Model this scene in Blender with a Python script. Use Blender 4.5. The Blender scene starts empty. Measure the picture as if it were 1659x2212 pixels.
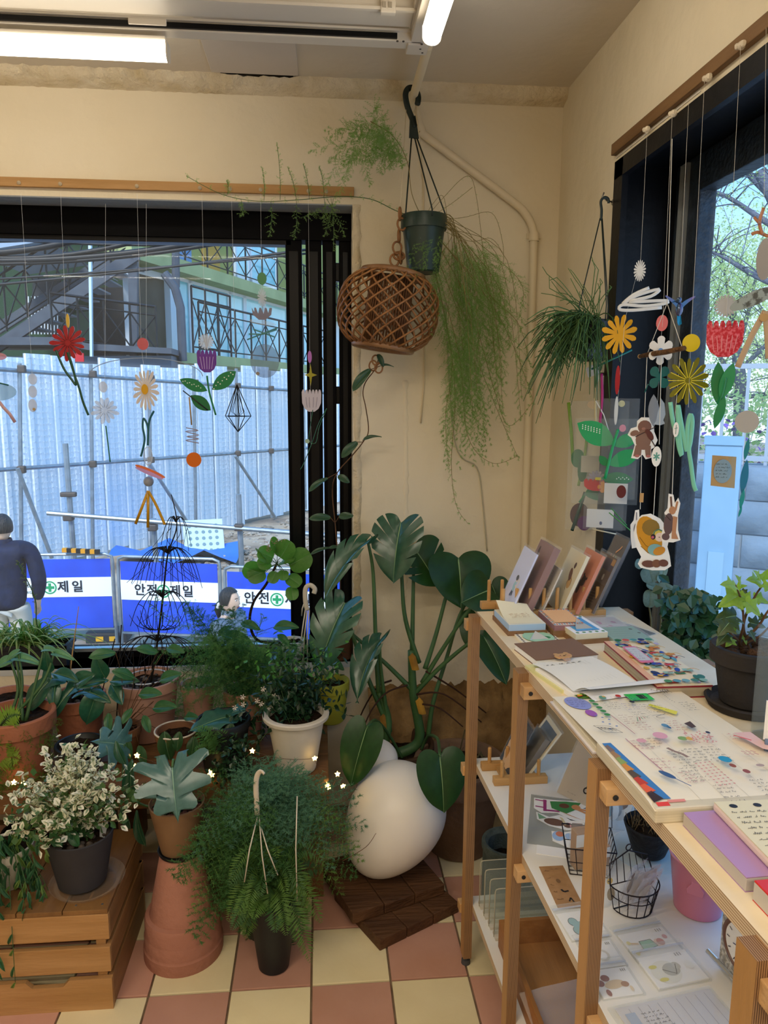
import bpy,bmesh,math,random
import numpy as np
from mathutils import Matrix,Vector,Quaternion
sin,cos,pi=math.sin,math.cos,math.pi
rnd=random.Random(7)
SC=bpy.context.scene
COL=SC.collection
# ------------------------------------------------------------------ camera
IW,IH,FPX=1659,2212,1590.0
YAW,PIT,ROLL=math.radians(5.0),math.radians(9.0),math.radians(0.3)
CAMP=Vector((0,0,1.45))
_f=Vector((sin(YAW)*cos(PIT),cos(YAW)*cos(PIT),-sin(PIT)))
_r=Vector((cos(YAW),-sin(YAW),0));_u=_r.cross(_f)
_r,_u=_r*cos(ROLL)+_u*sin(ROLL),-_r*sin(ROLL)+_u*cos(ROLL)
cam=bpy.data.cameras.new('camera');camo=bpy.data.objects.new('camera',cam);COL.objects.link(camo)
cam.sensor_fit='HORIZONTAL';cam.sensor_width=36;cam.lens=FPX*36/IW;cam.clip_start=.02;cam.clip_end=300
camo.matrix_world=Matrix(((_r.x,_u.x,-_f.x,CAMP.x),(_r.y,_u.y,-_f.y,CAMP.y),(_r.z,_u.z,-_f.z,CAMP.z),(0,0,0,1)))
SC.camera=camo
# ------------------------------------------------------------------ sky, sun, exposure
SC.view_settings.view_transform='Standard';SC.view_settings.look='None'
SC.view_settings.exposure=0.62;SC.view_settings.gamma=1.0;SC.view_settings.use_curve_mapping=False
W=bpy.data.worlds.new('sky');SC.world=W;W.use_nodes=True
_n=W.node_tree.nodes;_l=W.node_tree.links
_bg=_n['Background'];_tc=_n.new('ShaderNodeTexCoord');_sx=_n.new('ShaderNodeSeparateXYZ');_rp=_n.new('ShaderNodeValToRGB')
_l.new(_tc.outputs['Generated'],_sx.inputs[0]);_l.new(_sx.outputs['Z'],_rp.inputs[0]);_l.new(_rp.outputs[0],_bg.inputs[0])
_rp.color_ramp.elements[0].position=0.0;_rp.color_ramp.elements[0].color=(.72,.84,.98,1)
_rp.color_ramp.elements[1].position=.9;_rp.color_ramp.elements[1].color=(.12,.38,.86,1)
_q=_rp.color_ramp.elements.new(.30);_q.color=(.20,.52,.95,1)
SKY=1.3
_bg.inputs[1].default_value=SKY
sun=bpy.data.lights.new('sun','SUN');sun.energy=2.9;sun.color=(1.0,.96,.90);sun.angle=.35
suno=bpy.data.objects.new('sun',sun);COL.objects.link(suno)
suno.rotation_euler=Vector((-.30,-.75,.7)).to_track_quat('Z','Y').to_euler()
def area(name,loc,size,energy,col,rot=(0,0,0)):
    a=bpy.data.lights.new(name,'AREA');a.shape='RECTANGLE';a.size,a.size_y=size;a.energy=energy;a.color=col
    o=bpy.data.objects.new(name,a);COL.objects.link(o);o.location=loc;o.rotation_euler=rot
    return o
WARM=(1,.87,.68)
# unseen area lights added under the ceiling to brighten the room
area('added_room_light',(-.55,.3,2.30),(1.2,.05),9,WARM)
area('added_room_light',(.15,-1.0,2.30),(1.2,.05),15,WARM)
area('added_room_light',(-1.4,-.6,2.30),(1.2,.05),15,WARM)
# ------------------------------------------------------------------ pixel rays -> points on planes in the room
def ray(px,py):return _f+_r*((px-IW/2)/FPX)+_u*((IH/2-py)/FPX)
def at(px,py,X=None,Y=None,Z=None):
    d=ray(px,py)
    t=(X-CAMP.x)/d.x if X is not None else(Y-CAMP.y)/d.y if Y is not None else(Z-CAMP.z)/d.z
    return CAMP+d*t
# ------------------------------------------------------------------ materials
MATS={}
def lin(h):
    if not isinstance(h,str):return tuple(h)+(1,)if len(h)==3 else tuple(h)
    h=h.lstrip('#');h=h if len(h)==6 else ''.join(q*2 for q in h);c=[int(h[i:i+2],16)/255 for i in(0,2,4)]
    return tuple(x/12.92 if x<=.04045 else((x+.055)/1.055)**2.4 for x in c)+(1,)
def mat(name,col,rough=.5,spec=.5,metal=0,var=None,bump=None,emit=0,alpha=None,sub=0,obj_var=0,stretch=None):
    """principled; var=(scale, colour2, lo, hi) noise mix; bump=(scale, strength); alpha -> clear sheet; stretch = texture scale vector"""
    key=name
    if key in MATS:return MATS[key]
    m=bpy.data.materials.new(name);m.use_nodes=True;MATS[key]=m
    n,l=m.node_tree.nodes,m.node_tree.links
    b=n['Principled BSDF'];c=lin(col)
    b.inputs['Base Color'].default_value=c;b.inputs['Roughness'].default_value=rough
    b.inputs['Specular IOR Level'].default_value=spec;b.inputs['Metallic'].default_value=metal
    m.diffuse_color=c
    co=None
    if var or bump:
        tc=n.new('ShaderNodeTexCoord');mp=n.new('ShaderNodeMapping');l.new(tc.outputs['Object'],mp.inputs[0])
        if stretch:mp.inputs['Scale'].default_value=stretch
        co=mp.outputs[0]
    src=None
    if var:
        nz=n.new('ShaderNodeTexNoise');nz.inputs['Scale'].default_value=var[0];nz.inputs['Detail'].default_value=5
        l.new(co,nz.inputs['Vector'])
        rp=n.new('ShaderNodeValToRGB');l.new(nz.outputs[0],rp.inputs[0])
        e=rp.color_ramp.elements;e[0].position=var[2]if len(var)>2 else .35;e[1].position=var[3]if len(var)>3 else .65
        e[0].color=c;e[1].color=lin(var[1]);src=rp.outputs[0]
    if obj_var:
        oi=n.new('ShaderNodeObjectInfo');hs=n.new('ShaderNodeHueSaturation');mr=n.new('ShaderNodeMapRange')
        mr.inputs[3].default_value=1-obj_var;mr.inputs[4].default_value=1+obj_var
        l.new(oi.outputs['Random'],mr.inputs[0]);l.new(mr.outputs[0],hs.inputs['Value'])
        if src:l.new(src,hs.inputs['Color'])
        else:hs.inputs['Color'].default_value=c
        src=hs.outputs[0]
    if src:l.new(src,b.inputs['Base Color'])
    if bump:
        nz=n.new('ShaderNodeTexNoise');nz.inputs['Scale'].default_value=bump[0];nz.inputs['Detail'].default_value=6
        l.new(co,nz.inputs['Vector']);bp=n.new('ShaderNodeBump');bp.inputs['Strength'].default_value=bump[1];bp.inputs['Distance'].default_value=.02
        l.new(nz.outputs[0],bp.inputs['Height']);l.new(bp.outputs[0],b.inputs['Normal'])
    if emit:
        b.inputs['Emission Color'].default_value=c;b.inputs['Emission Strength'].default_value=emit
    if sub:b.inputs['Transmission Weight'].default_value=0;b.inputs['Subsurface Weight'].default_value=sub;b.inputs['Subsurface Radius'].default_value=(.02,.02,.01)
    if alpha is not None:
        out=n['Material Output'];tr=n.new('ShaderNodeBsdfTransparent');mx=n.new('ShaderNodeMixShader')
        tr.inputs[0].default_value=tuple(1-(1-x)*.25 for x in c[:3])+(1,)
        mx.inputs[0].default_value=alpha;l.new(tr.outputs[0],mx.inputs[1]);l.new(b.outputs[0],mx.inputs[2]);l.new(mx.outputs[0],out.inputs[0])
    return m
def leafmat(name,col,col2=None,rough=.35,spec=.5,trans=.25,scale=9,ov=.12):
    """leaf: glossy skin plus some light through the blade"""
    if name in MATS:return MATS[name]
    m=mat(name,col,rough,spec,var=(scale,col2 or col,.35,.7),obj_var=ov)
    n,l=m.node_tree.nodes,m.node_tree.links
    b=n['Principled BSDF'];out=n['Material Output'];t=n.new('ShaderNodeBsdfTranslucent');mx=n.new('ShaderNodeMixShader')
    c=lin(col2 or col);t.inputs[0].default_value=(min(1,c[0]*1.3+.02),min(1,c[1]*1.5+.04),c[2]*.8,1)
    mx.inputs[0].default_value=trans
    l.new(b.outputs[0],mx.inputs[1]);l.new(t.outputs[0],mx.inputs[2]);l.new(mx.outputs[0],out.inputs[0])
    return m
def C(h,rough=.55,spec=.3):return mat('paint_'+h.lstrip('#'),h,rough,spec)
def clear(name,tint='#ffffff',a=.12,rough=.08):return mat(name,tint,rough,.6,alpha=a)
def woodmat(name,c1,c2,scale=3,stretch=(1,12,12),rough=.5,bump=.15):
    return mat(name,c1,rough,.3,var=(scale,c2,.35,.68),bump=(scale*4,bump),stretch=stretch,obj_var=.08)
# ------------------------------------------------------------------ objects
WM={}
def setp(o,label=None,cat=None,group=None,kind=None):
    if label:o['label']=label
    if cat:o['category']=cat
    if group:o['group']=group
    if kind:o['kind']=kind
    return o
def thing(name,loc,label,cat,rz=0,group=None,kind=None,M=None):
    o=bpy.data.objects.new(name,None);COL.objects.link(o);o.empty_display_size=.02
    m=M if M is not None else Matrix.Translation(Vector(loc))@Matrix.Rotation(rz,4,'Z')
    o.matrix_world=m;WM[o]=m.copy()
    return setp(o,label,cat,group,kind)
def newobj(name,me,parent=None):
    o=bpy.data.objects.new(name,me);COL.objects.link(o)
    if parent:o.parent=parent;WM[o]=WM[parent].copy()
    else:WM[o]=Matrix.Identity(4)
    return o
def copy_tree(o,M=None,label=None,parent=None):
    c=o.copy();COL.objects.link(c)
    if parent:c.parent=parent
    elif M is not None:c.matrix_world=M;WM[c]=M.copy()
    if label:c['label']=label
    for k in list(o.children):copy_tree(k,parent=c)
    return c
def T(x,y=None,z=None):return Matrix.Translation(Vector((x,y,z))if y is not None else Vector(x))
def RX(a):return Matrix.Rotation(a,4,'X')
def RY(a):return Matrix.Rotation(a,4,'Y')
def RZ(a):return Matrix.Rotation(a,4,'Z')
def S(x,y=None,z=None):return Matrix.Diagonal((x,x if y is None else y,x if z is None else z,1))
def frame(o,xa,ya,za):
    """matrix with columns xa,ya,za at o"""
    return Matrix(((xa[0],ya[0],za[0],o[0]),(xa[1],ya[1],za[1],o[1]),(xa[2],ya[2],za[2],o[2]),(0,0,0,1)))
def facing(p,yaw=0,tilt=0):
    """frame at p whose local x runs right, local y up and local z towards -Y (the room side), turned by yaw about the vertical"""
    return T(p)@RZ(yaw)@frame((0,0,0),(1,0,0),(0,0,1),(0,-1,0))@RX(tilt)
class MB:
    def __init__(s):s.v,s.f,s.mi=[],[],[]
    def add(s,vs,fs,M=None,mi=0):
        k=len(s.v)
        s.v+=[tuple(M@Vector(p))for p in vs]if M is not None else[tuple(p)for p in vs]
        s.f+=[tuple(i+k for i in f)for f in fs];s.mi+=[mi]*len(fs)
        return s
    def box(s,c,d,M=None,mi=0,bev=0):
        x,y,z=d[0]/2,d[1]/2,d[2]/2
        L=T(c)if M is None else M@T(c)
        if not bev:
            vs=[(-x,-y,-z),(x,-y,-z),(x,y,-z),(-x,y,-z),(-x,-y,z),(x,-y,z),(x,y,z),(-x,y,z)]
            return s.add(vs,[(3,2,1,0),(4,5,6,7),(0,1,5,4),(1,2,6,5),(2,3,7,6),(3,0,4,7)],L,mi)
        b=min(bev,x*.9,y*.9,z*.9)
        bm=bmesh.new();bmesh.ops.create_cube(bm,size=1);bmesh.ops.scale(bm,vec=d,verts=bm.verts)
        bmesh.ops.bevel(bm,geom=bm.edges[:],offset=b,segments=2,affect='EDGES',profile=.6)
        vs=[v.co.copy()for v in bm.verts];bm.verts.index_update();fs=[tuple(v.index for v in f.verts)for f in bm.faces];bm.free()
        return s.add(vs,fs,L,mi)
    def bb(s,x0,x1,y0,y1,z0,z1,mi=0,bev=0,M=None):
        return s.box(((x0+x1)/2,(y0+y1)/2,(z0+z1)/2),(abs(x1-x0),abs(y1-y0),abs(z1-z0)),M,mi,bev)
    def lathe(s,prof,M=None,n=32,mi=0,caps=True,wob=None):
        vs,fs=[],[]
        for j,(r,z)in enumerate(prof):
            for i in range(n):
                a=2*pi*i/n;q=r*(1+(wob(a,z)if wob else 0));vs.append((q*cos(a),q*sin(a),z))
        for j in range(len(prof)-1):
            for i in range(n):
                k=(i+1)%n;fs.append((j*n+i,j*n+k,(j+1)*n+k,(j+1)*n+i))
        if caps:
            if prof[0][0]>1e-5:fs.append(tuple(range(n-1,-1,-1)))
            if prof[-1][0]>1e-5:fs.append(tuple((len(prof)-1)*n+i for i in range(n)))
        return s.add(vs,fs,M,mi)
    def tube(s,pts,r,n=8,M=None,mi=0,closed=False,flat=1):
        pts=[Vector(p)for p in pts];N=len(pts)
        rr=r if isinstance(r,(list,tuple))else[r]*N
        vs,fs=[],[];up=None
        for i,p in enumerate(pts):
            t=(pts[(i+1)%N]-pts[i-1])if closed else(pts[min(i+1,N-1)]-pts[max(i-1,0)])
            if t.length<1e-9:t=Vector((0,0,1))
            t.normalize()
            if up is None:
                up=Vector((0,0,1))if abs(t.z)<.9 else Vector((1,0,0))
            a=up-t*up.dot(t)
            if a.length<1e-5:a=t.orthogonal()
            a.normalize();b=t.cross(a);up=a
            for k in range(n):
                g=2*pi*k/n;vs.append(p+a*(rr[i]*cos(g))+b*(rr[i]*flat*sin(g)))
        for i in range(N if closed else N-1):
            j=(i+1)%N
            for k in range(n):
                q=(k+1)%n;fs.append((i*n+k,i*n+q,j*n+q,j*n+k))
        if not closed:fs+=[tuple(range(n-1,-1,-1)),tuple((N-1)*n+k for k in range(n))]
        return s.add(vs,fs,M,mi)
    def prism(s,out,z0,z1,M=None,mi=0):
        """2-D outline pulled from z0 to z1 of the local frame"""
        n=len(out)
        vs=[(x,y,z0)for x,y in out]+[(x,y,z1)for x,y in out]
        fs=[tuple(range(n-1,-1,-1)),tuple(range(n,2*n))]+[(i,(i+1)%n,n+(i+1)%n,n+i)for i in range(n)]
        return s.add(vs,fs,M,mi)
    def poly(s,out,z=0,M=None,mi=0):return s.add([(x,y,z)for x,y in out],[tuple(range(len(out)))],M,mi)
    def ball(s,c,r,M=None,mi=0,n=12,sq=(1,1,1),wob=None):
        pr=[(max(1e-6,sin(pi*j/(n//2+2))),-cos(pi*j/(n//2+2)))for j in range(n//2+3)]
        L=T(c)@S(r*sq[0],r*sq[1],r*sq[2])
        return s.lathe(pr,L if M is None else M@L,n,mi,False,wob)
    def strip(s,rows,M=None,mi=0,close=False):
        """rows of equally many points -> quads"""
        n=len(rows[0]);vs=[p for r in rows for p in r];fs=[]
        for i in range(len(rows)-1):
            for j in range(n if close else n-1):
                k=(j+1)%n;fs.append((i*n+j,i*n+k,(i+1)*n+k,(i+1)*n+j))
        return s.add(vs,fs,M,mi)
    def mesh(s,name,mats,W=None,smooth=False,ang=.6):
        me=bpy.data.meshes.new(name)
        vs=s.v
        if W is not None:
            I=W.inverted();vs=[I@Vector(p)for p in vs]
        me.from_pydata(vs,[],s.f)
        for m in(mats if isinstance(mats,(list,tuple))else[mats]):me.materials.append(m)
        if isinstance(mats,(list,tuple))and len(mats)>1:me.polygons.foreach_set('material_index',s.mi)
        if smooth:
            me.polygons.foreach_set('use_smooth',[True]*len(me.polygons))
            if smooth!=2:me.set_sharp_from_angle(angle=ang)
        me.update()
        return me
    def obj(s,name,mats,parent=None,smooth=False,label=None,cat=None,group=None,kind=None,local=False,ang=.6):
        """one mesh object; vertices are given in the world frame unless local"""
        o=newobj(name,s.mesh(name,mats,None if(parent is None or local)else WM[parent],smooth,ang),parent)
        return setp(o,label,cat,group,kind)
    def top(s,name,mats,base,label,cat,smooth=False,group=None,kind=None,local=False,ang=.6):
        """a thing that is one mesh: origin at base"""
        Wm=T(base)
        o=newobj(name,s.mesh(name,mats,None if local else Wm,smooth,ang));o.matrix_world=Wm;WM[o]=Wm
        return setp(o,label,cat,group,kind)
class NB:
    """triangle soup for fine foliage, kept in numpy"""
    def __init__(s):s.t=[]
    def tris(s,a):s.t.append(np.asarray(a,np.float32).reshape(-1,3,3));return s
    def obj(s,name,m,parent=None,**k):
        a=np.concatenate(s.t).reshape(-1,3)
        if parent is not None:
            I=np.array(WM[parent].inverted());a=a@I[:3,:3].T+I[:3,3]
        n=len(a);me=bpy.data.meshes.new(name)
        me.vertices.add(n);me.vertices.foreach_set('co',np.ascontiguousarray(a,np.float32).ravel())
        me.loops.add(n);me.loops.foreach_set('vertex_index',np.arange(n,dtype=np.int32))
        me.polygons.add(n//3);me.polygons.foreach_set('loop_start',np.arange(0,n,3,dtype=np.int32))
        me.materials.append(m);me.update(calc_edges=True)
        return setp(newobj(name,me,parent),**k)
# ------------------------------------------------------------------ outlines and curves
def ell(cx,cy,rx,ry,n=20,rot=0):
    return[(cx+rx*cos(a)*cos(rot)-ry*sin(a)*sin(rot),cy+rx*cos(a)*sin(rot)+ry*sin(a)*cos(rot))for a in(2*pi*i/n for i in range(n))]
def rect(x0,y0,x1,y1):return[(x0,y0),(x1,y0),(x1,y1),(x0,y1)]
def rrect(x0,y0,x1,y1,r,n=4):
    o=[]
    for cx,cy,a0 in((x1-r,y0+r,-pi/2),(x1-r,y1-r,0),(x0+r,y1-r,pi/2),(x0+r,y0+r,pi)):
        o+=[(cx+r*cos(a0+pi/2*i/n),cy+r*sin(a0+pi/2*i/n))for i in range(n+1)]
    return o
def daisy(n,r0,r1,k=6,jit=0,sx=1):
    o=[]
    for i in range(n):
        rr=r1*(1+jit*(rnd.random()-.5))
        for j in range(k):
            t=j/k;a=2*pi*(i+t)/n;q=r0+(rr-r0)*max(0,sin(pi*t))**.45
            o.append((q*cos(a)*sx,q*sin(a)))
    return o
def spike_star(n,r0,r1):return[((r1 if i%2==0 else r0)*cos(pi/2+pi*i/n),(r1 if i%2==0 else r0)*sin(pi/2+pi*i/n))for i in range(2*n)]
def spl(pts,k=6):
    """Catmull-Rom through points of any dimension"""
    P=[tuple(p)for p in pts];Q=[P[0]]+P+[P[-1]];o=[]
    for i in range(1,len(Q)-2):
        for j in range(k):
            t=j/k
            o.append(tuple(.5*(2*b+(c-a)*t+(2*a-5*b+4*c-d)*t*t+(3*b-a-3*c+d)*t**3)for a,b,c,d in zip(Q[i-1],Q[i],Q[i+1],Q[i+2])))
    return o+[P[-1]]
def ribbon(pts,w,taper=False):
    """outline of a stroke of width w along 2-D points, round-ish ends"""
    N=len(pts);L,R_=[],[]
    for i,p in enumerate(pts):
        a,b=pts[max(i-1,0)],pts[min(i+1,N-1)];dx,dy=b[0]-a[0],b[1]-a[1];q=math.hypot(dx,dy)or 1
        h=w/2*(1 if not taper else max(.15,sin(pi*(i+.5)/N)))
        if i in(0,N-1):h*=.6
        L.append((p[0]-dy/q*h,p[1]+dx/q*h));R_.append((p[0]+dy/q*h,p[1]-dx/q*h))
    return L+R_[::-1]
class Art:
    """flat print: coloured shapes laid one over the other on a sheet (local x,y), each a hair above the last"""
    def __init__(s,M,z=.0003,dz=.00005):s.M,s.z,s.dz,s.mb,s.cols=M,z,dz,MB(),[]
    def mi(s,c):
        if c not in s.cols:s.cols.append(c)
        return s.cols.index(c)
    def add(s,out,c):
        s.mb.poly(out,s.z,s.M,s.mi(c));s.z+=s.dz;return s
    def el(s,cx,cy,rx,ry,c,rot=0,n=14):return s.add(ell(cx,cy,rx,ry,n,rot),c)
    def rc(s,x0,y0,x1,y1,c):return s.add(rect(x0,y0,x1,y1),c)
    def line(s,pts,w,c):
        k=s.mi(c)
        for a,b in zip(pts,pts[1:]):
            dx,dy=b[0]-a[0],b[1]-a[1];q=math.hypot(dx,dy)or 1;hx,hy=-dy/q*w/2,dx/q*w/2
            s.mb.poly([(a[0]+hx,a[1]+hy),(a[0]-hx,a[1]-hy),(b[0]-hx,b[1]-hy),(b[0]+hx,b[1]+hy)],s.z,s.M,k)
        s.z+=s.dz;return s
    def scrib(s,x0,y0,x1,h,c,w=None,seed=0,vert=False):
        """one line of small handwriting"""
        r=random.Random(seed+int(1e4*(x0+y0)));x=x0;w=w or h*.12;k=s.mi(c)
        while x<x1:
            n=r.randint(2,5);pts=[]
            for i in range(n*2):
                pts.append((x,y0+h*(.1+.8*r.random())if i%2 else y0+h*.2*r.random()));x+=h*.22
            if x>x1+h:break
            for a,b in zip(pts,pts[1:]):
                dx,dy=b[0]-a[0],b[1]-a[1];q=math.hypot(dx,dy)or 1;hx,hy=-dy/q*w/2,dx/q*w/2
                o=[(a[0]+hx,a[1]+hy),(a[0]-hx,a[1]-hy),(b[0]-hx,b[1]-hy),(b[0]+hx,b[1]+hy)]
                if vert:o=[(-q2,p2)for p2,q2 in o]
                s.mb.poly(o,s.z,s.M,k)
            x+=h*.45
        s.z+=s.dz*.2;return s
    def done(s,parent,name='print',rough=.5):
        return s.mb.obj(name,[C(c,rough)for c in s.cols],parent)
# ================================================================== the room
plaster=mat('plaster_cream','#e5dac2',.75,.2,var=(2.2,'#dfd2b6',.3,.7),bump=(14,.35))
plaster_g=mat('ceiling_paint','#d6ccba',.8,.2,var=(1.5,'#cbbfae',.3,.7),bump=(9,.25))
rough_pl=mat('rough_plaster','#dccfb4',.85,.2,var=(12,'#c9b793',.4,.7),bump=(30,.9))
black=mat('black_metal','#060608',.5,.06,var=(5,'#0b0b0f',.3,.7))
black_v=mat('black_film','#07080c',.35,.2)
glass=mat('window_glass','#f4fbff',.0,.5,alpha=.04)
whitepl=mat('white_plastic','#d9d2c6',.4,.4)
def struct(mb,name,mats,smooth=False):return mb.obj(name,mats,kind='structure',smooth=smooth)
YB,XR,ZC=2.45,.779,2.395
W1=(-1.75,.11,.535,2.045)
W2=(.35,1.985,.30,2.055)
XL,YF=-2.6,-2.6
fl=MB().bb(XL-.2,XR+.2,YF-.2,YB+.22,-.12,-.006)
floor=struct(fl,'floor',mat('grout','#6d5a48',.9,.1,var=(20,'#8a7660')))
tp=mat('tile_pink','#c49684',.34,.4,var=(7,'#ba8a76',.3,.75),bump=(22,.06),obj_var=.07)
tcr=mat('tile_cream','#e6d9b2',.34,.4,var=(7,'#dccda3',.3,.75),bump=(22,.06),obj_var=.06)
TW,TH=.198,.195
tm=[MB().box((0,0,-.004),(TW-.005,TH-.005,.008),bev=.002).mesh('tile',m)for m in(tp,tcr)]
for i in range(-8,4):
    for j in range(-7,5):
        if-.032+TW*(i+1)>XR+.1 or j*TH+1.632+TH>YB+.02:continue
        o=newobj('tile',tm[(i+j+1)%2],floor);o.location=(-.032+TW*(i+.5),1.632+TH*(j+.5),0);o.rotation_euler=(rnd.uniform(-.002,.002),rnd.uniform(-.002,.002),0)
mb=MB()
x0,x1,z0,z1=W1
mb.bb(x1,XR+.22,YB,YB+.22,-.1,ZC+.1);mb.bb(XL-.2,x0,YB,YB+.22,-.1,ZC+.1)
mb.bb(x0,x1,YB,YB+.22,-.1,z0);mb.bb(x0,x1,YB,YB+.22,z1,ZC+.1)
wall_back=struct(mb,'wall_back',plaster)
# the patched, uneven edge of the plaster round the window and the vertical seam in the wall
def lumpy(pts,w,h,name,parent,m=rough_pl,seg=60,seed=1):
    """an irregular bead of plaster along a line on the back wall"""
    r=random.Random(seed);rows=[];P=spl(pts,max(1,seg//(len(pts)-1)))
    for p in P:
        ww,hh=w*(.6+.8*r.random()),h*(.5+r.random())
        d=Vector(P[-1])-Vector(P[0]);d.normalize();side=d.cross(Vector((0,1,0)))
        p=Vector(p);rows.append([p-side*ww,p-side*ww*.6-Vector((0,hh,0)),p+side*ww*.6-Vector((0,hh*.9,0)),p+side*ww])
    return MB().strip(rows).obj(name,m,parent,smooth=2)
lumpy([(x1+.012,YB,z0+.1),(x1+.014,YB,1.2),(x1+.012,YB,z1)],.012,.006,'plaster_edge',wall_back,seed=3)
lumpy([(.285,YB,.75),(.29,YB,1.0),(.283,YB,1.5)],.008,.0025,'plaster_seam',wall_back,plaster,seed=4)
mb=MB();y0,y1,z0,z1=W2
mb.bb(XR,XR+.24,y1,YB,-.1,ZC+.1);mb.bb(XR,XR+.24,YF-.2,y0,-.1,ZC+.1)
mb.bb(XR,XR+.24,y0,y1,-.1,z0);mb.bb(XR,XR+.24,y0,y1,z1,ZC+.1)
struct(mb,'wall_right',plaster)
struct(MB().bb(XL-.2,XL,YF-.2,YB+.2,-.1,ZC+.1),'wall_left',plaster)
struct(MB().bb(XL,XR,YF-.2,YF,-.1,ZC+.1),'wall_front',plaster)
ceil=struct(MB().bb(XL-.2,XR+.24,YF-.2,YB+.22,ZC,ZC+.12),'ceiling',plaster_g)
# patched plate in the ceiling, with the broken edge of render below it
MB().bb(-.31,-.055,1.99,2.385,ZC-.006,ZC+.01,bev=.002).obj('patch_plate',mat('patch_paint','#cbc2b8',.7,.2,bump=(7,.2)),ceil)
lumpy([(-.31,2.0,ZC-.004),(-.30,2.2,ZC-.004),(-.285,2.38,ZC-.004)],.002,.003,'crack_bead',ceil,seed=9)
mb=MB();r=random.Random(5);rows=[]
N=220
for i in range(N+1):
    x=XL+(XR-XL)*i/N;k=.4 if x>-.05 else 1.0
    a,b,c_=[r.uniform(-1,1)*.008*k for _ in range(3)]
    gap=.006*(1 if-.27<x<-.06 else 0)
    rows.append([(x,YB-.052+a,ZC-gap),(x,YB-.048+a+gap*.4,ZC-.012-gap+b*.5),(x,YB-.040+b*.5,ZC-.026+c_*.4),(x,YB-.012,ZC-.034+c_*.3),(x,YB+.01,ZC-.045)])
mb.strip(rows);struct(mb,'trim_1',rough_pl,smooth=2)
MB().strip([[(-.285,YB-.064,ZC-.001),(-.285,YB-.055,ZC-.003)],[(-.2,YB-.066,ZC-.001),(-.2,YB-.052,ZC-.006)],[(-.12,YB-.060,ZC-.001),(-.12,YB-.044,ZC-.008)],[(-.07,YB-.056,ZC-.001),(-.07,YB-.046,ZC-.006)]]).obj('crack',mat('crack_dark','#1d1812',.9,.1),ceil)
# rough brown footing along the back wall, bottom right
mb=MB();rows=[];r=random.Random(8)
for i in range(41):
    x=.16+i*.0155;h=.42+.012*r.uniform(-1,1)
    rows.append([(x,YB-.10+.01*r.uniform(-1,1),0),(x,YB-.095+.012*r.uniform(-1,1),h*.5),(x,YB-.085+.012*r.uniform(-1,1),h-.02),(x,YB-.06,h+.012*r.uniform(-1,1)),(x,YB+.01,h+.03)])
struct(mb.strip(rows),'baseboard_back',mat('raw_cement','#9a7a50',.95,.1,var=(9,'#6e5435',.35,.65),bump=(25,.8)),smooth=2)
# ------------------------------------------------------------------ window 1
YW=2.58
win1=MB();x0,x1,z0,z1=W1
win1.bb(x0-.02,x1+.0,YB-.002,YW,z0-.02,z0+.0,bev=0)
win1=win1.obj('window_1',mat('sill_white','#cfd3d6',.4,.4,var=(8,'#bfc3c4')),kind='structure')
MB().bb(x0,x1,YW-.03,YW+.05,1.955,z1).bb(x0,x1,YW-.03,YW+.05,z0,z0+.022).obj('window_frame',black,win1)
MB().bb(x0,x1-.2,YW-.02,YW+.03,1.94,1.958).obj('top_track',black_v,win1)
MB().bb(x0,-.1,YW-.028,YW-.004,z0+.022,z0+.034).obj('bottom_track',mat('alu','#b9c2c8',.3,.5,metal=.7),win1)
MB().bb(x0,x1,YB+.0,YB+.10,z1-.004,z1+.0).obj('soffit',mat('soffit_grey','#8f959c',.8,.2,bump=(30,.4)),win1)
# folded door leaves: dark stiles standing close together with slits of daylight between them
for a,b in((622,656),(664,697),(699.5,727),(734,759)):
    xa,xb=at(a,900,Y=YW-.01).x,at(b,900,Y=YW-.01).x
    st=MB().bb(xa,xb,YW-.02,YW+.045,z0+.02,1.957,bev=.003).obj('stile',black,win1)
    MB().bb(xa+.012,xb-.012,YW-.023,YW-.02,z0+.06,1.92).obj('stile_channel',black_v,st)
for z in(1.86,1.45,1.0,.62):
    MB().bb(.035,.105,YW+.0,YW+.03,z-.03,z+.03,bev=.003).obj('hinge',black_v,win1)
MB().bb(x0,-.1,YW+.005,YW+.010,z0+.03,1.945).obj('pane',glass,win1)
# ------------------------------------------------------------------ window 2
y0,y1,z0,z1=W2;XG=.985
film=mat('black_lining','#05070c',.42,.25,var=(3,'#090c14'),bump=(60,.05))
w2=MB()
w2.bb(XR-.004,XR+.012,y0-.0,y1+.0,z1-.045,z1+.0);w2.bb(XR-.004,XR+.012,y1-.055,y1,z0,z1);w2.bb(XR-.004,XR+.012,y0,y0+.055,z0,z1)
w2=w2.obj('window_2',film,kind='structure')
MB().bb(XR+.005,XG+.03,y1-.012,y1+.0,z0,z1).bb(XR+.005,XG+.03,y0,y0+.012,z0,z1).bb(XR+.005,XG+.03,y0,y1,z1-.012,z1).obj('window_lining',film,w2)
MB().bb(XR-.01,XG+.05,y0,y1,z0-.03,z0+.0,bev=.003).obj('window_sill',mat('sill_black','#15171b',.5,.4),w2)
MB().bb(XG-.045,XG-.0,y1-.14,y1-.012,z0,z1-.012,bev=.003).obj('window_jamb',mat('frame_dark','#1a222c',.45,.5,var=(40,'#263444',.4,.7),bump=(80,.2)),w2)
MB().bb(XG-.045,XG-.0,y0,y1-.14,z1-.10,z1-.012,bev=.003).obj('window_head',MATS['frame_dark'],w2)
MB().bb(XG-.055,XG-.045,y1-.085,y1-.05,z0,z1-.02).obj('glazing_bead',mat('bead_clear','#cfd8dd',.2,.6,alpha=.35),w2)
MB().bb(XG-.012,XG-.006,y0,y1-.13,z0,z1-.09).obj('pane',mat('window_glass_dusty','#d7ecff',.12,.5,alpha=.07),w2)
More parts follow.
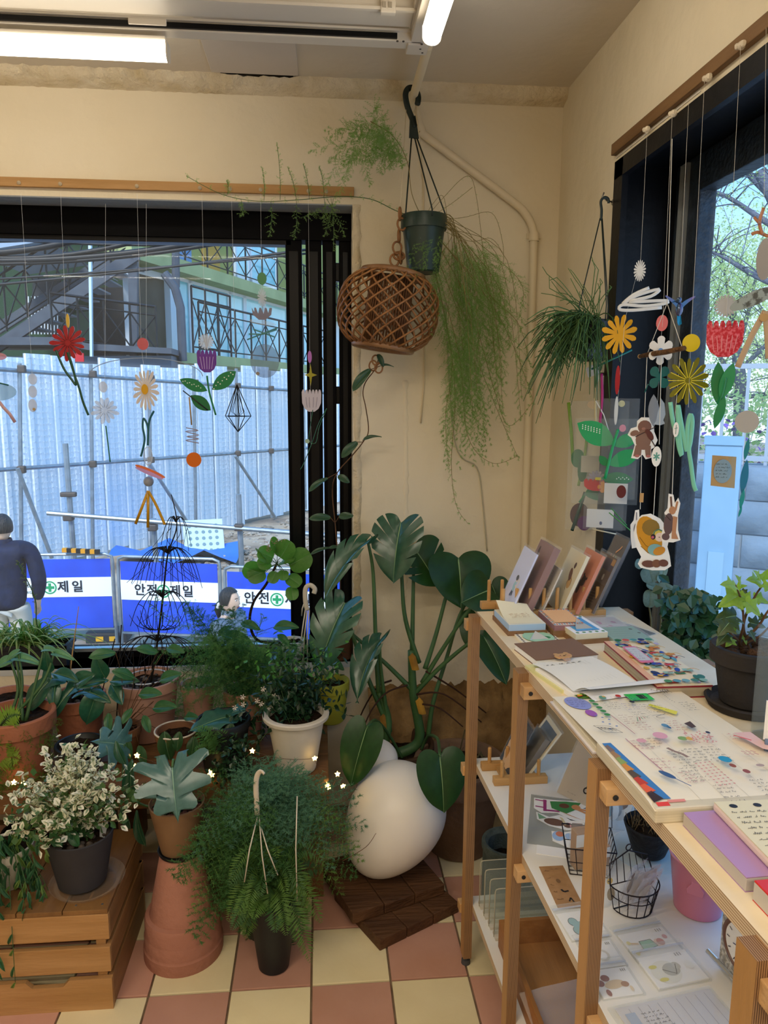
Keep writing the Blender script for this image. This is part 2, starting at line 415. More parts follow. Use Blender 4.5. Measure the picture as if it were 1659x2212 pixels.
# ================================================================== outside
GZ=-1.6
bluefab=mat('barrier_blue','#1d50d8',.55,.4,var=(3,'#1946c4'),alpha=.86)
galv=mat('galvanised_pipe','#8f9ca6',.45,.5,metal=.6,var=(8,'#7b868d'))
dirt=mat('dirt','#b0a28e',.95,.1,var=(1.1,'#7c7064',.35,.65),bump=(7,1.0))
gd=MB();rows=[];r=random.Random(11)
for j in range(41):
    yy=2.8+(j/40)**1.6*60
    rows.append([(-30+i*1.25,yy,GZ+.06*r.uniform(-1,1)*min(1,j/4))for i in range(49)])
ground=struct(gd.strip(rows),'ground',dirt,smooth=2)
def on(px,py,A,B):
    """point where a pixel's ray meets the upright plane through the plan points A, B"""
    d=ray(px,py);n=Vector((B[1]-A[1],A[0]-B[0],0));t=n.dot(Vector((A[0],A[1],0))-CAMP)/n.dot(d)
    return CAMP+d*t
# ---- white hoarding
a_,b_=at(235,1200,Z=GZ),at(630,1110,Z=GZ)
dv=Vector((b_.x-a_.x,b_.y-a_.y,0)).normalized();nv=Vector((dv.y,-dv.x,0))
HA=(a_.x,a_.y);HB=(b_.x,b_.y)
hmat=mat('hoarding_white','#dde6ee',.5,.3,var=(1.6,'#d3dfea',.3,.7),bump=(30,.12),obj_var=.03)
h0=a_-dv*6.0
hoard=thing('site_hoarding',(h0.x,h0.y,GZ),'white corrugated metal hoarding round the building site outside','fence',rz=math.atan2(dv.y,dv.x))
PW=.5
pm=MB();rows=[]
prof=[(0,0),(.02,.028),(.09,.028),(.11,0),(.17,0),(.20,.010),(.27,.010),(.29,0),(.36,0),(.39,.010),(.46,.010),(.48,0),(.5,0)]
pm.strip([[(x,-y,z)for x,y in prof]for z in(.02,1.2,2.4,3.62)]);pm.strip([[(x,.02,z)for x,y in prof[::-1]]for z in(.02,3.62)])
pm.strip([[(x,-y,3.62)for x,y in prof],[(x,.02,3.62)for x,y in prof]])
em=MB()
for kz in range(34):
    for kx in range(7):em.box((.03+.065*kx+(.03 if kz%2 else 0),-.028+.017*(1 if kx%3 else 0),.25+kz*.1),(.028,.008,.014))
pme=pm.mesh('panel',hmat);eme=em.mesh('emboss',hmat)
for k in range(36):
    o=newobj('panel',pme,hoard);o.location=(k*PW,rnd.uniform(-.012,.012),rnd.uniform(-.08,.1))
    if k%1==0:
        e=newobj('emboss',eme,o);e['kind']='stuff'
def pipe_between(p,q,r_,name='pipe',parent=None,n=8):return MB().tube([p,q],r_,n).obj(name,galv,parent,smooth=True)
HS=(a_.x+nv.x*.25,a_.y+nv.y*.25);HT=(b_.x+nv.x*.25,b_.y+nv.y*.25)
scaf=thing('scaffold_frame',(at(42,1200,Z=GZ).x,a_.y-1,GZ),'grey steel scaffold pipes bracing the white hoarding','scaffold')
clampm=mat('clamp_rust','#4f4a47',.6,.4,metal=.4)
def hz(a,b):return pipe_between(on(*a,HS,HT),on(*b,HS,HT),.035,parent=scaf)
for a,b in(((-40,795),(745,852)),((-40,1018),(745,962)),((430,1208),(745,1140))):hz(a,b)
for x,t,b in((42,785,1255),(196,787,1235),(322,800,1200),(418,792,1125),(510,796,1130),(582,800,1118),(655,805,1100)):hz((x,t),(x+5,b))
HN=(a_.x+nv.x*.5,a_.y+nv.y*.5);HM=(b_.x+nv.x*.5,b_.y+nv.y*.5)
for a,b in(((38,1012),(112,1205)),((322,1000),(432,1170)),((508,985),(595,1118))):
    pipe_between(on(*a,HN,HM),on(*b,HN,HM),.035,parent=scaf)
for x,y in((42,797),(196,808),(322,817),(418,826),(510,833),(582,839),(42,1014),(196,1002),(322,993),(418,986),(510,979),(582,974)):
    p=on(x,y,HS,HT)+nv*.06;MB().box(p,(.12,.1,.12),bev=.02).obj('clamp',clampm,scaf)
rail=thing('pipe_rail',at(150,1200,Z=GZ),'long galvanised pipe held low across the site on short posts','scaffold')
YP=10.6
pipe_between(at(102,1108,Y=YP),at(750,1160,Y=YP),.035,parent=rail)
for x,t in((150,958),(330,1120),(516,1068)):
    q=at(x,1100,Y=YP+.09);pipe_between(Vector((q.x,q.y,at(x,t,Y=YP+.09).z)),Vector((q.x+.03,q.y,GZ)),.04,parent=rail)
    MB().box((q.x,YP+.04,at(x,1118 if x<300 else 1140,Y=YP).z),(.13,.14,.1),bev=.02).obj('clamp',clampm,rail)
MB().box(at(148,1068,Y=YP+.05),(.22,.08,.07),bev=.02).obj('clamp',clampm,rail)
# ---- blue barriers with the Korean banner: 안전 + 제일
def hangul_mesh(txt,h):
    cu=bpy.data.curves.new('txt','FONT');cu.body=txt;cu.size=h;cu.align_x='CENTER';cu.align_y='CENTER';cu.extrude=.002;cu.resolution_u=2;cu.offset=.006
    o=bpy.data.objects.new('txt',cu);COL.objects.link(o)
    dg=bpy.context.evaluated_depsgraph_get();me=bpy.data.meshes.new_from_object(o.evaluated_get(dg));bpy.data.objects.remove(o)
    return me
inkm=C('#171d2a',.6);greenm=C('#1f8f5a',.5)
LET={c:hangul_mesh(c,.27)for c in '안전제일'}
for m in LET.values():m.materials.clear();m.materials.append(inkm)
bandm=mat('banner_white','#dfeaf6',.5,.4)
def barrier(pa,pb,zt,zb,label,ground_y):
    v=Vector((pb.x-pa.x,pb.y-pa.y,0));L=v.length;v.normalize()
    t=thing('site_barrier',(pa.x,pa.y,GZ),label,'barrier',rz=math.atan2(v.y,v.x),group='blue site barriers in a row')
    t.location.z=GZ;M=WM[t]
    hh=zt-GZ
    f=[(0.02,0,.0),(.02,0,hh-.1),(.03,0,hh-.03),(.1,0,hh),(L-.1,0,hh),(L-.03,0,hh-.03),(L-.02,0,hh-.1),(L-.02,0,0)]
    MB().tube(f,.019,8,M).obj('tube_frame',galv,t,smooth=True)
    MB().tube([(.02,0,.22),(L-.02,0,.22)],.014,6,M).obj('lower_rail',galv,t,smooth=True)
    fz0,fz1=.24,hh-.06
    MB().bb(.05,L-.05,-.006,.006,fz0,fz1,M=M).obj('blue_sheet',bluefab,t)
    bz0,bz1=fz0+(fz1-fz0)*.46,fz0+(fz1-fz0)*.74
    bd=MB().bb(.045,L-.045,-.012,-.007,bz0,bz1,M=M).obj('banner_band',bandm,t)
    zc=(bz0+bz1)/2
    for c,fx in(('안',.22),('전',.34),('제',.56),('일',.68)):
        o=newobj('letter',LET[c],bd);o.matrix_basis=T(L*fx,-.016,zc)@frame((0,0,0),(1,0,0),(0,0,1),(0,-1,0))@S(.56)
    q=MB();Mq=M@T(L*.447,-.013,zc)@frame((0,0,0),(1,0,0),(0,0,1),(0,-1,0))
    R0,R1=.080,.064;o1=ell(0,0,R0,R0,24);o2=ell(0,0,R1,R1,24)
    q.add([(x,y,.002)for x,y in o1+o2],[(i,(i+1)%24,24+(i+1)%24,24+i)for i in range(24)],Mq)
    q.prism(rect(-.016,-.052,.016,.052),0,.002,Mq);q.prism(rect(-.052,-.016,.052,.016),0,.0021,Mq)
    q.obj('green_cross',greenm,bd)
    return t
YBAR=8.9
p=[at(-14,1187,Y=YBAR),at(246,1196,Y=YBAR),at(250,1196,Y=8.75),at(478,1216,Y=8.5),at(481,1218,Y=8.5),at(745,1240,Y=8.2)]
barrier(p[0],p[1],p[1].z,0,'blue site barrier with white band behind the man, leftmost',YBAR)
barrier(p[2],p[3],p[2].z-.03,0,'blue site barrier with white band behind the wiry black plant',YBAR)
barrier(p[4],p[5],p[4].z-.03,0,'blue site barrier with white band to the right of the woman',YBAR)
# yellow and black warning tape round the top rail of the left barrier
mb=MB();q0,q1=at(135,1188,Y=8.83),at(215,1192,Y=8.83)
for i in range(8):
    a,b=q0.lerp(q1,i/8),q0.lerp(q1,(i+1)/8);mb.box((a+b)/2,((b-a).length,.05,.05),mi=i%2)
mb.top('warning_tape',[C('#c98a1e'),C('#16161a')],q0,'striped yellow and black warning sleeve on the barrier top rail','tape')
# rubble, boards and blocks on the site
rs=MB();r=random.Random(21)
for i in range(420):
    px=r.uniform(420,745);py=1266-.228*px+r.uniform(0,75)
    if i>300:px,py=r.uniform(100,640),r.uniform(1375,1460)
    q=at(px,py,Z=GZ);s_=r.uniform(.02,.09)*(.6 if i>300 else 1.2)
    rs.ball(q,s_,n=6,sq=(1,.8,.6),wob=lambda a,z:.25*sin(3*a+z*4))
rs.obj('rubble',mat('stone_rubble','#a09a90',.9,.1,var=(3,'#7b746a')),kind='stuff')
q=at(400,1205,Z=GZ);M=T(q)@RZ(.25)@RX(-.5)
b1=thing('drain_board',q,'pale perforated board lying on the dirt behind the barrier','board')
pb=MB().bb(0,.75,0,.06,0,.75,M=M,bev=.01).obj('board',C('#b9d3d6'),b1)
mb=MB()
for i in range(5):
    for j in range(5):mb.prism(ell(.12+i*.125,.12+j*.125,.035,.035,8),0,.004,M@frame((0,-.002,0),(1,0,0),(0,0,1),(0,-1,0)))
mb.obj('hole',C('#6e8a90'),pb)
tp_=MB();q=at(300,1222,Z=GZ);rows=[[(q.x-.5+i*.28,q.y-.15+j*.3,GZ+.16+.10*sin(i*1.3+j)+.04*cos(i*2.1))for i in range(9)]for j in range(5)]
tp_.strip(rows).top('tarpaulin',mat('tarp_blue','#2a6fd0',.5,.4),(q.x,q.y,GZ),'crumpled bright blue tarpaulin heaped behind the barriers','tarpaulin',smooth=2)
q=at(237,1385,Z=GZ);bl=thing('barrier_foot',q,'dark concrete block with yellow marks under the first barrier joint','block')
MB().bb(q.x-.25,q.x+.25,q.y-.15,q.y+.15,GZ,GZ+.16,bev=.03).obj('block',C('#2c3138'),bl)
mb=MB()
for k in(-.12,.04):mb.bb(q.x+k,q.x+k+.09,q.y-.155,q.y-.149,GZ+.05,GZ+.11)
mb.obj('yellow_mark',C('#e0a92a'),bl)
# ---- apartment house behind the hoarding: a facade running away to the right and an open stair on the left
FA,FB=(at(295,545,Y=22).x,22.0),(at(622,640,Y=31.5).x,31.5)
fdir=Vector((FB[0]-FA[0],FB[1]-FA[1],0));FL=fdir.length;fdir.normalize();fn=Vector((fdir.y,-fdir.x,0))
bld=thing('apartment_building',(FA[0],FA[1],GZ),'apartment block with green floor bands, black railings and an outside stair','building')
BM_=frame((FA[0],FA[1],0),fdir,Vector((0,0,1)),fn)
def fu(px,py):
    q=on(px,py,FA,FB);return(q-Vector((FA[0],FA[1],0))).dot(fdir),q.z
def fbox(u0,u1,z0,z1,w0,w1,name,m,parent=None):return MB().bb(u0,u1,z0,z1,w0,w1,M=BM_).obj(name,m,parent or bld)
bgreen=mat('facade_green','#9fa878',.8,.2,var=(1.5,'#929b6c'));dgreen=mat('facade_darkgreen','#24402f',.8,.2)
bwhite=mat('facade_white','#cdd6dd',.7,.3);steel=mat('stair_steel','#38404c',.6,.4,var=(3,'#444d58'));steelb=mat('railing_black','#12151a',.5,.4)
cyan=mat('pane_sky','#5fb4c4',.1,.8,var=(.35,'#a9dbe0',.4,.6));yel=mat('facade_ochre','#b08b3c',.8,.2);bluew=mat('facade_blue','#4f7fb0',.6,.3)
EXT=FL+9
zt=fu(295,543)[1];zb=fu(295,572)[1]
fbox(-1.0,EXT,zb,zt,-.3,.55,'floor_band',bgreen)
fbox(0,EXT,GZ,zb,-.5,-.15,'wall',bwhite)
fbox(0,EXT,zt,zt+4.5,-.9,-.6,'wall',mat('facade_olive','#8f9455',.8,.2))
# upper storey: coloured panels and windows behind the railing
for(a,b,c_)in((375,402,'o'),(410,446,'b'),(470,505,'y'),(535,600,'b')):
    fbox(fu(a,560)[0],fu(b,560)[0],zt,zt+2.6,-.6,-.55,'door_panel',{'o':bgreen,'b':bluew,'y':yel}[c_])
def fwin(px0,px1,z0_,z1_,w=-.12,parent=bld):
    u0,u1=fu(px0,650)[0],fu(px1,650)[0]
    f_=MB();k=.12
    f_.bb(u0,u1,z0_,z0_+k,w-.03,w+.05,M=BM_).bb(u0,u1,z1_-k,z1_,w-.03,w+.05,M=BM_).bb(u0,u0+k,z0_,z1_,w-.03,w+.05,M=BM_).bb(u1-k,u1,z0_,z1_,w-.03,w+.05,M=BM_)
    f_=f_.obj('window',bwhite,parent);MB().bb(u0+k,u1-k,z0_+k,z1_-k,w-.01,w+.01,M=BM_).obj('pane',cyan,f_)
zw1=fu(395,598)[1];zw0=zw1-2.6
for a,b in((384,417),(417,500),(500,533),(533,575),(575,625),(625,690)):fwin(a,b,zw0,zw1)
fwin(535,565,zt+.3,zt+2.9,-.5);fwin(566,622,zt+.3,zt+2.9,-.5)
fbox(fu(362,650)[0],fu(377,650)[0],GZ,zb,-.15,.1,'pillar',bwhite)
fbox(fu(306,650)[0],fu(362,650)[0],GZ,zb-.2,-.15,-.1,'panel',mat('panel_brown','#585247',.7,.2,var=(2,'#494438')))
def railing(p,q,h,n,parent=bld,name='railing',cross=True,w=.03):
    """posts, top and bottom rails and X braces from p to q (feet)"""
    p,q=Vector(p),Vector(q);t=MB();up=Vector((0,0,h))
    t.tube([p+up,q+up],w*1.2,4);t.tube([p+up*.82,q+up*.82],w*.7,4);t.tube([p+up*.1,q+up*.1],w*.7,4)
    o=t.obj(name,steelb,parent)
    for i in range(n+1):k=p.lerp(q,i/n);MB().tube([k,k+up],w,4).obj('post',steelb,o)
    if cross:
        for i in range(n):
            a,b=p.lerp(q,i/n),p.lerp(q,(i+1)/n);MB().tube([a+up*.1,b+up*.82],w*.7,4).tube([a+up*.82,b+up*.1],w*.7,4).obj('brace',steelb,o)
    return o
F3=lambda u,z,w=.5:BM_@Vector((u,z,w))
railing(F3(-.9,zt),F3(EXT-2,zt),1.35,14)
zl=fu(400,770)[1]
fbox(0,EXT,zl-.3,zl,-.2,1.3,'floor_band',bgreen)
A2,B2=[(q_[0]+fn.x*1.2,q_[1]+fn.y*1.2)for q_ in(FA,FB)];r0,r1,r2,r3=[on(x,770,A2,B2)for x in(418,500,432,700)]
for q_ in(r0,r1,r2,r3):q_.z=zl
railing(r2,r3,1.5,9);railing(r0,r1,1.9,3)
# drain pipe with its bend, and the post by the corner
MB().tube([at(379,500,Y=21.6),at(380,620,Y=21.6)],.11,8).tube([at(355,590,Y=21.4),at(378,622,Y=21.4),at(390,665,Y=21.4),at(395,780,Y=21.4)],.12,8).obj('drain_pipe',steel,bld,smooth=True)
# stair block
ys=21.0
Pq=lambda x,y,Y=ys:at(x,y,Y=Y)
def slab(pts,Y0,Y1,name,m,parent=bld):
    vs=[at(x,y,Y=Y0)for x,y in pts];n=len(vs);vs+=[Vector((v.x,Y1,v.z))for v in vs]
    return MB().add(vs,[tuple(range(n)),tuple(range(2*n-1,n-1,-1))]+[(i,n+i,n+(i+1)%n,(i+1)%n)for i in range(n)]).obj(name,m,parent)
slab([(-60,470),(300,470),(300,800),(-60,800)],24.5,24.9,'wall',dgreen)
slab([(198,622),(290,618),(292,770),(198,770)],24.2,24.4,'door',C('#10151c'))
slab([(100,690),(200,670),(200,735),(100,735)],24.2,24.4,'panel',C('#3d5a48'))
slab([(-60,728),(130,728),(190,742),(370,752),(370,764),(190,756),(130,745),(-60,745)],20.2,22.5,'landing',steel)
slab([(-60,770),(370,768),(370,800),(-60,800)],20.6,22.5,'landing',C('#55606e'))
slab([(276,543),(298,540),(300,560),(-20,772),(-20,742)],20.9,21.05,'stringer',steel)
slab([(236,543),(256,540),(258,556),(-40,745),(-40,718)],22.5,22.65,'stringer',steel)
st=slab([(225,590),(227,590),(227,592),(225,592)],21.1,22.4,'step',C('#7d8896'))
for i in range(11):
    x,y=265-i*26,565+i*17.5
    slab([(x-10,y),(x+20,y),(x+20,y+4),(x-10,y+4)],21.05,22.5,'step',MATS['paint_7d8896'])
railing(Pq(285,540,20.95),Pq(-30,745,20.95),1.5,7)
railing(Pq(10,600,23.2),Pq(230,470,23.2),1.4,5)
railing(Pq(115,740,20.3),Pq(340,768,20.3),1.25,4)
railing(Pq(-40,530,22.6),Pq(150,505,22.6),1.3,4)
slab([(-60,500),(60,505),(100,520),(-60,545)],20.0,23.5,'landing',C('#8c9cae'))
slab([(276,560),(296,556),(296,775),(280,775)],21.0,21.2,'post',steel)
slab([(190,500),(196,500),(199,770),(194,770)],20.0,20.12,'post',C('#b8cfdb'))
slab([(70,600),(130,600),(130,720),(70,720)],23.9,24.0,'grille',C('#232a33'))
for i in range(10):
    slab([(60+i*7,640),(62+i*7,640),(62+i*7,722),(60+i*7,722)],23.7,23.75,'bar',bwhite)
MB().box(Pq(172,772,20.15),(.22,.04,.22)).obj('notice_plate',C('#b8212b'),bld)
MB().box(Pq(190,503,20.0),(.25,.3,.12)).obj('red_box',C('#d23a34'),bld)
cab=thing('overhead_cable',at(0,560,Y=15),'black overhead cables sagging across the street outside','cable')
for(a,b,sag,r_)in(((-40,563),(660,470),26,.045),((-40,570),(660,486),22,.03),((-40,548),(300,478),14,.05),((-40,605),(660,548),4,.016),((-40,618),(660,540),4,.02),((-40,556),(420,480),26,.035),((-40,512),(660,515),16,.02),((-40,520),(300,485),10,.03)):
    MB().tube([at(a[0]+(b[0]-a[0])*t,a[1]+(b[1]-a[1])*t+sag*4*t*(1-t),Y=15)for t in[i/14 for i in range(15)]],r_*1.35,5).obj('cable',steelb,cab,smooth=2)
# ================================================================== ceiling fittings
tr=thing('cable_trunking',(.2,1.9,ZC),'long white cable trunking across the ceiling above the window','trunking')
MB().bb(-1.9,.235,1.885,1.965,ZC-.05,ZC+.0,bev=.004).obj('trunk',whitepl,tr)
MB().bb(-1.9,.235,1.875,1.885,ZC-.055,ZC-.048).obj('lip',whitepl,tr)
ck=MB().bb(.15,.185,1.872,1.89,ZC-.062,ZC+.0,bev=.002).obj('bracket',whitepl,tr)
for k in(.158,.172):MB().bb(k-.004,k+.004,1.869,1.873,ZC-.052,ZC-.04).obj('clip',mat('clip_grey','#a59c8c',.5),ck)
rl=thing('light_rail',(.2,2.0,2.33),'white ceiling track with a black slot running along the window wall','track')
MB().bb(-1.9,.262,1.985,2.025,2.322,2.345,bev=.002).obj('rail',whitepl,rl)
MB().bb(-1.9,.262,1.975,1.985,2.342,2.347).obj('rail_flange',whitepl,rl)
MB().bb(-1.9,.20,1.978,1.986,2.326,2.338).obj('slot',black_v,rl)
MB().bb(-.45,-.36,1.974,1.984,2.328,2.343,bev=.002).obj('feed_clip',whitepl,rl)
r2=thing('light_rail',(.26,1.5,2.33),'white ceiling track leading from the corner joint towards the camera','track')
MB().bb(.235,.275,-.2,2.04,2.322,2.345,bev=.002).obj('rail',whitepl,r2)
MB().bb(.228,.24,-.2,1.97,2.345,2.362,bev=.002).obj('rail_flange',whitepl,r2)
j=MB().bb(.228,.282,1.99,2.045,2.317,2.348,bev=.003).obj('corner_joint',whitepl,r2)
for x,y in((.215,2.005),(.2,2.005),(.262,1.985),(.262,2.01),(.27,2.03)):
    MB().lathe([(.003,0),(.003,.002)],T(x,y-.03 if x<.23 else y,2.3165),8).obj('screw',clampm,j)
def tube_lamp(name,p,q,label):
    t=thing(name,p,label,'lamp')
    p,q=Vector(p),Vector(q);d=(q-p).normalized();L=(q-p).length
    s_=Vector((0,0,1)).cross(d);M=frame(p,s_,Vector((0,0,1)),d)
    out=[(-.021,.012),(-.021,-.012)]+[(.021*cos(a),-.012+.017*sin(a))for a in[pi+pi*i/8 for i in range(1,8)]]+[(.021,-.012),(.021,.012)]
    MB().prism(out,0,L,M).obj('diffuser',mat('lamp_glow','#fff1d8',.4,.2,emit=6.5),t,smooth=2)
    MB().prism(rect(-.018,.012,.018,.022),.004,L-.004,M).obj('housing',whitepl,t)
    MB().prism(rect(-.014,.022,.014,.030),.05,.10,M).obj('rail_adapter',whitepl,t)
    MB().prism([(x*1.06,y*1.06-.0006)for x,y in out],L-.003,L+.001,M).obj('end_cap',whitepl,t)
    return t
tube_lamp('tube_lamp',(-1.55,2.005,2.288),(-.363,2.005,2.288),'glowing tube lamp on the track along the window wall')
tube_lamp('tube_lamp',(.268,.75,2.288),(.268,1.855,2.288),'glowing tube lamp on the track running towards the camera')
# conduit: along the ceiling to the wall, slanting down and then straight to the floor
cond=thing('conduit_pipe',(.7,YB-.02,1.0),'cream painted conduit pipe slanting down the wall beside the corner','pipe')
q=at(925,298,Y=YB-.016);q2=at(1100,430,Y=YB-.016);q3=at(1135,462,Y=YB-.016);q4=at(1152,500,Y=YB-.016);q0=at(893,232,Y=YB-.02)
pm_=mat('pipe_cream','#e0d2b6',.5,.3)
MB().tube(spl([(.285,2.03,2.335),(.287,2.2,2.335),(.288,2.36,2.335),(.288,2.415,2.325),q0,(q.x-.02,q.y,q.z+.02),q,q2,q3,q4,(q4.x+.003,q4.y,q4.z-.08),(q4.x+.006,q4.y,1.2),(q4.x+.008,q4.y,.45),(q4.x+.008,q4.y,.05)],8),.0125,12).obj('conduit',pm_,cond,smooth=True)
sd=MB().tube([(q4.x+.003,q4.y+.0,q4.z-.005),(q4.x+.003,q4.y,q4.z-.03)],.0165,12).obj('coupling',pm_,cond,smooth=True)
MB().lathe([(.008,0),(.008,.006)],facing((q4.x+.024,YB,q4.z-.012)),10).obj('saddle',pm_,sd);MB().bb(q4.x-.018,q4.x+.03,YB-.004,YB,q4.z-.02,q4.z-.004).obj('saddle',pm_,sd)
MB().tube([(.30,2.40,2.345),(.315,2.43,2.26),(.335,YB-.006,2.12),(.338,YB-.006,1.9),(.345,YB-.006,1.5),(.335,YB-.006,1.36)],.0022,6).top('hanging_string',mat('cord_cream','#d8c8a8',.6),(.338,YB,1.36),'thin cream cord hanging down the wall behind the hanging fern','cord',smooth=2)
MB().tube(spl([(.41,YB-.006,1.75),(.45,YB-.008,1.3),at(1030,1010,Y=YB-.008),at(1042,1080,Y=YB-.008),at(1052,1190,Y=YB-.008)],6),.0022,6).top('hanging_string',mat('cord_grey','#b8b199',.6),at(1052,1190,Y=YB),'thin pale cord down the wall between the hanging fern and the shelf','cord',smooth=2)
# hanging strips over the windows
oak=woodmat('oak_strip','#b98f5c','#a37a46',3,(1,10,10))
oak2=woodmat('strip_brown','#80603e','#66482a',3,(8,1,8))
st1=thing('hanging_strip',(.1,YB,2.08),'slim pale wooden strip with hooks above the back window','strip')
MB().bb(-1.75,at(765,410,Y=YB-.012).x,YB-.014,YB,2.068,2.095,bev=.002).obj('strip',oak,st1)
PINX=[42,131,296,432,497,563,666,705]
for px in PINX:
    x=at(px,415,Y=YB-.016).x;MB().lathe([(.0055,0),(.006,.003),(.002,.005)],facing((x,YB-.014,2.078)),10).obj('pin',C('#b7a68a'),st1)
st2=thing('hanging_strip',(XR,1.99,2.08),'long brown wooden strip with clips above the right window','strip')
MB().bb(XR-.014,XR,.45,1.99,2.072,2.100,bev=.002).obj('strip',oak2,st2)
MB().bb(XR-.002,XR,1.55,1.985,2.064,2.069).obj('white_gap',whitepl,st2)
clipm=clear('clip_clear','#fff4dd',.5)
for px,py in((1398,280),(1455,245),(1530,168),(1602,98)):
    p=at(px,py,X=XR-.016)
    MB().ball(p,.008,n=8).ball(p+Vector((0,.014,.004)),.006,n=6).ball(p+Vector((-.004,-.012,-.002)),.006,n=6).obj('clip',clipm,st2,smooth=True,kind='stuff')
# ================================================================== the shelf unit
def ply(name,c1,c2,axis,n,cmul=1):
    """plywood edge: thin dark glue lines across one axis"""
    if name in MATS:return MATS[name]
    m=mat(name,c1,.55,.25);N,L=m.node_tree.nodes,m.node_tree.links
    tc=N.new('ShaderNodeTexCoord');sp=N.new('ShaderNodeSeparateXYZ');L.new(tc.outputs['Object'],sp.inputs[0])
    mu=N.new('ShaderNodeMath');mu.operation='MULTIPLY';mu.inputs[1].default_value=n;L.new(sp.outputs[axis],mu.inputs[0])
    fr=N.new('ShaderNodeMath');fr.operation='FRACT';L.new(mu.outputs[0],fr.inputs[0])
    nz=N.new('ShaderNodeTexNoise');nz.inputs['Scale'].default_value=25;L.new(tc.outputs['Object'],nz.inputs[0])
    ad=N.new('ShaderNodeMath');ad.operation='MULTIPLY_ADD';ad.inputs[1].default_value=.12;L.new(nz.outputs[0],ad.inputs[0]);L.new(fr.outputs[0],ad.inputs[2])
    rp=N.new('ShaderNodeValToRGB');L.new(ad.outputs[0],rp.inputs[0]);e=rp.color_ramp.elements
    e[0].position=.34;e[0].color=lin(c2);e[1].position=.48;e[1].color=lin(c1)
    L.new(rp.outputs[0],N['Principled BSDF'].inputs['Base Color'])
    return m
ply_x=ply('ply_edge_dark','#a07c58','#553a26','X',420);ply_z=ply('ply_edge_pale','#d8c3a4','#9c7c58','Z',300)
ply_face=woodmat('ply_face','#b88c5a','#a67c4a',2,(6,6,1));birch=woodmat('birch_top','#e6d6b8','#dcc9a6',2,(1,6,6),.45,.04)
white_lam=mat('white_laminate','#e6e3dc',.4,.4);blockw=woodmat('rail_wood','#d0a877','#bd9260',3,(1,8,8))
SM=T(.375,1.69,0)@RZ(.043)
shelf=thing('display_shelf',None,'plywood display shelf unit with three boards along the right window','shelf',M=SM)
PY=[-.014,-.372,-.735,-1.095]
SD=.362
def plybox(x0,x1,y0,y1,z0,z1,name,parent,mats,axis):
    b=MB().bb(x0,x1,y0,y1,z0,z1,M=SM)
    # faces: bottom, top, front, right, back, left
    plain={'X':(3,5),'Z':(0,1)}[axis]
    b.mi=[0 if i in plain else 1 for i in range(6)]
    return b.obj(name,mats,parent)
for k,y in enumerate(PY):
    for s_,x in enumerate((-.021,SD)):
        p_=plybox(x,x+.021,y-.016,y+.016,.024,.931,'post',shelf,[ply_face,ply_x],'X')
        MB().lathe([(.004,.03),(.004,.012),(.011,.01),(.012,0)][::-1],SM@T(x+.0105,y,0),12).obj('foot',C('#4a4a4c'),p_,smooth=True)
ZT,ZM,ZL=.935,.555,.175
for z,th,m in((ZT,.021,birch),(ZM,.018,white_lam),(ZL,.018,white_lam)):
    plybox(0,SD,-1.30,.004,z-th,z,'shelf_board',shelf,[m,ply_z],'Z')
    for k,y in enumerate(PY):
        ya,yb=(y+.016,y+.041)if k==0 else(y-.041,y-.016)
        rb=MB().bb(-.017 if k else-.026,SD+.02,ya,yb,z-th-.026,z-th-.0005,M=SM,bev=.0015).obj('rail',blockw,shelf)
        if k:
            MB().lathe([(.0042,0),(.0042,.0012),(.002,.0013),(.002,.0006)],SM@T(-.004,y-.041,z-th-.0135)@frame((0,0,0),(1,0,0),(0,0,1),(0,-1,0)),12).obj('screw',C('#2c2a28',.4),rb)
# ---- goods on the top board
def sheet(p,q,r_):
    """frame with origin p, x towards q and y towards r_ (orthogonalised), z up out of the sheet; returns frame, width, height"""
    p,q,r_=Vector(p),Vector(q),Vector(r_);x=(q-p);w=x.length;x.normalize();y=(r_-p);y-=x*y.dot(x);h=y.length;y.normalize()
    return frame(p,x,y,x.cross(y)),w,h
def flat(px1,px2,px3,Z):
    return sheet(at(*px1,Z=Z),at(*px2,Z=Z),at(*px3,Z=Z))
bam=woodmat('beech_rack','#c49a63','#b08550',3,(1,8,8));kraft=mat('kraft','#8d6a4c',.8,.2,var=(40,'#80603f'));paper=mat('paper','#e9e3d3',.7,.2);paperw=mat('paper_white','#eeecea',.7,.2)
sleeve=clear('sleeve_clear','#ffffff',.07,.05)
def rack(p,L,n,label,dh=.07,gap=.085):
    """two square rails side by side, each with a row of dowels"""
    t=thing('card_rack',p,label,'rack',rz=.02);M=WM[t]
    for y in(0,gap):
        o=(.0 if y==0 else-.012)
        b=MB().bb(o,o+L,y-.010,y+.010,0,.018,M=M,bev=.002).obj('rail',bam,t)
        for i in range(n):
            MB().lathe([(.0045,.016),(.0045,dh),(.003,dh+.002)],M@T(o+.02+(L-.04)*i/(n-1),y,0),10).obj('dowel',bam,b,smooth=True)
    for x in(.03,L-.03):MB().bb(x-.008,x+.008,.008,gap-.008,.004,.014,M=M).obj('cross_bar',bam,t)
    return t
p=at(1070,1340,Z=ZT);rack((p.x,p.y+.012,ZT),.268,8,'wooden dowel rack full of greeting cards on the top board')
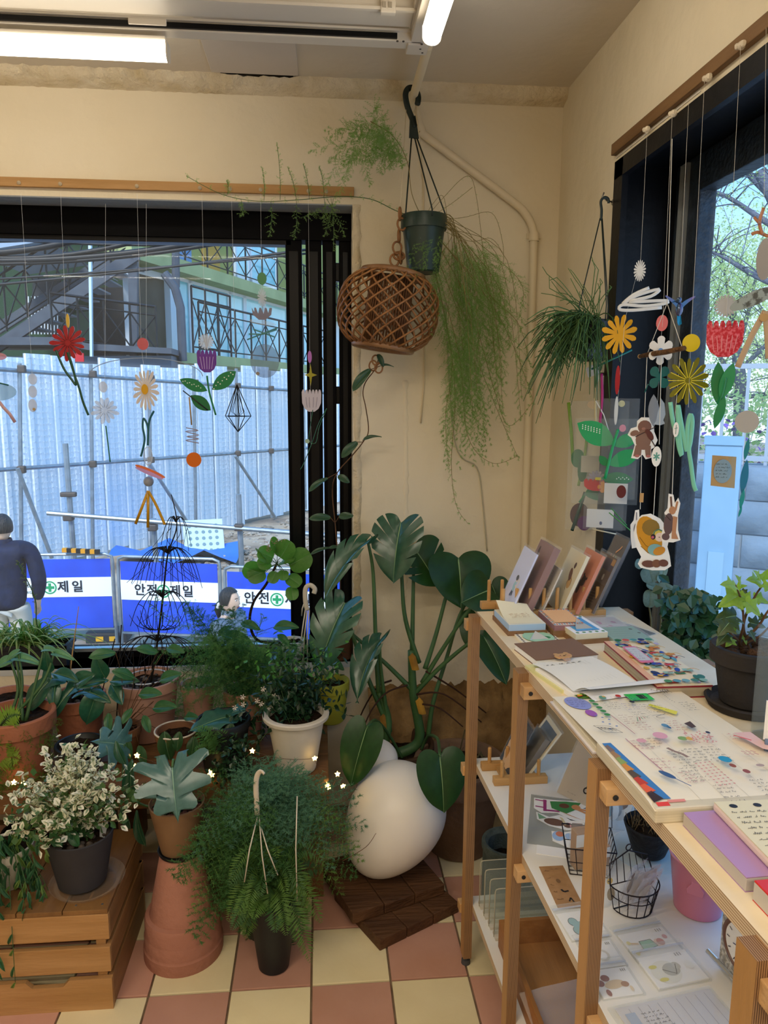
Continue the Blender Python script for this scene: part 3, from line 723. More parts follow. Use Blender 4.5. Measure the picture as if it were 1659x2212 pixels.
def card(px,py,Y0,Zb,w,h,th,lean,m,label,art=None,name='greeting_card',slv=True,turn=0.0,cat='card',group=None):
    """upright card whose near lower corner is seen at the pixel: it runs away from the viewer and leans to the right"""
    b=at(px,py,Y=Y0);b.z=Zb
    t=thing(name,b,label,cat,rz=turn,group=group)
    M=WM[t]@frame((0,0,0),(0,-1,0),(sin(lean),0,cos(lean)),(-cos(lean),0,sin(lean)))@T(-w,0,0)
    MB().bb(0,w,0,h,-th,0,M=M).obj('sheet',m,t)
    if slv:MB().bb(-.002,w+.002,-.002,h+.006,-th-.001,.0012,M=M).obj('sleeve',sleeve,t)
    if art:
        A=Art(M,.0003);art(A,w,h);A.done(t)
    return t,M
def fig(A,x,y,s_,shirt='#9cc6cf',leg='#39435e',skin='#e8d3c0',hair='#4a484c'):
    A.line([(x-.1*s_,y),(x,y+.3*s_)],.14*s_,leg);A.line([(x+.12*s_,y+.05*s_),(x+.05*s_,y+.3*s_)],.14*s_,leg)
    A.el(x+.02*s_,y+.48*s_,.16*s_,.24*s_,shirt,.2);A.line([(x+.1*s_,y+.55*s_),(x+.32*s_,y+.45*s_),(x+.36*s_,y+.7*s_)],.07*s_,skin)
    A.el(x+.06*s_,y+.82*s_,.13*s_,.14*s_,skin);A.el(x+.0*s_,y+.87*s_,.16*s_,.13*s_,hair);A.el(x+.36*s_,y+.78*s_,.09*s_,.12*s_,'#dcd8d2')
def a_clouds(A,w,h):
    for cx,cy in((.35,.72),(.7,.6),(.55,.85)):
        A.line([(w*cx+.008*cos(k)*(1+.3*sin(3*k)),h*cy+.005*sin(k)*(1+.3*cos(2*k)))for k in[i*pi/6 for i in range(13)]],.0006,'#4a4642')
    A.line([(0,h*.3),(w*.2,h*.42),(w*.45,h*.34),(w*.6,h*.45),(w*.8,h*.33),(w,h*.4)],.0006,'#4a4642').line([(w*.3,h*.1),(w*.5,h*.25),(w*.75,h*.16),(w*.9,h*.3)],.0006,'#4a4642')
    for i in range(7):A.line([(w*(.55+.05*i),h*(.46+.02*(i%3))),(w*(.57+.05*i),h*(.52+.02*(i%2)))],.001,'#3a352f')
def a_bird(A,w,h):A.el(w*.72,h*.5,.012,.016,'#c99b5a',.3).el(w*.62,h*.62,.009,.017,'#6b3b26',.5).el(w*.66,h*.78,.006,.008,'#52301f').line([(w*.72+.012*cos(a),h*.46+.016*sin(a))for a in[i*pi/8 for i in range(12)]],.0014,'#3b2418')
def a_bear(A,w,h):A.el(w*.62,h*.5,.012,.014,'#4a2f25').el(w*.50,h*.38,.010,.018,'#4a2f25',.3).el(w*.75,h*.56,.004,.004,'#4a2f25').el(w*.55,h*.6,.004,.004,'#4a2f25').el(w*.7,h*.47,.004,.006,'#5d3c2e')
def a_dark(A,w,h):
    A.rc(0,0,w,h*.5,'#5b4632').rc(w*.45,h*.75,w*.95,h*.95,'#4b4656').el(w*.7,h*.62,.005,.008,'#c9c3b2').rc(w*.8,h*.86,w*.98,h*.97,'#a8804f')
    for i in range(5):A.line([(w*.15,h*(.08+.05*i)),(w*.8,h*(.14+.05*i))],.0012,'#8d7352')
def a_tree(A,w,h):
    A.M=A.M@T(0,h*.42,0);h*=.58
    for i in range(22):A.el(w*rnd.uniform(.3,.75),h*rnd.uniform(.2,.5),.002,.003,rnd.choice(['#6d8a4e','#c77b4c','#e4c08a','#9a4f3c']))
    A.line([(w*.55,h*.6),(w*.72,h*.72),(w*.78,h*.8)],.004,'#e0a070');A.line([(w*.5,h*.2),(w*.55,h*.62)],.001,'#b98d68')
LN=.40
card(1100,1329,1.622,ZT+.012,.103,0.155,.004,LN,mat('card_lilac','#ccd0ea',.4),'pale lilac card with a cartoon boy drinking, first in the rack',lambda A,w,h:fig(A,w*.5,h*.22,.055))
card(1131,1331,1.622,ZT+.012,.105,0.172,.016,LN,mat('card_mauve','#8a6257',.4),'thick mauve brown card stack behind the lilac card',lambda A,w,h:A.el(w*.2,h*.55,.014,.028,'#3b3a2c').el(w*.2,h*.85,.006,.012,'#4a2c22').el(w*.25,h*.3,.016,.01,'#2f3322'))
card(1168,1333,1.622,ZT+.012,.100,0.115,.003,LN,mat('card_sketch','#cfc8ba',.3),'pale card with an outline landscape of clouds and hills',a_clouds)
card(1209,1335,1.622,ZT+.012,.105,0.149,.008,LN,mat('card_cream','#dccfae',.4),'cream card with a brown bird drawing in the rack',a_bird)
card(1243,1333,1.622,ZT+.012,.104,0.149,.008,LN,mat('card_orange','#cc7a56',.5),'orange card with a dark brown bear drawing in the rack',a_bear)
card(1279,1329,1.622,ZT+.012,.100,0.140,.005,LN,mat('card_umber','#57463a',.3),'dark brown card with a photo print at the right end of the rack',a_dark)
card(1296,1263,1.72,ZT+.001,.085,.178,.007,LN,mat('card_charcoal','#4a4344',.25),'charcoal card with a sparkling tree standing highest behind the rack',a_tree)
# memo pads
def pad(px1,px2,px3,th,base,side,face,label,art,name='memo_pad',curl=None):
    M,w,h=flat(px1,px2,px3,ZT);t=thing(name,M.translation,label,'notepad');
    if base:MB().bb(-.003,w+.003,-.003,h+.003,0,base,M=M).obj('tray',kraft,t)
    MB().bb(0,w,0,h,base,base+th,M=M).obj('pages',[side][0],t)
    MB().bb(0,w,0,h,base+th,base+th+.0006,M=M).obj('top_sheet',face,t)
    A=Art(M,base+th+.0009);art(A,w,h);A.done(t)
    if curl:curl(M,w,h,base+th+.001,t)
    return t
def curl1(M,w,h,z,t):
    rows=[[(w*(.03+.9*i/8),h*(.05+.93*k),z+.0+.020*max(0,k-.35)**1.5*(1-.5*i/8)*2.2)for i in range(9)]for k in[j/8 for j in range(9)]]
    o=MB().strip(rows,M).obj('lifted_sheet',mat('sheet_cream','#ece1bd',.6),t,smooth=2)
    A=Art(M,z+.004);[A.scrib(w*.22,h*(.62-.1*i),w*.75,.006,'#c0874a',seed=i)for i in range(4)];A.done(o)
def curlc(col,x0,y0,x1,y1):
    def f(M,w,h,z,t):
        MB().add([(w*x0,h*y0,z),(w*x1,h*y0*1.0,z),(w*(x0+x1)/2*1.02,h*y1,z+.009),(w*x0,h*(y0+.05),z+.004)],[(0,1,2,3)],M).obj('lifted_sheet',col,t)
    return f
pad((1099,1373),(1178,1370),(1083,1338),.014,.010,mat('pad_blue','#a9c4de',.6),mat('pad_cream','#e3dfce',.6),'cream memo pad with a lifted sheet and pale blue sides',lambda A,w,h:A.rc(w*.05,h*.05,w*.95,h*.95,'#efe5c6'),curl=curl1)
def a_air(A,w,h):
    A.rc(0,0,w,h,'#efe9dc')
    for i in range(12):
        for y in(0,.92):A.rc(w*i/12,h*y,w*(i+.5)/12,h*(y+.08),'#d8745f' if i%2 else '#7f95ae')
        for x in(0,.94):A.rc(w*x,h*i/12,w*(x+.06),h*(i+.5)/12,'#d8745f' if i%2 else '#7f95ae')
    A.rc(w*.07,h*.09,w*.93,h*.91,'#efb985')
pad((1197,1376),(1262,1374),(1172,1342),.012,.014,mat('pad_mauve','#9a6f70',.6),paper,'memo pad with an airmail striped border and peach middle',a_air)
def a_green(A,w,h):
    for i in range(9):
        for jx,jy in((i/9+.03,.06),(i/9+.03,.93),(.05,i/9+.05),(.94,i/9+.05)):A.el(w*jx,h*jy,.0022,.0030,'#5d3b34',.5,6)
    A.el(w*.52,h*.5,w*.4,h*.42,'#a5cfae',0,22);A.el(w*.62,h*.42,w*.2,h*.12,'#3f8a58',0,12)
pad((1135,1397),(1218,1393),(1128,1368),.003,.0,paper,mat('sheet_pale','#ece4cc',.6),'cream memo pad with a mint green circle, no tray',a_green,curl=curlc(mat('sheet_grey','#c6c3b6',.6),.22,.22,.78,.7))
def a_blue(A,w,h):
    for i in range(5):A.el(w*(.1+.2*i),h*.06,.004,.004,'#5d9466',0,8).el(w*(.1+.2*i),h*.94,.004,.004,'#5d9466',0,8)
    A.rc(w*.14,h*.16,w*.86,h*.84,'#5fa9d8')
    for i in range(8):A.el(w*(.18+.09*i),h*.16,.004,.004,'#5fa9d8',0,8).el(w*(.18+.09*i),h*.84,.004,.004,'#5fa9d8',0,8)
    for i in range(5):A.line([(w*.18,h*(.28+.1*i)),(w*.82,h*(.28+.1*i))],.0005,'#3f86b8')
pad((1243,1392),(1312,1387),(1206,1354),.012,.010,mat('pad_dotted','#d9d2b4',.6),paperw,'white memo pad with a blue scalloped panel and folded corner',a_blue,curl=curlc(mat('sheet_fold','#b6b2a6',.6),.2,.22,.75,.6))
# envelopes and clear packets
def packet(px1,px2,px3,Z,th,label,m,art=None,name='card_packet',slv=True,cat='packet'):
    M,w,h=flat(px1,px2,px3,Z);t=thing(name,M.translation,label,cat)
    MB().bb(0,w,0,h,.0005,th,M=M).obj('insert',m,t)
    if slv:MB().bb(-.006,w+.006,-.004,h+.014,.0002,th+.0012,M=M).obj('sleeve',mat('sleeve_shiny','#f2f4f2',.06,.8,alpha=.16),t)
    if art:A=Art(M,th+.0003,.00003);art(A,w,h);A.done(t)
    return t
def a_lines(c_,n=5,col='#5f7f6c'):
    def f(A,w,h):
        for i in range(n):A.line([(w*.08,h*(.2+.15*i)),(w*.7,h*(.2+.15*i))],.0006,col)
        A.el(w*.82,h*.78,.004,.005,'#4d5a48').el(w*.9,h*.5,.004,.004,'#4d5a48')
    return f
packet((1332,1396),(1412,1392),(1290,1365),ZT,.010,'sage green lined card set in a clear packet',mat('card_sage','#8fae98',.5),a_lines('g'))
def a_pink(A,w,h):
    for i in range(12):A.el(w*rnd.uniform(.3,.95),h*rnd.uniform(.1,.7),.007,.004,rnd.choice(['#c08a9c','#b37488','#d2a8b2']),rnd.random()*3,8)
packet((1296,1370),(1372,1366),(1248,1340),ZT,.004,'clear packet with crumpled pink paper beside the rack',mat('packet_pale','#c9bfb8',.3),a_pink)
packet((1390,1376),(1416,1370),(1345,1352),ZT,.002,'flat dark clear sleeve lying at the window edge of the board',mat('sleeve_dark','#59605f',.15,.6))
# brown notebook, open notebook with a bear clip, picture book
def book(px1,px2,px3,th,cover,label,Z=ZT,name='notebook',edge=paperw,art=None,cat='notebook',ct=.002):
    M,w,h=flat(px1,px2,px3,Z);t=thing(name,M.translation,label,cat)
    MB().bb(.001,w-.001,.001,h-.001,ct*.6,th-ct,M=M,bev=.001).obj('pages',edge,t)
    MB().bb(0,w,0,h,th-ct,th,M=M).obj('cover',cover,t);MB().bb(0,w,0,h,0,ct*.6,M=M).obj('cover',cover,t)
    if art:A=Art(M,th+.0003,.00004);art(A,w,h);A.done(t)
    return t,M,w,h
book((1158,1441),(1292,1428),(1132,1402),.014,mat('cover_brown','#7f5f4a',.7),'closed notebook with a plain brown cover on the top board',ct=.0015)
nb=thing('open_notebook',at(1225,1495,Z=ZT),'open lined notebook with handwriting held by an animal clip','notebook')
pA,pB,pC,pD=at(1180,1442,Z=ZT),at(1238,1512,Z=ZT),at(1415,1486,Z=ZT),at(1318,1424,Z=ZT)
M,w,h=sheet(pB,pC,pA)
MB().bb(0,w*.72,-.002,h*.86,0,.011,M=M,bev=.001).obj('pages',paperw,nb)
MB().bb(-.004,w*.3,h*.2,h+.01,0.0,.006,M=M).obj('yellow_pages',mat('pages_yellow','#d9d59a',.7),nb)
rows=[[(w*(.02+.78*i/8),h*(.04+.94*k),.0125+.006*sin(pi*k)*(1-.5*i/8))for i in range(9)]for k in[j_/8 for j_ in range(9)]]
lf=MB().strip(rows,M).obj('left_leaf',paper,nb,smooth=2)
A=Art(M,.0155,.0000)
for i in range(11):A.line([(w*(.14+.05*i),h*.2),(w*(.10+.052*i),h*.86)],.0004,'#b8b4a4')
for i in range(3):A.scrib(w*(.12+.16*i),h*.80,w*(.24+.16*i),.007,'#55524c',seed=i)
for i in range(5):A.scrib(w*.12,h*(.70-.07*i),w*.30,.006,'#66625a',seed=20+i)
for v in range(len(A.mb.v)):pass
A.done(lf)
rows=[[(w*(.03+(.98+.03*k)*i/8),h*(.04-.30*k),.0135+.020*k*(1-.4*i/8)+.004*sin(pi*k))for i in range(9)]for k in[j_/6 for j_ in range(7)]]
MB().strip(rows,M).obj('right_leaf',mat('paper_lifted','#f0ece2',.6),nb,smooth=2)
rows=[[(w*(.06+(.9+.03*k)*i/8),h*(.03-.34*k),.011+.004*k+.004*sin(pi*k))for i in range(9)]for k in[j_/6 for j_ in range(7)]]
MB().strip(rows,M).obj('leaf',paperw,nb,smooth=2)
ck_=thing('paper_clip',M@Vector((w*.42,h*.93,.02)),'small wooden animal face clip on the open notebook','clip')
CM=M@T(w*.42,h*.97,.019)
MB().prism(rrect(-.017,-.008,.017,.011,.007),0,.003,CM).obj('face',mat('clip_wood','#c79a68',.5),ck_)
A=Art(CM,.0032);A.el(-.011,.011,.005,.004,'#c79a68').el(.011,.011,.005,.004,'#c79a68').el(-.006,.002,.0015,.0012,'#3a2a20').el(.006,.002,.0015,.0012,'#3a2a20').el(0,-.002,.003,.0018,'#5a3b2b').el(-.01,-.003,.0025,.002,'#d98f78').el(.01,-.003,.0025,.002,'#d98f78');A.done(ck_)
MB().bb(-.006,.006,-.016,-.006,-.002,.001,M=CM).obj('jaw',clear('clip_jaw','#e8c8b0',.4),ck_)
def a_pic(A,w,h):
    A.rc(0,0,w,h,'#ecd9b4');A.rc(0,0,w*.13,h,'#e5b08e')
    cols=['#2b4a9c','#c8433f','#d9a83a','#3f7a4a','#5a9aa8','#8fb5a2','#24325e','#c9742f','#b8a6c0','#2f6f5a']
    r=random.Random(4)
    for i in range(64):
        c_=r.choice(cols);x,y=w*r.uniform(.17,.95),h*r.uniform(.06,.95)
        A.el(x,y,w*r.uniform(.02,.075),h*r.uniform(.015,.045),c_,r.uniform(-.5,.5),10)
        if i%3==0:A.rc(x-.008,y-.006,x+.010,y+.005,r.choice(cols));A.line([(x,y),(x+.016,y+.006),(x+.022,y-.004)],.0022,r.choice(['#2a2a35','#a8402f','#d9a83a']))
        if i%4==0:A.el(x+.012,y+.004,.003,.004,'#e2b48c',0,8)
    for i in range(5):A.el(w*(.25+.16*i),h*.05,w*.07,h*.03,['#4d8a58','#5a9aa8','#6fa7b0','#3f7a6a','#88b4a0'][i],.05,12)
    for i in range(5):A.el(w*(.25+.16*i),h*.955,w*.07,h*.03,['#2f6b45','#c9584f','#4f8f8c','#24325e','#4d8a6a'][i],.1,12)
pb_,M,w,h=book((1418,1510),(1538,1506),(1290,1408),.022,mat('cover_red','#8e2a36',.4),'thick picture book with a bright patterned cover by the window',name='picture_book',art=a_pic,cat='book',ct=.003,edge=mat('pages_stack','#b8ab93',.7,var=(30,'#9f9279'),stretch=(.1,.1,14)))
tg=MB().prism(rrect(w*.15,h*.42,w*.42,h*.78,.004),.0275,.029,M).top('price_tag',mat('tag_pink','#d9789a',.5),M@Vector((w*.3,h*.6,.025)),'pink edged text tag lying on the picture book','tag')
A=Art(M,.0292,.00003);A.add(rrect(w*.17,h*.45,w*.40,h*.75,.003),'#c8c6c2');[A.scrib(w*.18,h*(.69-.05*i),w*.37,.0045,'#6a6668',seed=i)for i in range(5)];A.done(tg)
# planner: an open diary of two spreads lying across the board
pl=thing('planner',at(1306,1640,Z=ZT),'thick open planner covered with stickers and handwriting','planner')
M,w,h=sheet(Vector((.402,.795,ZT)),Vector((.632,.803,ZT)),Vector((.405,1.155,ZT)))
def page(rows,name,m,parent=pl):return MB().strip(rows,M).obj(name,m,parent,smooth=2)
h2=h*.5
MB().bb(.001,w-.001,h2+.001,h,0,.010,M=M,bev=.002).obj('page_block',mat('pages_cream','#dcd2ba',.7,stretch=(.1,.1,14),var=(30,'#c9bea2')),pl)
MB().bb(.001,w-.001,.0,h2-.001,0,.020,M=M,bev=.003).obj('page_block',MATS['pages_cream'],pl)
MB().bb(-.003,w+.002,h2,h+.003,-.0,.0025,M=M).obj('cover',mat('cover_clear','#d7d2d6',.3),pl)
ZF=lambda k:.0115+.010*(k**2)if k<1 else 0
up=[[(w*i/6,h2+(h-h2)*(1-k),.0115+.0095*k)for i in range(7)]for k in[j_/10 for j_ in range(11)]]
lo=[[(w*i/6,h2*(1-k),.0212-.004*max(0,k-.88)/.12)for i in range(7)]for k in[j_/10 for j_ in range(11)]]
pp=mat('planner_paper','#e9dfc8',.65,.2)
upo,loo=page(up,'page',pp),page(lo,'page',pp)
def drape(A,fz):
    """lay the print on the curved page"""
    I=M.inverted();A.mb.v=[tuple(M@Vector(((q:=I@Vector(v)).x,q.y,q.z+fz(q.y))))for v in A.mb.v]
fu_=lambda y:.0115+.0095*min(1,max(0,1-(y-h2)/(h-h2)))
fl_=lambda y:.0212-.004*max(0,.12-y/h2)/.12
A=Art(M,.0014,.00006);y_=lambda k:h2+h2*k
A.el(w*.13,y_(.80),w*.085,h2*.16,'#8d97cf',.1,20).el(w*.15,y_(.55),w*.037,h2*.08,'#a05cae',0,14)
for i in range(4):A.scrib(w*.07,y_(.86-.05*i),w*.19,.005,'#4c4f86',seed=i)
r=random.Random(3)
A.rc(w*.17,y_(.90),w*.52,y_(1.0),'#4f7a35')
for i in range(40):A.el(w*r.uniform(.18,.51),y_(r.uniform(.91,.99)),.0035,.0028,r.choice(['#d23b30','#e6c02e','#e9d24a','#3f6a2a','#e0672f','#d97fa0','#7fa83c']),r.random(),7)
A.rc(w*.52,y_(.76),w*.70,y_(.93),'#2fbf55').rc(w*.60,y_(.79),w*.66,y_(.90),'#173a24')
for i in range(4):A.scrib(w*.53,y_(.88-.04*i),w*.59,.004,'#1f6a36',seed=40+i)
for i in range(5):A.el(w*.235,y_(.80-.085*i),w*.022,h2*.03,'#3f8a4d',-.3,10)
A.add([(w*.59,y_(.62)),(w*.70,y_(.38)),(w*.74,y_(.45)),(w*.62,y_(.66))],'#e6dc4e')
for i in range(3):A.scrib(w*.61,y_(.60-.05*i),w*.70,.004,'#8d8434',seed=60+i)
for i in range(7):A.el(w*(.15+.03*(i%3)),y_(.45-.05*i),.0022,.0022,'#5a7ab8',0,5)
for gx in(.28,.40,.52,.64,.76):A.line([(w*gx,y_(.88)),(w*(gx+.005),y_(.02))],.0004,'#c4bba6')
A.line([(w*.25,y_(.44)),(w*.27,y_(.02))],.0012,'#b06f7c')
for i in range(8):A.el(w*(.80+.004*sin(i)),y_(.9-.035*i),.001,.001,'#555',0,5)
for(gx,gy,n,c_)in((.29,.74,5,'#6d665c'),(.41,.66,4,'#7a6aa8'),(.53,.62,5,'#6d665c'),(.29,.40,5,'#a0605c'),(.41,.45,4,'#6d665c'),(.33,.22,4,'#b06060'),(.55,.22,5,'#b5605a'),(.82,.62,5,'#5d5750'),(.48,.80,3,'#7a5ac0')):
    for i in range(n):A.scrib(w*gx,y_(gy-.045*i),w*(gx+.09),.0042,c_,seed=int(gx*100)+i)
A.el(w*.33,y_(.84),w*.025,h2*.045,'#5f9a86').el(w*.345,y_(.86),w*.012,h2*.02,'#d8b46a');A.el(w*.455,y_(.86),w*.02,h2*.035,'#c2362f').el(w*.50,y_(.70),w*.018,h2*.03,'#2a2833')
A.el(w*.52,y_(.14),w*.022,h2*.04,'#5a8aa8').el(w*.53,y_(.10),w*.012,h2*.03,'#3d6a8a');A.add([(w*.66,y_(.16)),(w*.72,y_(.20)),(w*.71,y_(.08)),(w*.67,y_(.06))],'#51382e')
A.line([(w*.58+.014*cos(k)*sin(2*k),y_(.36)+.012*sin(k))for k in[i*pi/14 for i in range(29)]],.0009,'#6a6a6a');A.line([(w*.52,y_(.36)),(w*.64,y_(.37))],.0009,'#6a6a6a')
for i in range(10):A.line([(w*(.06+.010*i),y_(.18-.006*i)),(w*(.085+.010*i),y_(.12-.006*i+.04*(i%2)))],.0012,'#33312e')
A.line([(w*.05,y_(.2)),(w*.09,y_(.05)),(w*.19,y_(.03)),(w*.15,y_(.17)),(w*.05,y_(.2))],.0009,'#55524c')
for k in range(5):A.line([(w*.4+.003*k,y_(.33)),(w*.37+.006*k,y_(.24+.02*k))],.0012,['#7a9a78','#b5605a'][k%2])
A.line([(w*(.74+.012*i),y_(.94+.03*sin(i*1.7)))for i in range(11)],.0009,'#4a4846').line([(w*(.80+.007*i),y_(.90+.05*sin(i*2.3)))for i in range(11)],.0009,'#4a4846')
drape(A,fu_);A.done(upo)
A=Art(M,.0014,.00006);y_=lambda k:h2*k
A.add([(w*.02,y_(.93)),(w*.075,y_(.93)),(w*.13,y_(.10)),(w*.03,y_(.10))],'#3f7cb8')
for i,c_ in enumerate(['#7d6a64','#a07a55','#8fa05a','#d08a3c','#5a4a3c','#c0402f','#e0603a','#3a2a26']):A.add([(w*.02,y_(.88-.1*i)),(w*(.045+.002*i),y_(.90-.1*i)),(w*(.06+.004*i),y_(.80-.1*i)),(w*.022,y_(.77-.1*i))],c_)
A.rc(w*.03,y_(.03),w*.10,y_(.07),'#d8433a').rc(w*.10,y_(.06),w*.2,y_(.085),'#d98a80')
for gx in(.28,.42,.56,.70,.84):A.line([(w*gx,y_(.98)),(w*(gx+.01),y_(.05))],.0004,'#c4bba6')
A.line([(w*.19,y_(.98)),(w*.23,y_(.4))],.0012,'#b06f7c')
for(gx,gy,n,c_)in((.20,.93,4,'#c07a80'),(.29,.95,4,'#6d665c'),(.22,.62,4,'#c07a80'),(.37,.72,6,'#5d5750'),(.48,.74,5,'#5d5750'),(.60,.76,6,'#5d5750'),(.33,.46,5,'#6d665c'),(.30,.40,4,'#c07a80'),(.66,.24,6,'#5d5750'),(.78,.22,6,'#5d5750'),(.42,.20,5,'#6d665c'),(.86,.95,3,'#d06a6a')):
    for i in range(n):A.scrib(w*gx,y_(gy-.045*i),w*(gx+.10),.0042,c_,seed=int(gx*90)+i)
for i in range(4):
    for k in range(9):A.el(w*(.46+.028*i),y_(.52-.04*k),.0018,.0014,'#d08a84',0,5)
for i in range(60):A.el(w*r.uniform(.57,.73),y_(r.uniform(.80,.98)),.0018,.0014,'#d8908c',r.random()*3,5)
A.el(w*.40,y_(.93),w*.045,h2*.06,'#d9a0ae',0,14).el(w*.52,y_(.86),w*.03,h2*.035,'#7fa05a').el(w*.56,y_(.85),w*.02,h2*.03,'#d8a850').el(w*.25,y_(.86),w*.03,h2*.035,'#d9a0a8')
A.line([(w*.36,y_(.72)),(w*.38,y_(.66)),(w*.41,y_(.62)),(w*.425,y_(.56))],.005,'#93786a')
A.el(w*.63,y_(.50),w*.035,h2*.05,'#2f93b8',.4).el(w*.20,y_(.33),w*.022,h2*.07,'#3c5a86',.5).line([(w*.22,y_(.28)),(w*.27,y_(.16))],.0015,'#3c5a86')
A.el(w*.63,y_(.40),w*.018,h2*.03,'#93503c').el(w*.67,y_(.31),w*.02,h2*.03,'#93504a').el(w*.90,y_(.40),w*.025,h2*.035,'#8a6a5c').el(w*.79,y_(.38),w*.025,h2*.02,'#b09a94').el(w*.72,y_(.93),w*.014,h2*.022,'#34354c')
A.add([(w*.88,y_(.90)),(w*.995,y_(.90)),(w*.995,y_(.55)),(w*.93,y_(.62))],'#e6bdb6').line([(w*.86,y_(.86)),(w*.93,y_(.76))],.003,'#dd6a6a')
for i in range(6):A.line([(w*(.78+.03*(i%3)),y_(.60-.04*(i//3))),(w*(.80+.03*(i%3)),y_(.57-.04*(i//3)))],.002,'#c99a94')
drape(A,fl_);A.done(loo)
# ring-hole diary, purple notebook and red book near the camera
def solid(p,q,r_,z0,z1,name,m,parent=None,bev=.001):
    M,w,h=sheet(p,q,r_);return MB().bb(0,w,0,h,z0,z1,M=M,bev=bev).obj(name,m,parent),M,w,h
Zs=ZT
t=thing('notebook',(.45,.72,ZT),'lilac notebook lying under the open ring diary','notebook')
P1,P2,P3=Vector((.442,.667,ZT)),Vector((.60,.675,ZT)),Vector((.432,.79,ZT))
solid(P1,P2,P3,.001,.016,'pages',mat('pages_grey','#bdb4ae',.7),t);o,M,w,h=solid(P1,P2,P3,.016,.0175,'cover',mat('cover_lilac','#b08ab8',.5),t);solid(P1,P2,P3,0,.001,'cover',MATS['cover_lilac'],t)
t=thing('red_book',(.45,.6,ZT),'bright red covered book at the near end of the top board','book')
P1,P2,P3=Vector((.452,.46,ZT)),Vector((.62,.468,ZT)),Vector((.442,.655,ZT))
solid(P1,P2,P3,.001,.021,'pages',mat('pages_grey2','#c4bcb2',.7),t);solid(P1,P2,P3,.021,.023,'cover',mat('cover_scarlet','#d0281e',.45),t);solid(P1,P2,P3,0,.001,'cover',MATS['cover_scarlet'],t)
rd=thing('ring_diary',(.5,.7,ZT+.018),'open diary with four binder holes and handwriting, over the lilac notebook','diary')
M,w,h=sheet(Vector((.472,.655,ZT+.019)),Vector((.66,.655,ZT+.019)),Vector((.462,.79,ZT+.019)))
MB().bb(0,w,0,h,0,.010,M=M,bev=.003).obj('page_block',mat('pages_blush','#e0c9c0',.7),rd)
pg=MB().bb(.001,w-.001,.002,h-.001,.010,.0112,M=M).obj('page',mat('page_buff','#dfd6b4',.65),rd)
A=Art(M,.0116,.00003)
for i in range(6):A.el(w*(.10+.16*i),h*.91,.005,.0042,'#2b2b30',0,12)
for c_ in range(2):
    for i in range(9):A.scrib(w*(.05+.45*c_),h*(.80-.08*i),w*(.40+.45*c_),.0055,'#6a6458',seed=i+c_*9)
A.el(w*.55,h*.35,.010,.005,'#8a8468',-.3).line([(w*.5,h*.8),(w*.58,h*.74),(w*.66,h*.78)],.002,'#6f8a98').line([(w*.74,h*.8),(w*.82,h*.66)],.003,'#c8645c').el(w*.9,h*.75,.008,.005,'#8a6a7a')
A.done(pg)
rows=[[(w*(.02+.98*i/8),-.002-.10*k,.010-.012*k+.012*sin(pi*k))for i in range(9)]for k in[j_/8 for j_ in range(9)]]
MB().strip(rows,M).obj('turned_page',mat('page_rose','#e6c6be',.6),rd,smooth=2)
rows=[[(w*(.03+.98*i/8),-.002-.10*k,.004-.012*k+.006*sin(pi*k))for i in range(9)]for k in[j_/8 for j_ in range(9)]]
MB().strip(rows,M).obj('turned_page',MATS['page_rose'],rd,smooth=2)
# ivy pot with saucer, acrylic box and sign card stand at the window side
clay_d=mat('clay_black','#2d2926',.85,.2,var=(8,'#3a3430',.35,.7),bump=(50,.15))
def pot(name,p,rb,rt,h,m,label,rim=.010,rh=.02,soil='#3a2a1c',cat='pot',group=None,fill=.86,stones=None,n=32,th=.006,lip=True):
    """flower pot: hollow body with a rim and a soil surface"""
    t=thing(name,p,label,cat,group=group);M=WM[t]
    pr=[(rb*.9,0),(rb,.004),(rt,h-rh),(rt+rim,h-rh),(rt+rim*1.1,h-.003),(rt+rim*.8,h),(rt-th*.4,h),(rt-th,h-.01),(rb+(rt-rb)*fill-th,h*fill)]if lip else \
         [(rb*.9,0),(rb,.004),(rt,h-.002),(rt-th*.5,h),(rt-th,h-.01),(rb+(rt-rb)*fill-th,h*fill)]
    MB().lathe(pr,M,n,0,False).lathe([(rb*.9,.001),(.0001,.001)],M,n,0,False).obj('pot_body',m,t,smooth=True)
    rs_=rb+(rt-rb)*fill-th
    r=random.Random(int(p[0]*1000));rows=[]
    for j_ in range(6):rows.append([(rs_*(1.02-j_/5.02)*cos(a),rs_*(1.02-j_/5.02)*sin(a),h*fill+.006*r.uniform(-1,1)+(.004*(j_/5)))for a in[2*pi*i/20 for i in range(20)]])
    so=MB().strip(rows,M,close=True).obj('soil',mat('soil_'+soil.strip('#'),soil,.95,.1,var=(60,'#1d140d',.3,.7),bump=(120,1)),t,smooth=2)
    if stones:
        k,sz,sm=stones;sb=MB()
        for i in range(k):
            a,q_=r.uniform(0,2*pi),rs_*math.sqrt(r.random())*.95
            sb.ball((q_*cos(a),q_*sin(a),h*fill+sz*.45),sz*r.uniform(.6,1.15),M,n=6,sq=(1,r.uniform(.7,1),r.uniform(.6,.9)),wob=lambda a,z,s_=r.random()*6:.12*sin(2*a+s_)+.1*sin(3*a+5*z))
        sb.obj('stones',sm,t,smooth=2,kind='stuff')
    return t
bark=mat('stone_lava','#4b3628',.95,.1,var=(60,'#6b4f3c',.35,.7),bump=(150,1))
IVP=(.728,1.085,ZT)
ivy_pot=pot('ivy_pot',(IVP[0]-.018,IVP[1]+.03,ZT+.008),.042,.054,.100,clay_d,'matt black clay pot with bark chips and ivy by the window',rim=.008,rh=.026,stones=(26,.014,bark))
ivp=WM[ivy_pot].translation
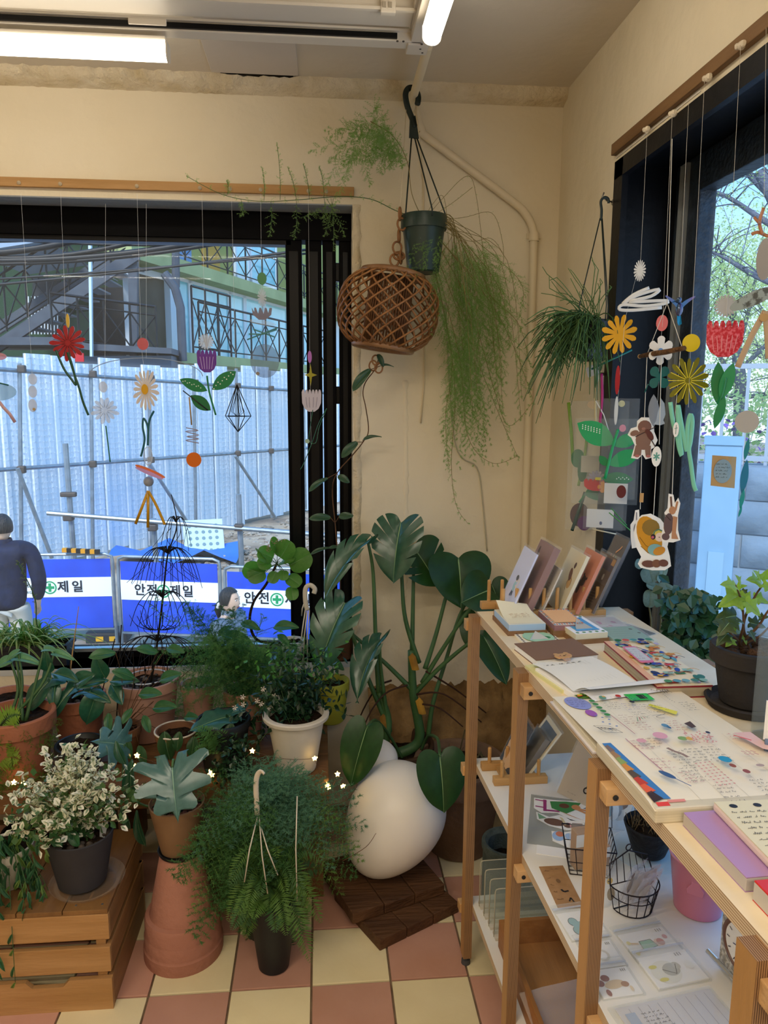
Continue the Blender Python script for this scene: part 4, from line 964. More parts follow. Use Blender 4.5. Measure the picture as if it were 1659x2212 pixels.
MB().lathe([(.052,0),(.060,.002),(.066,.014),(.062,.016),(.055,.008),(.0001,.0075)],T(ivp.x,ivp.y,ZT),32).lathe([(.052,0),(.0001,0)],T(ivp.x,ivp.y,ZT),32,0,False).top('saucer',clay_d,(ivp.x,ivp.y,ZT),'matt black clay saucer under the ivy pot','saucer',smooth=True)
ab=thing('acrylic_box',(.70,.97,ZT),'clear acrylic box with rolled paper at the picture edge','box')
acm=clear('acrylic','#eaf4f8',.05,.04);M=T(.672,.945,ZT)@RZ(.10)
for a_ in((0,.08,0,.003),(0,.08,.077,.08),(0,.003,0,.08),(.077,.08,0,.08)):MB().bb(a_[0],a_[1],a_[2],a_[3],.003,.17,M=M).obj('wall_panel',acm,ab)
MB().bb(0,.08,0,.08,0,.003,M=M).obj('base',acm,ab);MB().bb(-.002,.082,-.002,.082,.17,.174,M=M).obj('lid',acm,ab)
MB().lathe([(.014,0),(.014,.12),(.011,.135)],M@T(.03,.05,.003),16).obj('paper_roll',mat('roll_cream','#d8cdb4',.7),ab)
sg=thing('sign_stand',(.70,.9,ZT),'white sign card with a pink drawing on a blue grey block','sign')
M=T(.622,.925,ZT)@RZ(-.55)@frame((0,0,0),(1,0,0),(0,0,1),(0,-1,0))
MB().bb(0,.10,0,.036,-.02,.0,M=M,bev=.002).obj('block',mat('block_bluegrey','#6c7f9c',.5,var=(12,'#5c6f8c')),sg)
cd=MB().bb(-.002,.10,.034,.092,-.012,-.010,M=M).obj('sign_card',paperw,sg)
A=Art(M@T(0,0,-.010),.0003);A.el(.012,.065,.005,.014,'#c98a90',.1).el(.011,.056,.006,.006,'#dba4a8').el(.013,.083,.0015,.003,'#6a5a5a',0,6)
for i in range(4):A.scrib(.03,.08-.012*i,.09,.006,'#8d8784',seed=i)
A.done(cd)
# ================================================================== goods on the middle board
p=at(1068,1700,Z=ZM);rack((p.x,p.y+.012,ZM),.128,3,'small wooden dowel rack with two cards on the middle board',.055,.07)
def a_fluffy(A,w,h):
    A.add([(w*.1+(w*.8)*.5+w*.42*cos(a)*(1+.06*cos(9*a)),h*.32+h*.34*sin(a)*(1+.06*cos(11*a)))for a in[i*pi/24 for i in range(48)]],'#d8b083')
    A.el(w*.5,h*.62,w*.3,h*.16,'#d8b083',0,18);A.el(w*.52,h*.60,w*.06,h*.035,'#2b201a').el(w*.53,h*.61,w*.015,h*.012,'#efe7da')
    for i in range(14):A.line([(w*(.5+.2*cos(i*.45)),h*(.6+.10*sin(i*.45))),(w*(.5+.26*cos(i*.45)),h*(.6+.14*sin(i*.45)))],.0014,'#3a2a1e')
card(1098,1684,1.585,ZM+.012,.085,.125,.006,.42,mat('card_navy','#232834',.4),'navy card with a fluffy tan animal in the small rack',a_fluffy)
def a_photo(A,w,h):A.rc(w*.10,h*.06,w*.92,h*.92,'#5c6a78');A.el(w*.4,h*.25,w*.2,h*.14,'#8d93a0').rc(w*.25,h*.1,w*.35,h*.2,'#7a2f28')
card(1142,1687,1.585,ZM+.012,.10,.125,.004,.62,mat('card_ivory','#e8dcbc',.4),'ivory bordered card with a grey photo leaning in the small rack',a_photo)
card(1128,1684,1.59,ZM+.012,.07,.10,.014,.55,mat('card_stack_dark','#3c3836',.4,var=(90,'#8a8378'),stretch=(.1,.1,.1)),'stack of dark cards wedged between the two rack cards',None)
def a_hook(A,w,h):A.line([(w*.75,h*.9),(w*.7,h*.6),(w*.68,h*.4),(w*.66,h*.28)],.006,'#1b1b1d').line([(w*.66+.006*cos(k),h*.24+.006*sin(k))for k in[i*.5 for i in range(14)]],.003,'#1b1b1d');A.scrib(w*.25,h*.08,w*.45,.003,'#8a837a')
b=at(1262,1735,Z=ZM);t=thing('print_card',b,'pale print with a black cane drawing propped in a clear sleeve','card')
M=sheet(Vector((b.x-.045,b.y+.05,ZM)),Vector((b.x+.012,b.y-.035,ZM)),Vector((b.x+.03,b.y+.10,ZM+.13)))[0]
MB().bb(0,.10,0,.13,0,.002,M=M).obj('sheet',mat('print_pale','#c4b9aa',.3),t);MB().bb(-.004,.104,-.002,.14,-.001,.003,M=M).obj('sleeve',sleeve,t)
A=Art(M,.0035);a_hook(A,.10,.13);A.done(t)
# sticker sheets: white-edged cut-outs in a clear envelope
M,w,h=flat((1138,1822),(1262,1840),(1082,1706),ZM);h*=.98;w*=1.25
ss=thing('sticker_set',M.translation,'clear envelope of animal cut-out stickers lying on the middle board','stickers')
MB().bb(0,w,0,h,0,.0012,M=M).obj('envelope',mat('envelope_clear','#dfe3dc',.1,.7,alpha=.30),ss)
def cutout(A,outs,grow=1.0,edge='#f4f1ea'):
    pass
def sticker(name,base,shapes,parent=ss,MM=None,white='#f2efe8'):
    """die-cut sticker: white base plate with its printed shapes"""
    MM=MM or M
    o=MB().prism(base,.0012,.0022,MM).obj(name,C(white,.5),parent)
    A=Art(MM,.0025,.00004)
    for s_ in shapes:
        if s_[0]=='e':A.el(*s_[1:])
        elif s_[0]=='l':A.line(s_[1],s_[2],s_[3])
        else:A.add(s_[1],s_[2])
    A.done(o);return o
W_,H_=w,h
sticker('rabbit_sticker',[(W_*x,H_*y)for x,y in((.05,.92),(.06,.70),(.18,.62),(.42,.66),(.62,.54),(.90,.53),(.90,.62),(.98,.68),(.98,.78),(.80,.82),(.90,.90),(.82,.98),(.45,.93),(.2,.92))],
        [('l',[(W_*.07,H_*.88),(W_*.25,H_*.87)],.004,'#a03a76'),('l',[(W_*.08,H_*.74),(W_*.25,H_*.73)],.004,'#a03a76'),('l',[(W_*.22,H_*.90),(W_*.23,H_*.66)],.007,'#a03a76'),('l',[(W_*.23,H_*.68),(W_*.45,H_*.69)],.006,'#a03a76'),
         ('p',[(W_*.30,H_*.88),(W_*.33,H_*.74),(W_*.55,H_*.66),(W_*.68,H_*.76),(W_*.78,H_*.93),(W_*.55,H_*.92)],'#3f8a4c'),('e',W_*.85,H_*.94,W_*.05,H_*.03,'#8cb27e'),('e',W_*.52,H_*.82,W_*.08,H_*.05,'#6b4430',.2),
         ('e',W_*.70,H_*.82,W_*.07,H_*.055,'#d2905e'),('l',[(W_*.72,H_*.80),(W_*.96,H_*.76)],.006,'#d2905e'),('l',[(W_*.72,H_*.78),(W_*.90,H_*.70)],.006,'#d2905e'),('p',[(W_*.48,H_*.69),(W_*.85,H_*.55),(W_*.58,H_*.64)],'#cf8a58')])
sticker('hat_figure_sticker',[(W_*x,H_*y)for x,y in((.10,.62),(.12,.48),(.3,.38),(.55,.34),(.80,.38),(.82,.52),(.62,.56),(.45,.62),(.3,.55))],
        [('p',[(W_*.12,H_*.60),(W_*.15,H_*.48),(W_*.26,H_*.52)],'#7fa882'),('e',W_*.38,H_*.46,W_*.16,H_*.07,'#735446',-.1),('e',W_*.58,H_*.43,W_*.07,H_*.05,'#735446'),('p',[(W_*.62,H_*.40),(W_*.79,H_*.40),(W_*.79,H_*.50),(W_*.64,H_*.49)],'#6a4a3e'),('l',[(W_*.60,H_*.48),(W_*.63,H_*.40)],.004,'#d07a86'),('p',[(W_*.45,H_*.58),(W_*.53,H_*.42),(W_*.56,H_*.44),(W_*.5,H_*.56)],'#d8c9a0')])
sticker('flock_sticker',[(W_*x,H_*y)for x,y in((.34,.28),(.36,.10),(.55,.03),(.80,-.05),(.98,.02),(1.0,.18),(.84,.30),(.66,.34),(.5,.28))],
        [('e',W_*.44,H_*.20,W_*.09,H_*.09,'#9fbce0'),('e',W_*.46,H_*.24,W_*.06,H_*.05,'#cf7e62'),('e',W_*.60,H_*.22,W_*.07,H_*.06,'#a9c4e6'),('e',W_*.72,H_*.24,W_*.05,H_*.04,'#c99a62'),('p',[(W_*.64,H_*.30),(W_*.70,H_*.36),(W_*.70,H_*.24)],'#b07aa8'),('e',W_*.82,H_*.26,W_*.045,H_*.06,'#6e4a33'),('e',W_*.92,H_*.20,W_*.06,H_*.045,'#b08a5c'),('e',W_*.92,H_*.20,W_*.018,H_*.014,'#efe9dc'),('e',W_*.74,H_*.10,W_*.10,H_*.07,'#d9d24e',.2),('e',W_*.88,H_*.04,W_*.09,H_*.06,'#a98ac4')])
sl=MB().bb(0,.06,0,.03,0,.0008,M=M@T(.02,-.03,0)).obj('lower_sheet',paperw,ss)
# kraft leaflet
M,w,h=flat((1206,1964),(1262,1961),(1165,1873),ZM)
kt=MB().bb(0,w,0,h,0,.0012,M=M).top('kraft_leaflet',mat('kraft_light','#a9825a',.8,.2,var=(50,'#9c764f')),M.translation,'brown kraft paper leaflet with faint handwriting on the middle board','leaflet')
A=Art(M,.0015)
for i in range(5):A.scrib(w*.12,h*(.86-.17*i),w*.34,.006,'#6e5238',seed=i)
A.line([(w*.45,h*.42),(w*.52,h*.36),(w*.72,h*.38)],.004,'#2c2a2c').line([(w*.55,h*.14),(w*.66,h*.22),(w*.72,h*.12)],.003,'#3a3632').el(w*.5,h*.62,.004,.006,'#7a5c40');A.scrib(w*.4,h*.9,w*.8,.005,'#7f6145',seed=9);A.done(kt)
wirem=mat('wire_dark','#241d24',.45,.5,metal=.6)
# wire basket of kraft boxes
q=at(1268,1872,Z=ZM);bk=thing('wire_basket',(q.x,q.y,ZM),'dark wire basket holding kraft boxes on the middle board','basket');M=WM[bk]@RZ(-.25)
bw,bd_,bh=.085,.075,.06
def ring(z,k):return[(-bw/2*k,-bd_/2*k,z),(bw/2*k,-bd_/2*k,z),(bw/2*k,bd_/2*k,z),(-bw/2*k,bd_/2*k,z)]
MB().tube(ring(.002,.82),.0012,6,M,closed=True).tube(ring(bh,1.1),.0014,6,M,closed=True).tube(ring(bh*.5,.96),.0009,6,M,closed=True).obj('hoop',wirem,bk,smooth=2,kind='stuff')
mb=MB()
for a,b in zip(ring(.002,.82),ring(bh,1.1)):
    pass
lo_,hi_=ring(.002,.82),ring(bh,1.1)
for e in range(4):
    for k in range(5):
        u=Vector(lo_[e]).lerp(Vector(lo_[(e+1)%4]),k/5);v=Vector(hi_[e]).lerp(Vector(hi_[(e+1)%4]),k/5);mb.tube([u,v],.0009,5,M)
for k in range(1,5):mb.tube([(-bw*.41,-bd_*.41+bd_*.82*k/5,.002),(bw*.41,-bd_*.41+bd_*.82*k/5,.002)],.0009,5,M)
mb.obj('wire',wirem,bk,smooth=2,kind='stuff')
kb=[(-.015,-.005,.03,.022,.075,.15,'kraft box with clear wrap at the left of the wire basket'),(.018,.012,.028,.03,.095,-.1,'tall kraft box in clear wrap at the back of the wire basket'),(.022,-.022,.024,.018,.06,.3,'short pale kraft box at the front of the wire basket')]
for x,y,a,b,hh,rz,lb in kb:
    t=thing('kraft_box',M@Vector((x,y,.004)),lb,'box');Mk=WM[t]@RZ(rz)
    MB().bb(-a/2,a/2,-b/2,b/2,0,hh,M=Mk,bev=.001).obj('box',mat('kraft_box','#a98766',.7,.2),t)
    MB().bb(-a/2,a/2,-b/2-.0007,-b/2,hh*.62,hh*.95,M=Mk).obj('box_label',C('#dfe4e6'),t);MB().bb(-a/2-.002,a/2+.002,-b/2-.002,b/2+.002,-.0,hh+.012,M=Mk).obj('wrap',mat('wrap_clear','#ffffff',.08,.8,alpha=.14),t)
# clear bags with cut-outs leaning at the back of the middle board
def bag(name,o,w,h,th,rz,lean,label,m=None,art=None,cat='bag'):
    t=thing(name,o,label,cat);Mb=T(o)@RZ(rz)@frame((0,0,0),(1,0,0),(0,sin(lean),cos(lean)),(0,-cos(lean),sin(lean)))
    r=random.Random(int(o[0]*997+o[2]*31));rows=[]
    for side in(0,1):
        rows.append([[(w*(i/6-.5),h*j/7,(th*sin(pi*i/6)*sin(pi*min(1,j/6))*(1 if side else-.6))+.003*r.uniform(-1,1))for i in range(7)]for j in range(8)])
    b_=MB().strip(rows[0],Mb).strip(rows[1],Mb).obj('film',m or mat('bag_film','#f4f8fa',.08,.8,alpha=.17),t,smooth=2)
    if art:A=Art(Mb,.0005,.0003);art(A,w,h);A.done(t,'cut_outs')
    return t,Mb
def a_cut1(A,w,h):A.el(0,h*.5,w*.3,h*.3,'#efece4',.3,16).el(.005,h*.6,w*.2,h*.12,'#c9c24e').el(-.004,h*.42,w*.16,h*.14,'#7fa0a8').line([(0,h*.1),(.01,h*.9)],.003,'#46424a')
def a_cut2(A,w,h):A.el(0,h*.45,w*.34,h*.32,'#e9e4da',-.2,16).el(0,h*.5,w*.25,h*.2,'#6b4b40').el(.008,h*.68,w*.14,h*.09,'#8d5a4a').el(-.008,h*.3,w*.12,h*.1,'#3c3a3e')
q=at(1322,1835,Z=ZM);bag('sticker_bag',(q.x+.02,q.y+.05,ZM),.07,.13,.010,.3,.2,'clear bag of cut-outs with a yellow one, behind the wire basket',art=a_cut1)
q=at(1372,1838,Z=ZM);bag('sticker_bag',(q.x+.0,q.y+.07,ZM),.075,.14,.012,-.2,.22,'clear bag of dark brown cut-outs, behind the black moss bowl',art=a_cut2)
q=at(1322,1966,Z=ZM);t,Mb=bag('charm_bag',(q.x,q.y+.01,ZM),.032,.075,.010,.2,.1,'small clear bag with a gold charm beside the wire basket',art=lambda A,w,h:A.el(0,h*.62,.006,.006,'#d8b23f').el(.002,h*.3,.008,.012,'#8d7a5c').el(-.003,h*.62,.0015,.0015,'#2a2620'))
# black bowl pot on a glass dish
q=at(1402,1872,Z=ZM);bp=pot('moss_bowl',(q.x+.012,q.y+.03,ZM+.010),.032,.050,.062,mat('bowl_black','#131318',.6,.3,bump=(25,.6)),'squat black textured bowl with dry moss on the middle board',rim=.004,rh=.012,soil='#3b3124',lip=False)
ms=MB()
for i in range(60):a,k=rnd.uniform(0,6.28),.04*math.sqrt(rnd.random());ms.tube([(k*cos(a),k*sin(a),.05),(k*cos(a)+rnd.uniform(-.012,.012),k*sin(a)+rnd.uniform(-.012,.012),.05+rnd.uniform(.01,.035))],.0007,4,WM[bp])
ms.obj('dry_moss',mat('moss_dry','#6a5a3c',.9),bp,kind='stuff')
MB().lathe([(.045,0),(.06,.004),(.072,.012),(.070,.012),(.058,.006),(.0001,.0055)],T(q.x+.012,q.y+.03,ZM+.0005),32).top('glass_dish',clear('glass_dish','#e4f0f2',.2,.03),(q.x+.012,q.y+.03,ZM),'shallow clear glass dish under the black moss bowl','dish',smooth=True)
# half-round wire basket with zip bags
q=at(1380,1985,Z=ZM);hb=thing('wire_basket',(q.x,q.y+.035,ZM),'half round black wire basket holding clear zip bags','basket');M=WM[hb]@RZ(.25)
def half(z,r_):return[(r_*cos(a),-r_*sin(a),z)for a in[i*pi/14 for i in range(15)]]
MB().tube(half(.002,.036)+[(.036,0,.002)],.0011,6,M,closed=True).tube(half(.03,.042),.0009,6,M).tube(half(.05,.046),.0013,6,M).tube([(-.046,0,.05),(-.04,.012,.082),(0,.014,.098),(.04,.012,.082),(.046,0,.05)],.0013,6,M).tube([(-.046,0,.05),(.046,0,.05)],.001,6,M).tube([(.006*cos(a),.014,.104+.006*sin(a))for a in[i*pi/5 for i in range(10)]],.0011,5,M,closed=True).obj('hoop',wirem,hb,smooth=2,kind='stuff')
mb=MB()
for i in range(9):a=i*pi/8;mb.tube([(.036*cos(a),-.036*sin(a),.002),(.046*cos(a),-.046*sin(a),.05)],.0009,5,M)
for i in range(1,6):mb.tube([(-.046+.0154*i,0,.05),(-.04+.0135*i,.0125,.085+.004*(2.5-abs(2.5-i)))],.0009,5,M)
mb.obj('wire',wirem,hb,smooth=2,kind='stuff')
def a_deer(A,w,h):A.el(0,h*.45,w*.28,h*.2,'#e6d5b8',.3,14).el(-w*.15,h*.72,w*.09,h*.08,'#a9764c').el(w*.15,h*.7,w*.07,h*.06,'#8d5a3a').el(-w*.12,h*.3,w*.06,h*.05,'#8d5a3a');A.scrib(w*.05,h*.86,w*.3,.004,'#5a5450',seed=3)
for k,(dx,dy,rz,ln,lb)in enumerate(((.004,-.012,.5,-.35,'clear zip bag with a deer charm at the front of the half round basket'),(.012,.0,.35,-.30,'clear zip bag with white paper in the middle of the half round basket'),(-.004,.008,.6,-.25,'clear zip bag tilted at the back of the half round basket'))):
    c_=M@Vector((dx,dy,.006));bag('zip_bag',c_,.055,.085,.005,rz,ln,lb,mat('bag_zip','#f6f4f8',.06,.9,alpha=.30),a_deer if k!=1 else(lambda A,w,h:A.rc(-w*.4,h*.1,w*.4,h*.9,'#e2dcd8')))
# pink pail
q=at(1520,2000,Z=ZM);pk=mat('pail_pink','#cf7f98',.3,.5);pc=Vector((q.x+.012,q.y+.045,ZM+.0005));pa=thing('pink_pail',pc,'small pink metal pail on the middle board','pail');M=WM[pa]
MB().lathe([(.038,0),(.040,.002),(.040,.004),(.046,.055),(.051,.100),(.053,.102),(.051,.104),(.0485,.102),(.038,.006),(.0001,.005)],M,36).obj('body',pk,pa,smooth=True,ang=.9)
e=MB()
for s_ in(-1,1):
    a=-2.2 if s_<0 else .7;Mh=M@RZ(a)@T(.046,0,.066)@frame((0,0,0),(0,1,0),(0,0,1),(1,0,0))@RX(-.1)
    MB().prism([(-.012,-.012),(.012,-.012),(.014,-.004),(.007,.006),(.007,.012),(-.007,.012),(-.007,.006),(-.014,-.004)],.0,.003,Mh).obj('handle_plate',pk,pa)
MB().tube([M@Vector((.052*cos(a)*1.0,.052*sin(a),.104))for a in[i*2*pi/36 for i in range(36)]],.0016,8,closed=True).obj('rolled_rim',mat('pail_rim','#d692a8',.3,.5),pa,smooth=True)
# clear packets of charms
def charm_packet(px1,px2,px3,label,art,th=.004,m=None):
    M,w,h=flat(px1,px2,px3,ZM);t=thing('charm_packet',M.translation,label,'packet')
    MB().bb(0,w,0,h,.0003,th*.5,M=M,bev=.0008).obj('backing_card',m or paperw,t)
    MB().bb(-.003,w+.003,-.003,h+.02,.0002,th,M=M,bev=.001).obj('sleeve',mat('sleeve_shiny','#f2f4f2',.06,.8,alpha=.16),t)
    MB().bb(-.003,w+.003,h+.006,h+.0095,th,th+.001,M=M).obj('zip_strip',mat('zip_clear','#dfe6f2',.1,.7,alpha=.45),t)
    A=Art(M,th*.5+.0004,.0001);art(A,w,h);A.done(t,'charm')
def a_bone(A,w,h):A.el(w*.3,h*.62,w*.13,h*.16,'#3a4a52').el(w*.3,h*.3,w*.13,h*.16,'#3a4a52').el(w*.3,h*.62,w*.115,h*.14,'#8fb5b8').el(w*.3,h*.3,w*.115,h*.14,'#8fb5b8').rc(w*.24,h*.3,w*.52,h*.6,'#8fb5b8').el(w*.55,h*.45,w*.1,h*.2,'#8fb5b8')
def a_lb(A,w,h,x=.8):
    for i in range(3):A.line([(w*(x+.05*i),h*.82),(w*(x+.05*i),h*.92)],.001,'#57524e')
def a_ringc(A,w,h):A.line([(w*.5+w*.18*cos(a),h*.45+h*.2*sin(a))for a in[i*pi/10 for i in range(21)]],.004,'#d9d4c8').el(w*.2,h*.4,w*.08,h*.1,'#7a3a30');a_lb(A,w,h)
def a_dog(A,w,h):A.el(w*.45,h*.42,w*.26,h*.15,'#ddc4a0',.15).el(w*.30,h*.66,w*.11,h*.12,'#94584a').el(w*.12,h*.5,w*.1,h*.12,'#94584a').el(w*.7,h*.38,w*.10,h*.1,'#a87a58').el(w*.2,h*.15,w*.06,h*.12,'#94584a').el(w*.8,h*.2,w*.04,h*.1,'#e0ccae');a_lb(A,w,h)
def a_girl(A,w,h):
    A.add([(w*.26,h*.28),(w*.30,h*.62),(w*.55,h*.62),(w*.60,h*.36)],'#9fc8b0').el(w*.66,h*.46,w*.08,h*.15,'#e6cdbb').el(w*.72,h*.48,w*.08,h*.13,'#c98f86').el(w*.88,h*.62,w*.05,h*.08,'#d9a7a6').line([(w*.26,h*.55),(w*.10,h*.62)],.004,'#e0c8a8').line([(w*.26,h*.34),(w*.12,h*.26)],.004,'#e0c8a8').el(w*.08,h*.64,w*.04,h*.07,'#e6da9a').el(w*.10,h*.24,w*.04,h*.07,'#e6da9a')
    A.line([(w*.26,h*.28),(w*.30,h*.62),(w*.55,h*.62),(w*.60,h*.36),(w*.26,h*.28)],.0009,'#4a4440');a_lb(A,w,h)
def a_goose(A,w,h):A.el(w*.34,h*.42,w*.28,h*.36,'#e4e2d8',.3,18).el(w*.46,h*.46,w*.17,h*.2,'#b9b6aa',.3).el(w*.60,h*.55,w*.07,h*.12,'#c4c1b4',.4).el(w*.16,h*.62,w*.08,h*.06,'#d9cf6a').el(w*.2,h*.2,w*.09,h*.06,'#d9cf6a').line([(w*.3,h*.5),(w*.5,h*.3),(w*.6,h*.6)],.001,'#55524c').el(w*.85,h*.5,w*.07,h*.14,'#e9e8e2');a_lb(A,w,h,.74)
charm_packet((1237,2034),(1316,2022),(1210,1975),'clear packet with a pale blue bone charm by the kraft leaflet',a_bone)
charm_packet((1282,2096),(1352,2086),(1262,2040),'clear packet with a ring shaped charm behind the third post',a_ringc)
charm_packet((1304,2160),(1390,2148),(1284,2098),'clear packet with a tan dog charm near the third post',a_dog)
charm_packet((1380,2080),(1478,2058),(1346,2020),'clear packet with a girl in a mint dress charm',a_girl)
charm_packet((1424,2140),(1532,2118),(1386,2072),'clear packet with a grey goose charm nearest the dial scale',a_goose,.008)
M,w,h=flat((1350,2225),(1590,2205),(1332,2165),ZM);lc=thing('lined_card',M.translation,'pale lined card in a clear sleeve at the near edge of the middle board','card')
M,w,h=sheet(Vector((.437,.86,ZM)),Vector((.595,.885,ZM)),Vector((.43,.925,ZM)))
MB().bb(0,w,0,h,.0005,.003,M=M).obj('sheet',mat('card_dove','#d2d0d4',.4),lc);MB().bb(-.01,w+.004,-.004,h+.004,.0003,.004,M=M).obj('sleeve',MATS['sleeve_shiny'],lc)
A=Art(M,.0033)
for i in range(9):A.line([(w*(.12+.1*i),h*.05),(w*(.12+.1*i),h*.92)],.0005,'#8a8894')
for i in range(6):A.scrib(w*.2,h*(.7-.1*i),w*.42,.004,'#5a585c',seed=i)
A.rc(w*.05,h*.3,w*.15,h*.8,'#a9b8d0');A.done(lc)
MB().bb(.47,.60,.78,.855,ZM,ZM+.003).top('pink_card',C('#cf7f98'),(.5,.8,ZM),'plain pink card at the very front of the middle board','card')
# dial scale: a lacy white box with a round dial and two chrome rods
dc=at(1572,2150,Z=ZM);ds=thing('dial_scale',(.625,.95,ZM),'small white lacy box clock with a round dial and metal rods','clock');M=T(.622,.875,ZM)@RZ(-1.22)
M=T(.622,.99,ZM+.004)@frame((0,0,0),(.18,-.98,0),(0,0,1),(-.98,-.18,0))
fx=MB().bb(0,.10,0,.135,-.06,0,M=M,bev=.002).obj('case',mat('lace_white','#dcd9d2',.6,.3,var=(160,'#a9a59c',.45,.55),bump=(160,.6)),ds)
di=MB().lathe([(.042,0),(.044,.003),(.040,.004),(.038,.002),(.0001,.002)],M@T(.05,.07,0),40).obj('dial_ring',mat('dial_brown','#6a4a3e',.4),ds,smooth=True)
MB().lathe([(.037,.0025),(.0001,.0026)],M@T(.05,.07,0),40,0,False).obj('dial_face',mat('dial_white','#e8e6e2',.4),ds)
A=Art(M@T(.05,.07,0),.003)
for i in range(12):a=i*pi/6;A.line([(.028*cos(a),.028*sin(a)),(.034*cos(a),.034*sin(a))],.0016,'#4a4652')
A.line([(0,0),(.018,.016)],.0018,'#2d3a6a').line([(0,0),(-.02,-.004)],.0015,'#2d3a6a').el(0,0,.003,.003,'#2d3a6a');A.done(ds,'dial_marks')
chrome=mat('chrome','#c8ccd0',.15,.6,metal=.9)
MB().tube([M@Vector((-.012,.135,.006)),M@Vector((.115,.135,.006))],.0025,8).obj('rod',chrome,ds,smooth=True);MB().tube([M@Vector((-.014,.018,.010)),M@Vector((.115,.018,.010))],.004,10).obj('rod',chrome,ds,smooth=True)
# ================================================================== goods on the bottom board
ac=thing('acrylic_stand',(.5,1.6,ZL),'clear acrylic stand of four stepped upright sheets on the bottom board','stand')
glm=mat('acrylic_sheet','#e9f2ea',.03,.6,alpha=.07);edge=mat('acrylic_edge','#b9b29a',.3,.5)
x0=at(1036,1960,Z=ZL).x
for i in range(4):
    y=1.655-.036*i;hh=.125
    Mx=T(x0-.0+.004*i,y,ZL+.001)@RZ(.03)
    o=MB().bb(0,.19,-.0012,.0012,0,hh,M=Mx).obj('sheet',glm,ac)
    MB().tube([(0,0,0),(0,0,hh-.008),(.002,0,hh-.002),(.008,0,hh),(.19,0,hh)],.0014,6,Mx).obj('edge',edge,o,smooth=2)
    MB().bb(0,.19,-.014,.012,0,.006,M=Mx).obj('foot_strip',mat('strip_white','#cfc6b4',.5),o)
tb=thing('wooden_tray',(.5,1.4,ZL),'deep wooden tray box on the bottom board','tray');tw=woodmat('tray_wood','#a8713c','#93602f',3,(8,1,8));Mx=T(.406,1.515,ZL+.001)@RZ(.03)
TWd,TLn,THt=.22,.42,.07
for a in((0,TWd,-.010,0),(0,TWd,-TLn,-TLn+.01),(0,.010,-TLn+.01,-.010),(TWd-.01,TWd,-TLn+.01,-.010)):MB().bb(*a,0,THt,M=Mx,bev=.001).obj('side',tw,tb)
MB().bb(.01,TWd-.01,-TLn+.01,-.01,.002,.010,M=Mx).obj('base',woodmat('tray_base','#b98147','#a06c36',3,(10,1,8)),tb)
bag('poly_bag',(.50,1.22,ZL+.016),.16,.12,.03,.2,1.2,'crumpled clear bag lying in the wooden tray',mat('bag_tray','#e8dfd8',.1,.8,alpha=.2))
felt=mat('felt_grey','#5d6660',.95,.1,var=(40,'#4d564f'),bump=(200,.4))
gp=pot('grey_pot',(.522,1.885,0),.07,.068,.20,felt,'dark grey felt covered pot standing on the floor behind the shelf',rim=.004,rh=.02,fill=.7,th=.014)
# ================================================================== plants: builders
def place(name,me,Mw,parent):
    o=bpy.data.objects.new(name,me);COL.objects.link(o);o.parent=parent;o.matrix_basis=WM[parent].inverted()@Mw;WM[o]=Mw.copy()
    return o
HEART=[(.0,.0),(.12,-.12),(.30,-.14),(.45,-.02),(.50,.2),(.44,.48),(.26,.78),(0,1)]
OVATE=[(0,0),(.18,.06),(.38,.24),(.46,.45),(.36,.72),(.16,.92),(0,1)]
LANCE=[(0,0),(.14,.06),(.34,.22),(.46,.42),(.40,.65),(.2,.86),(0,1)]
ROUND=[(0,.0),(.28,.02),(.47,.24),(.5,.5),(.46,.75),(.26,.96),(0,1)]
PHILO=[(.0,.0),(.22,-.18),(.45,-.20),(.40,.04),(.52,.18),(.36,.34),(.42,.52),(.24,.66),(.22,.82),(0,1)]
IVY=[(0,0),(.14,-.12),(.36,-.10),(.26,.12),(.55,.30),(.26,.44),(.18,.70),(0,1)]
def leafmesh(name,m,out=HEART,splits=(),gap=.05,s0=.3,fold=.18,curl=.5,wave=.03,nu=24,ns=6,seed=1,rib=None,vein=.012,hole=()):
    """leaf of length 1 along +y, width 1 across x (scaled on placing), upper face +z; splits = margin positions where the blade is cut towards the midrib"""
    r=random.Random(seed);mb=MB()
    P=spl(out,8);n=len(P)-1
    def marg(u):k=u*n;i=min(int(k),n-1);t=k-i;return(P[i][0]+(P[i+1][0]-P[i][0])*t,P[i][1]+(P[i+1][1]-P[i][1])*t)
    def bend(x,y,z):
        if abs(curl)<1e-3:return(x,y,z)
        a=curl*max(y,-.3);R_=1/curl;return(x,(R_+z)*sin(a),(R_+z)*cos(a)-R_)
    bounds=[0]+list(splits)+[1]
    for side in(-1,1):
        for k in range(len(bounds)-1):
            a,b=bounds[k],bounds[k+1];rows=[]
            nn=max(3,int(nu*(b-a))+1)
            for j in range(nn+1):
                row=[]
                for i in range(ns+1):
                    s_=i/ns;g=gap*max(0,(s_-s0)/(1-s0));ua,ub=(a+g*.5 if k else a),(b-g*.5 if k<len(bounds)-2 else b)
                    u=ua+(ub-ua)*j/nn;px,py=marg(u);my=min(1,max(0,u))**1.15*.98
                    x,y=px*s_,my+(py-my)*s_
                    z=fold*x*(1-.6*s_)+wave*sin(9*u+2*side)*s_*s_-vein*max(0,1-s_*ns)*1.0+.008*sin(u*60)*s_*(1-s_)
                    row.append(bend(side*x,y,z))
                rows.append(row if side>0 else row[::-1])
            mb.strip(rows)
    w=.012
    rr=[[bend(-w*(1-t*.8),t,-.004),bend(0,t,.006),bend(w*(1-t*.8),t,-.004)]for t in[i/12 for i in range(13)]]
    mb.mi=[0]*len(mb.f);mb.strip(rr,mi=1)
    return mb.mesh(name,[m,rib or m],smooth=2)
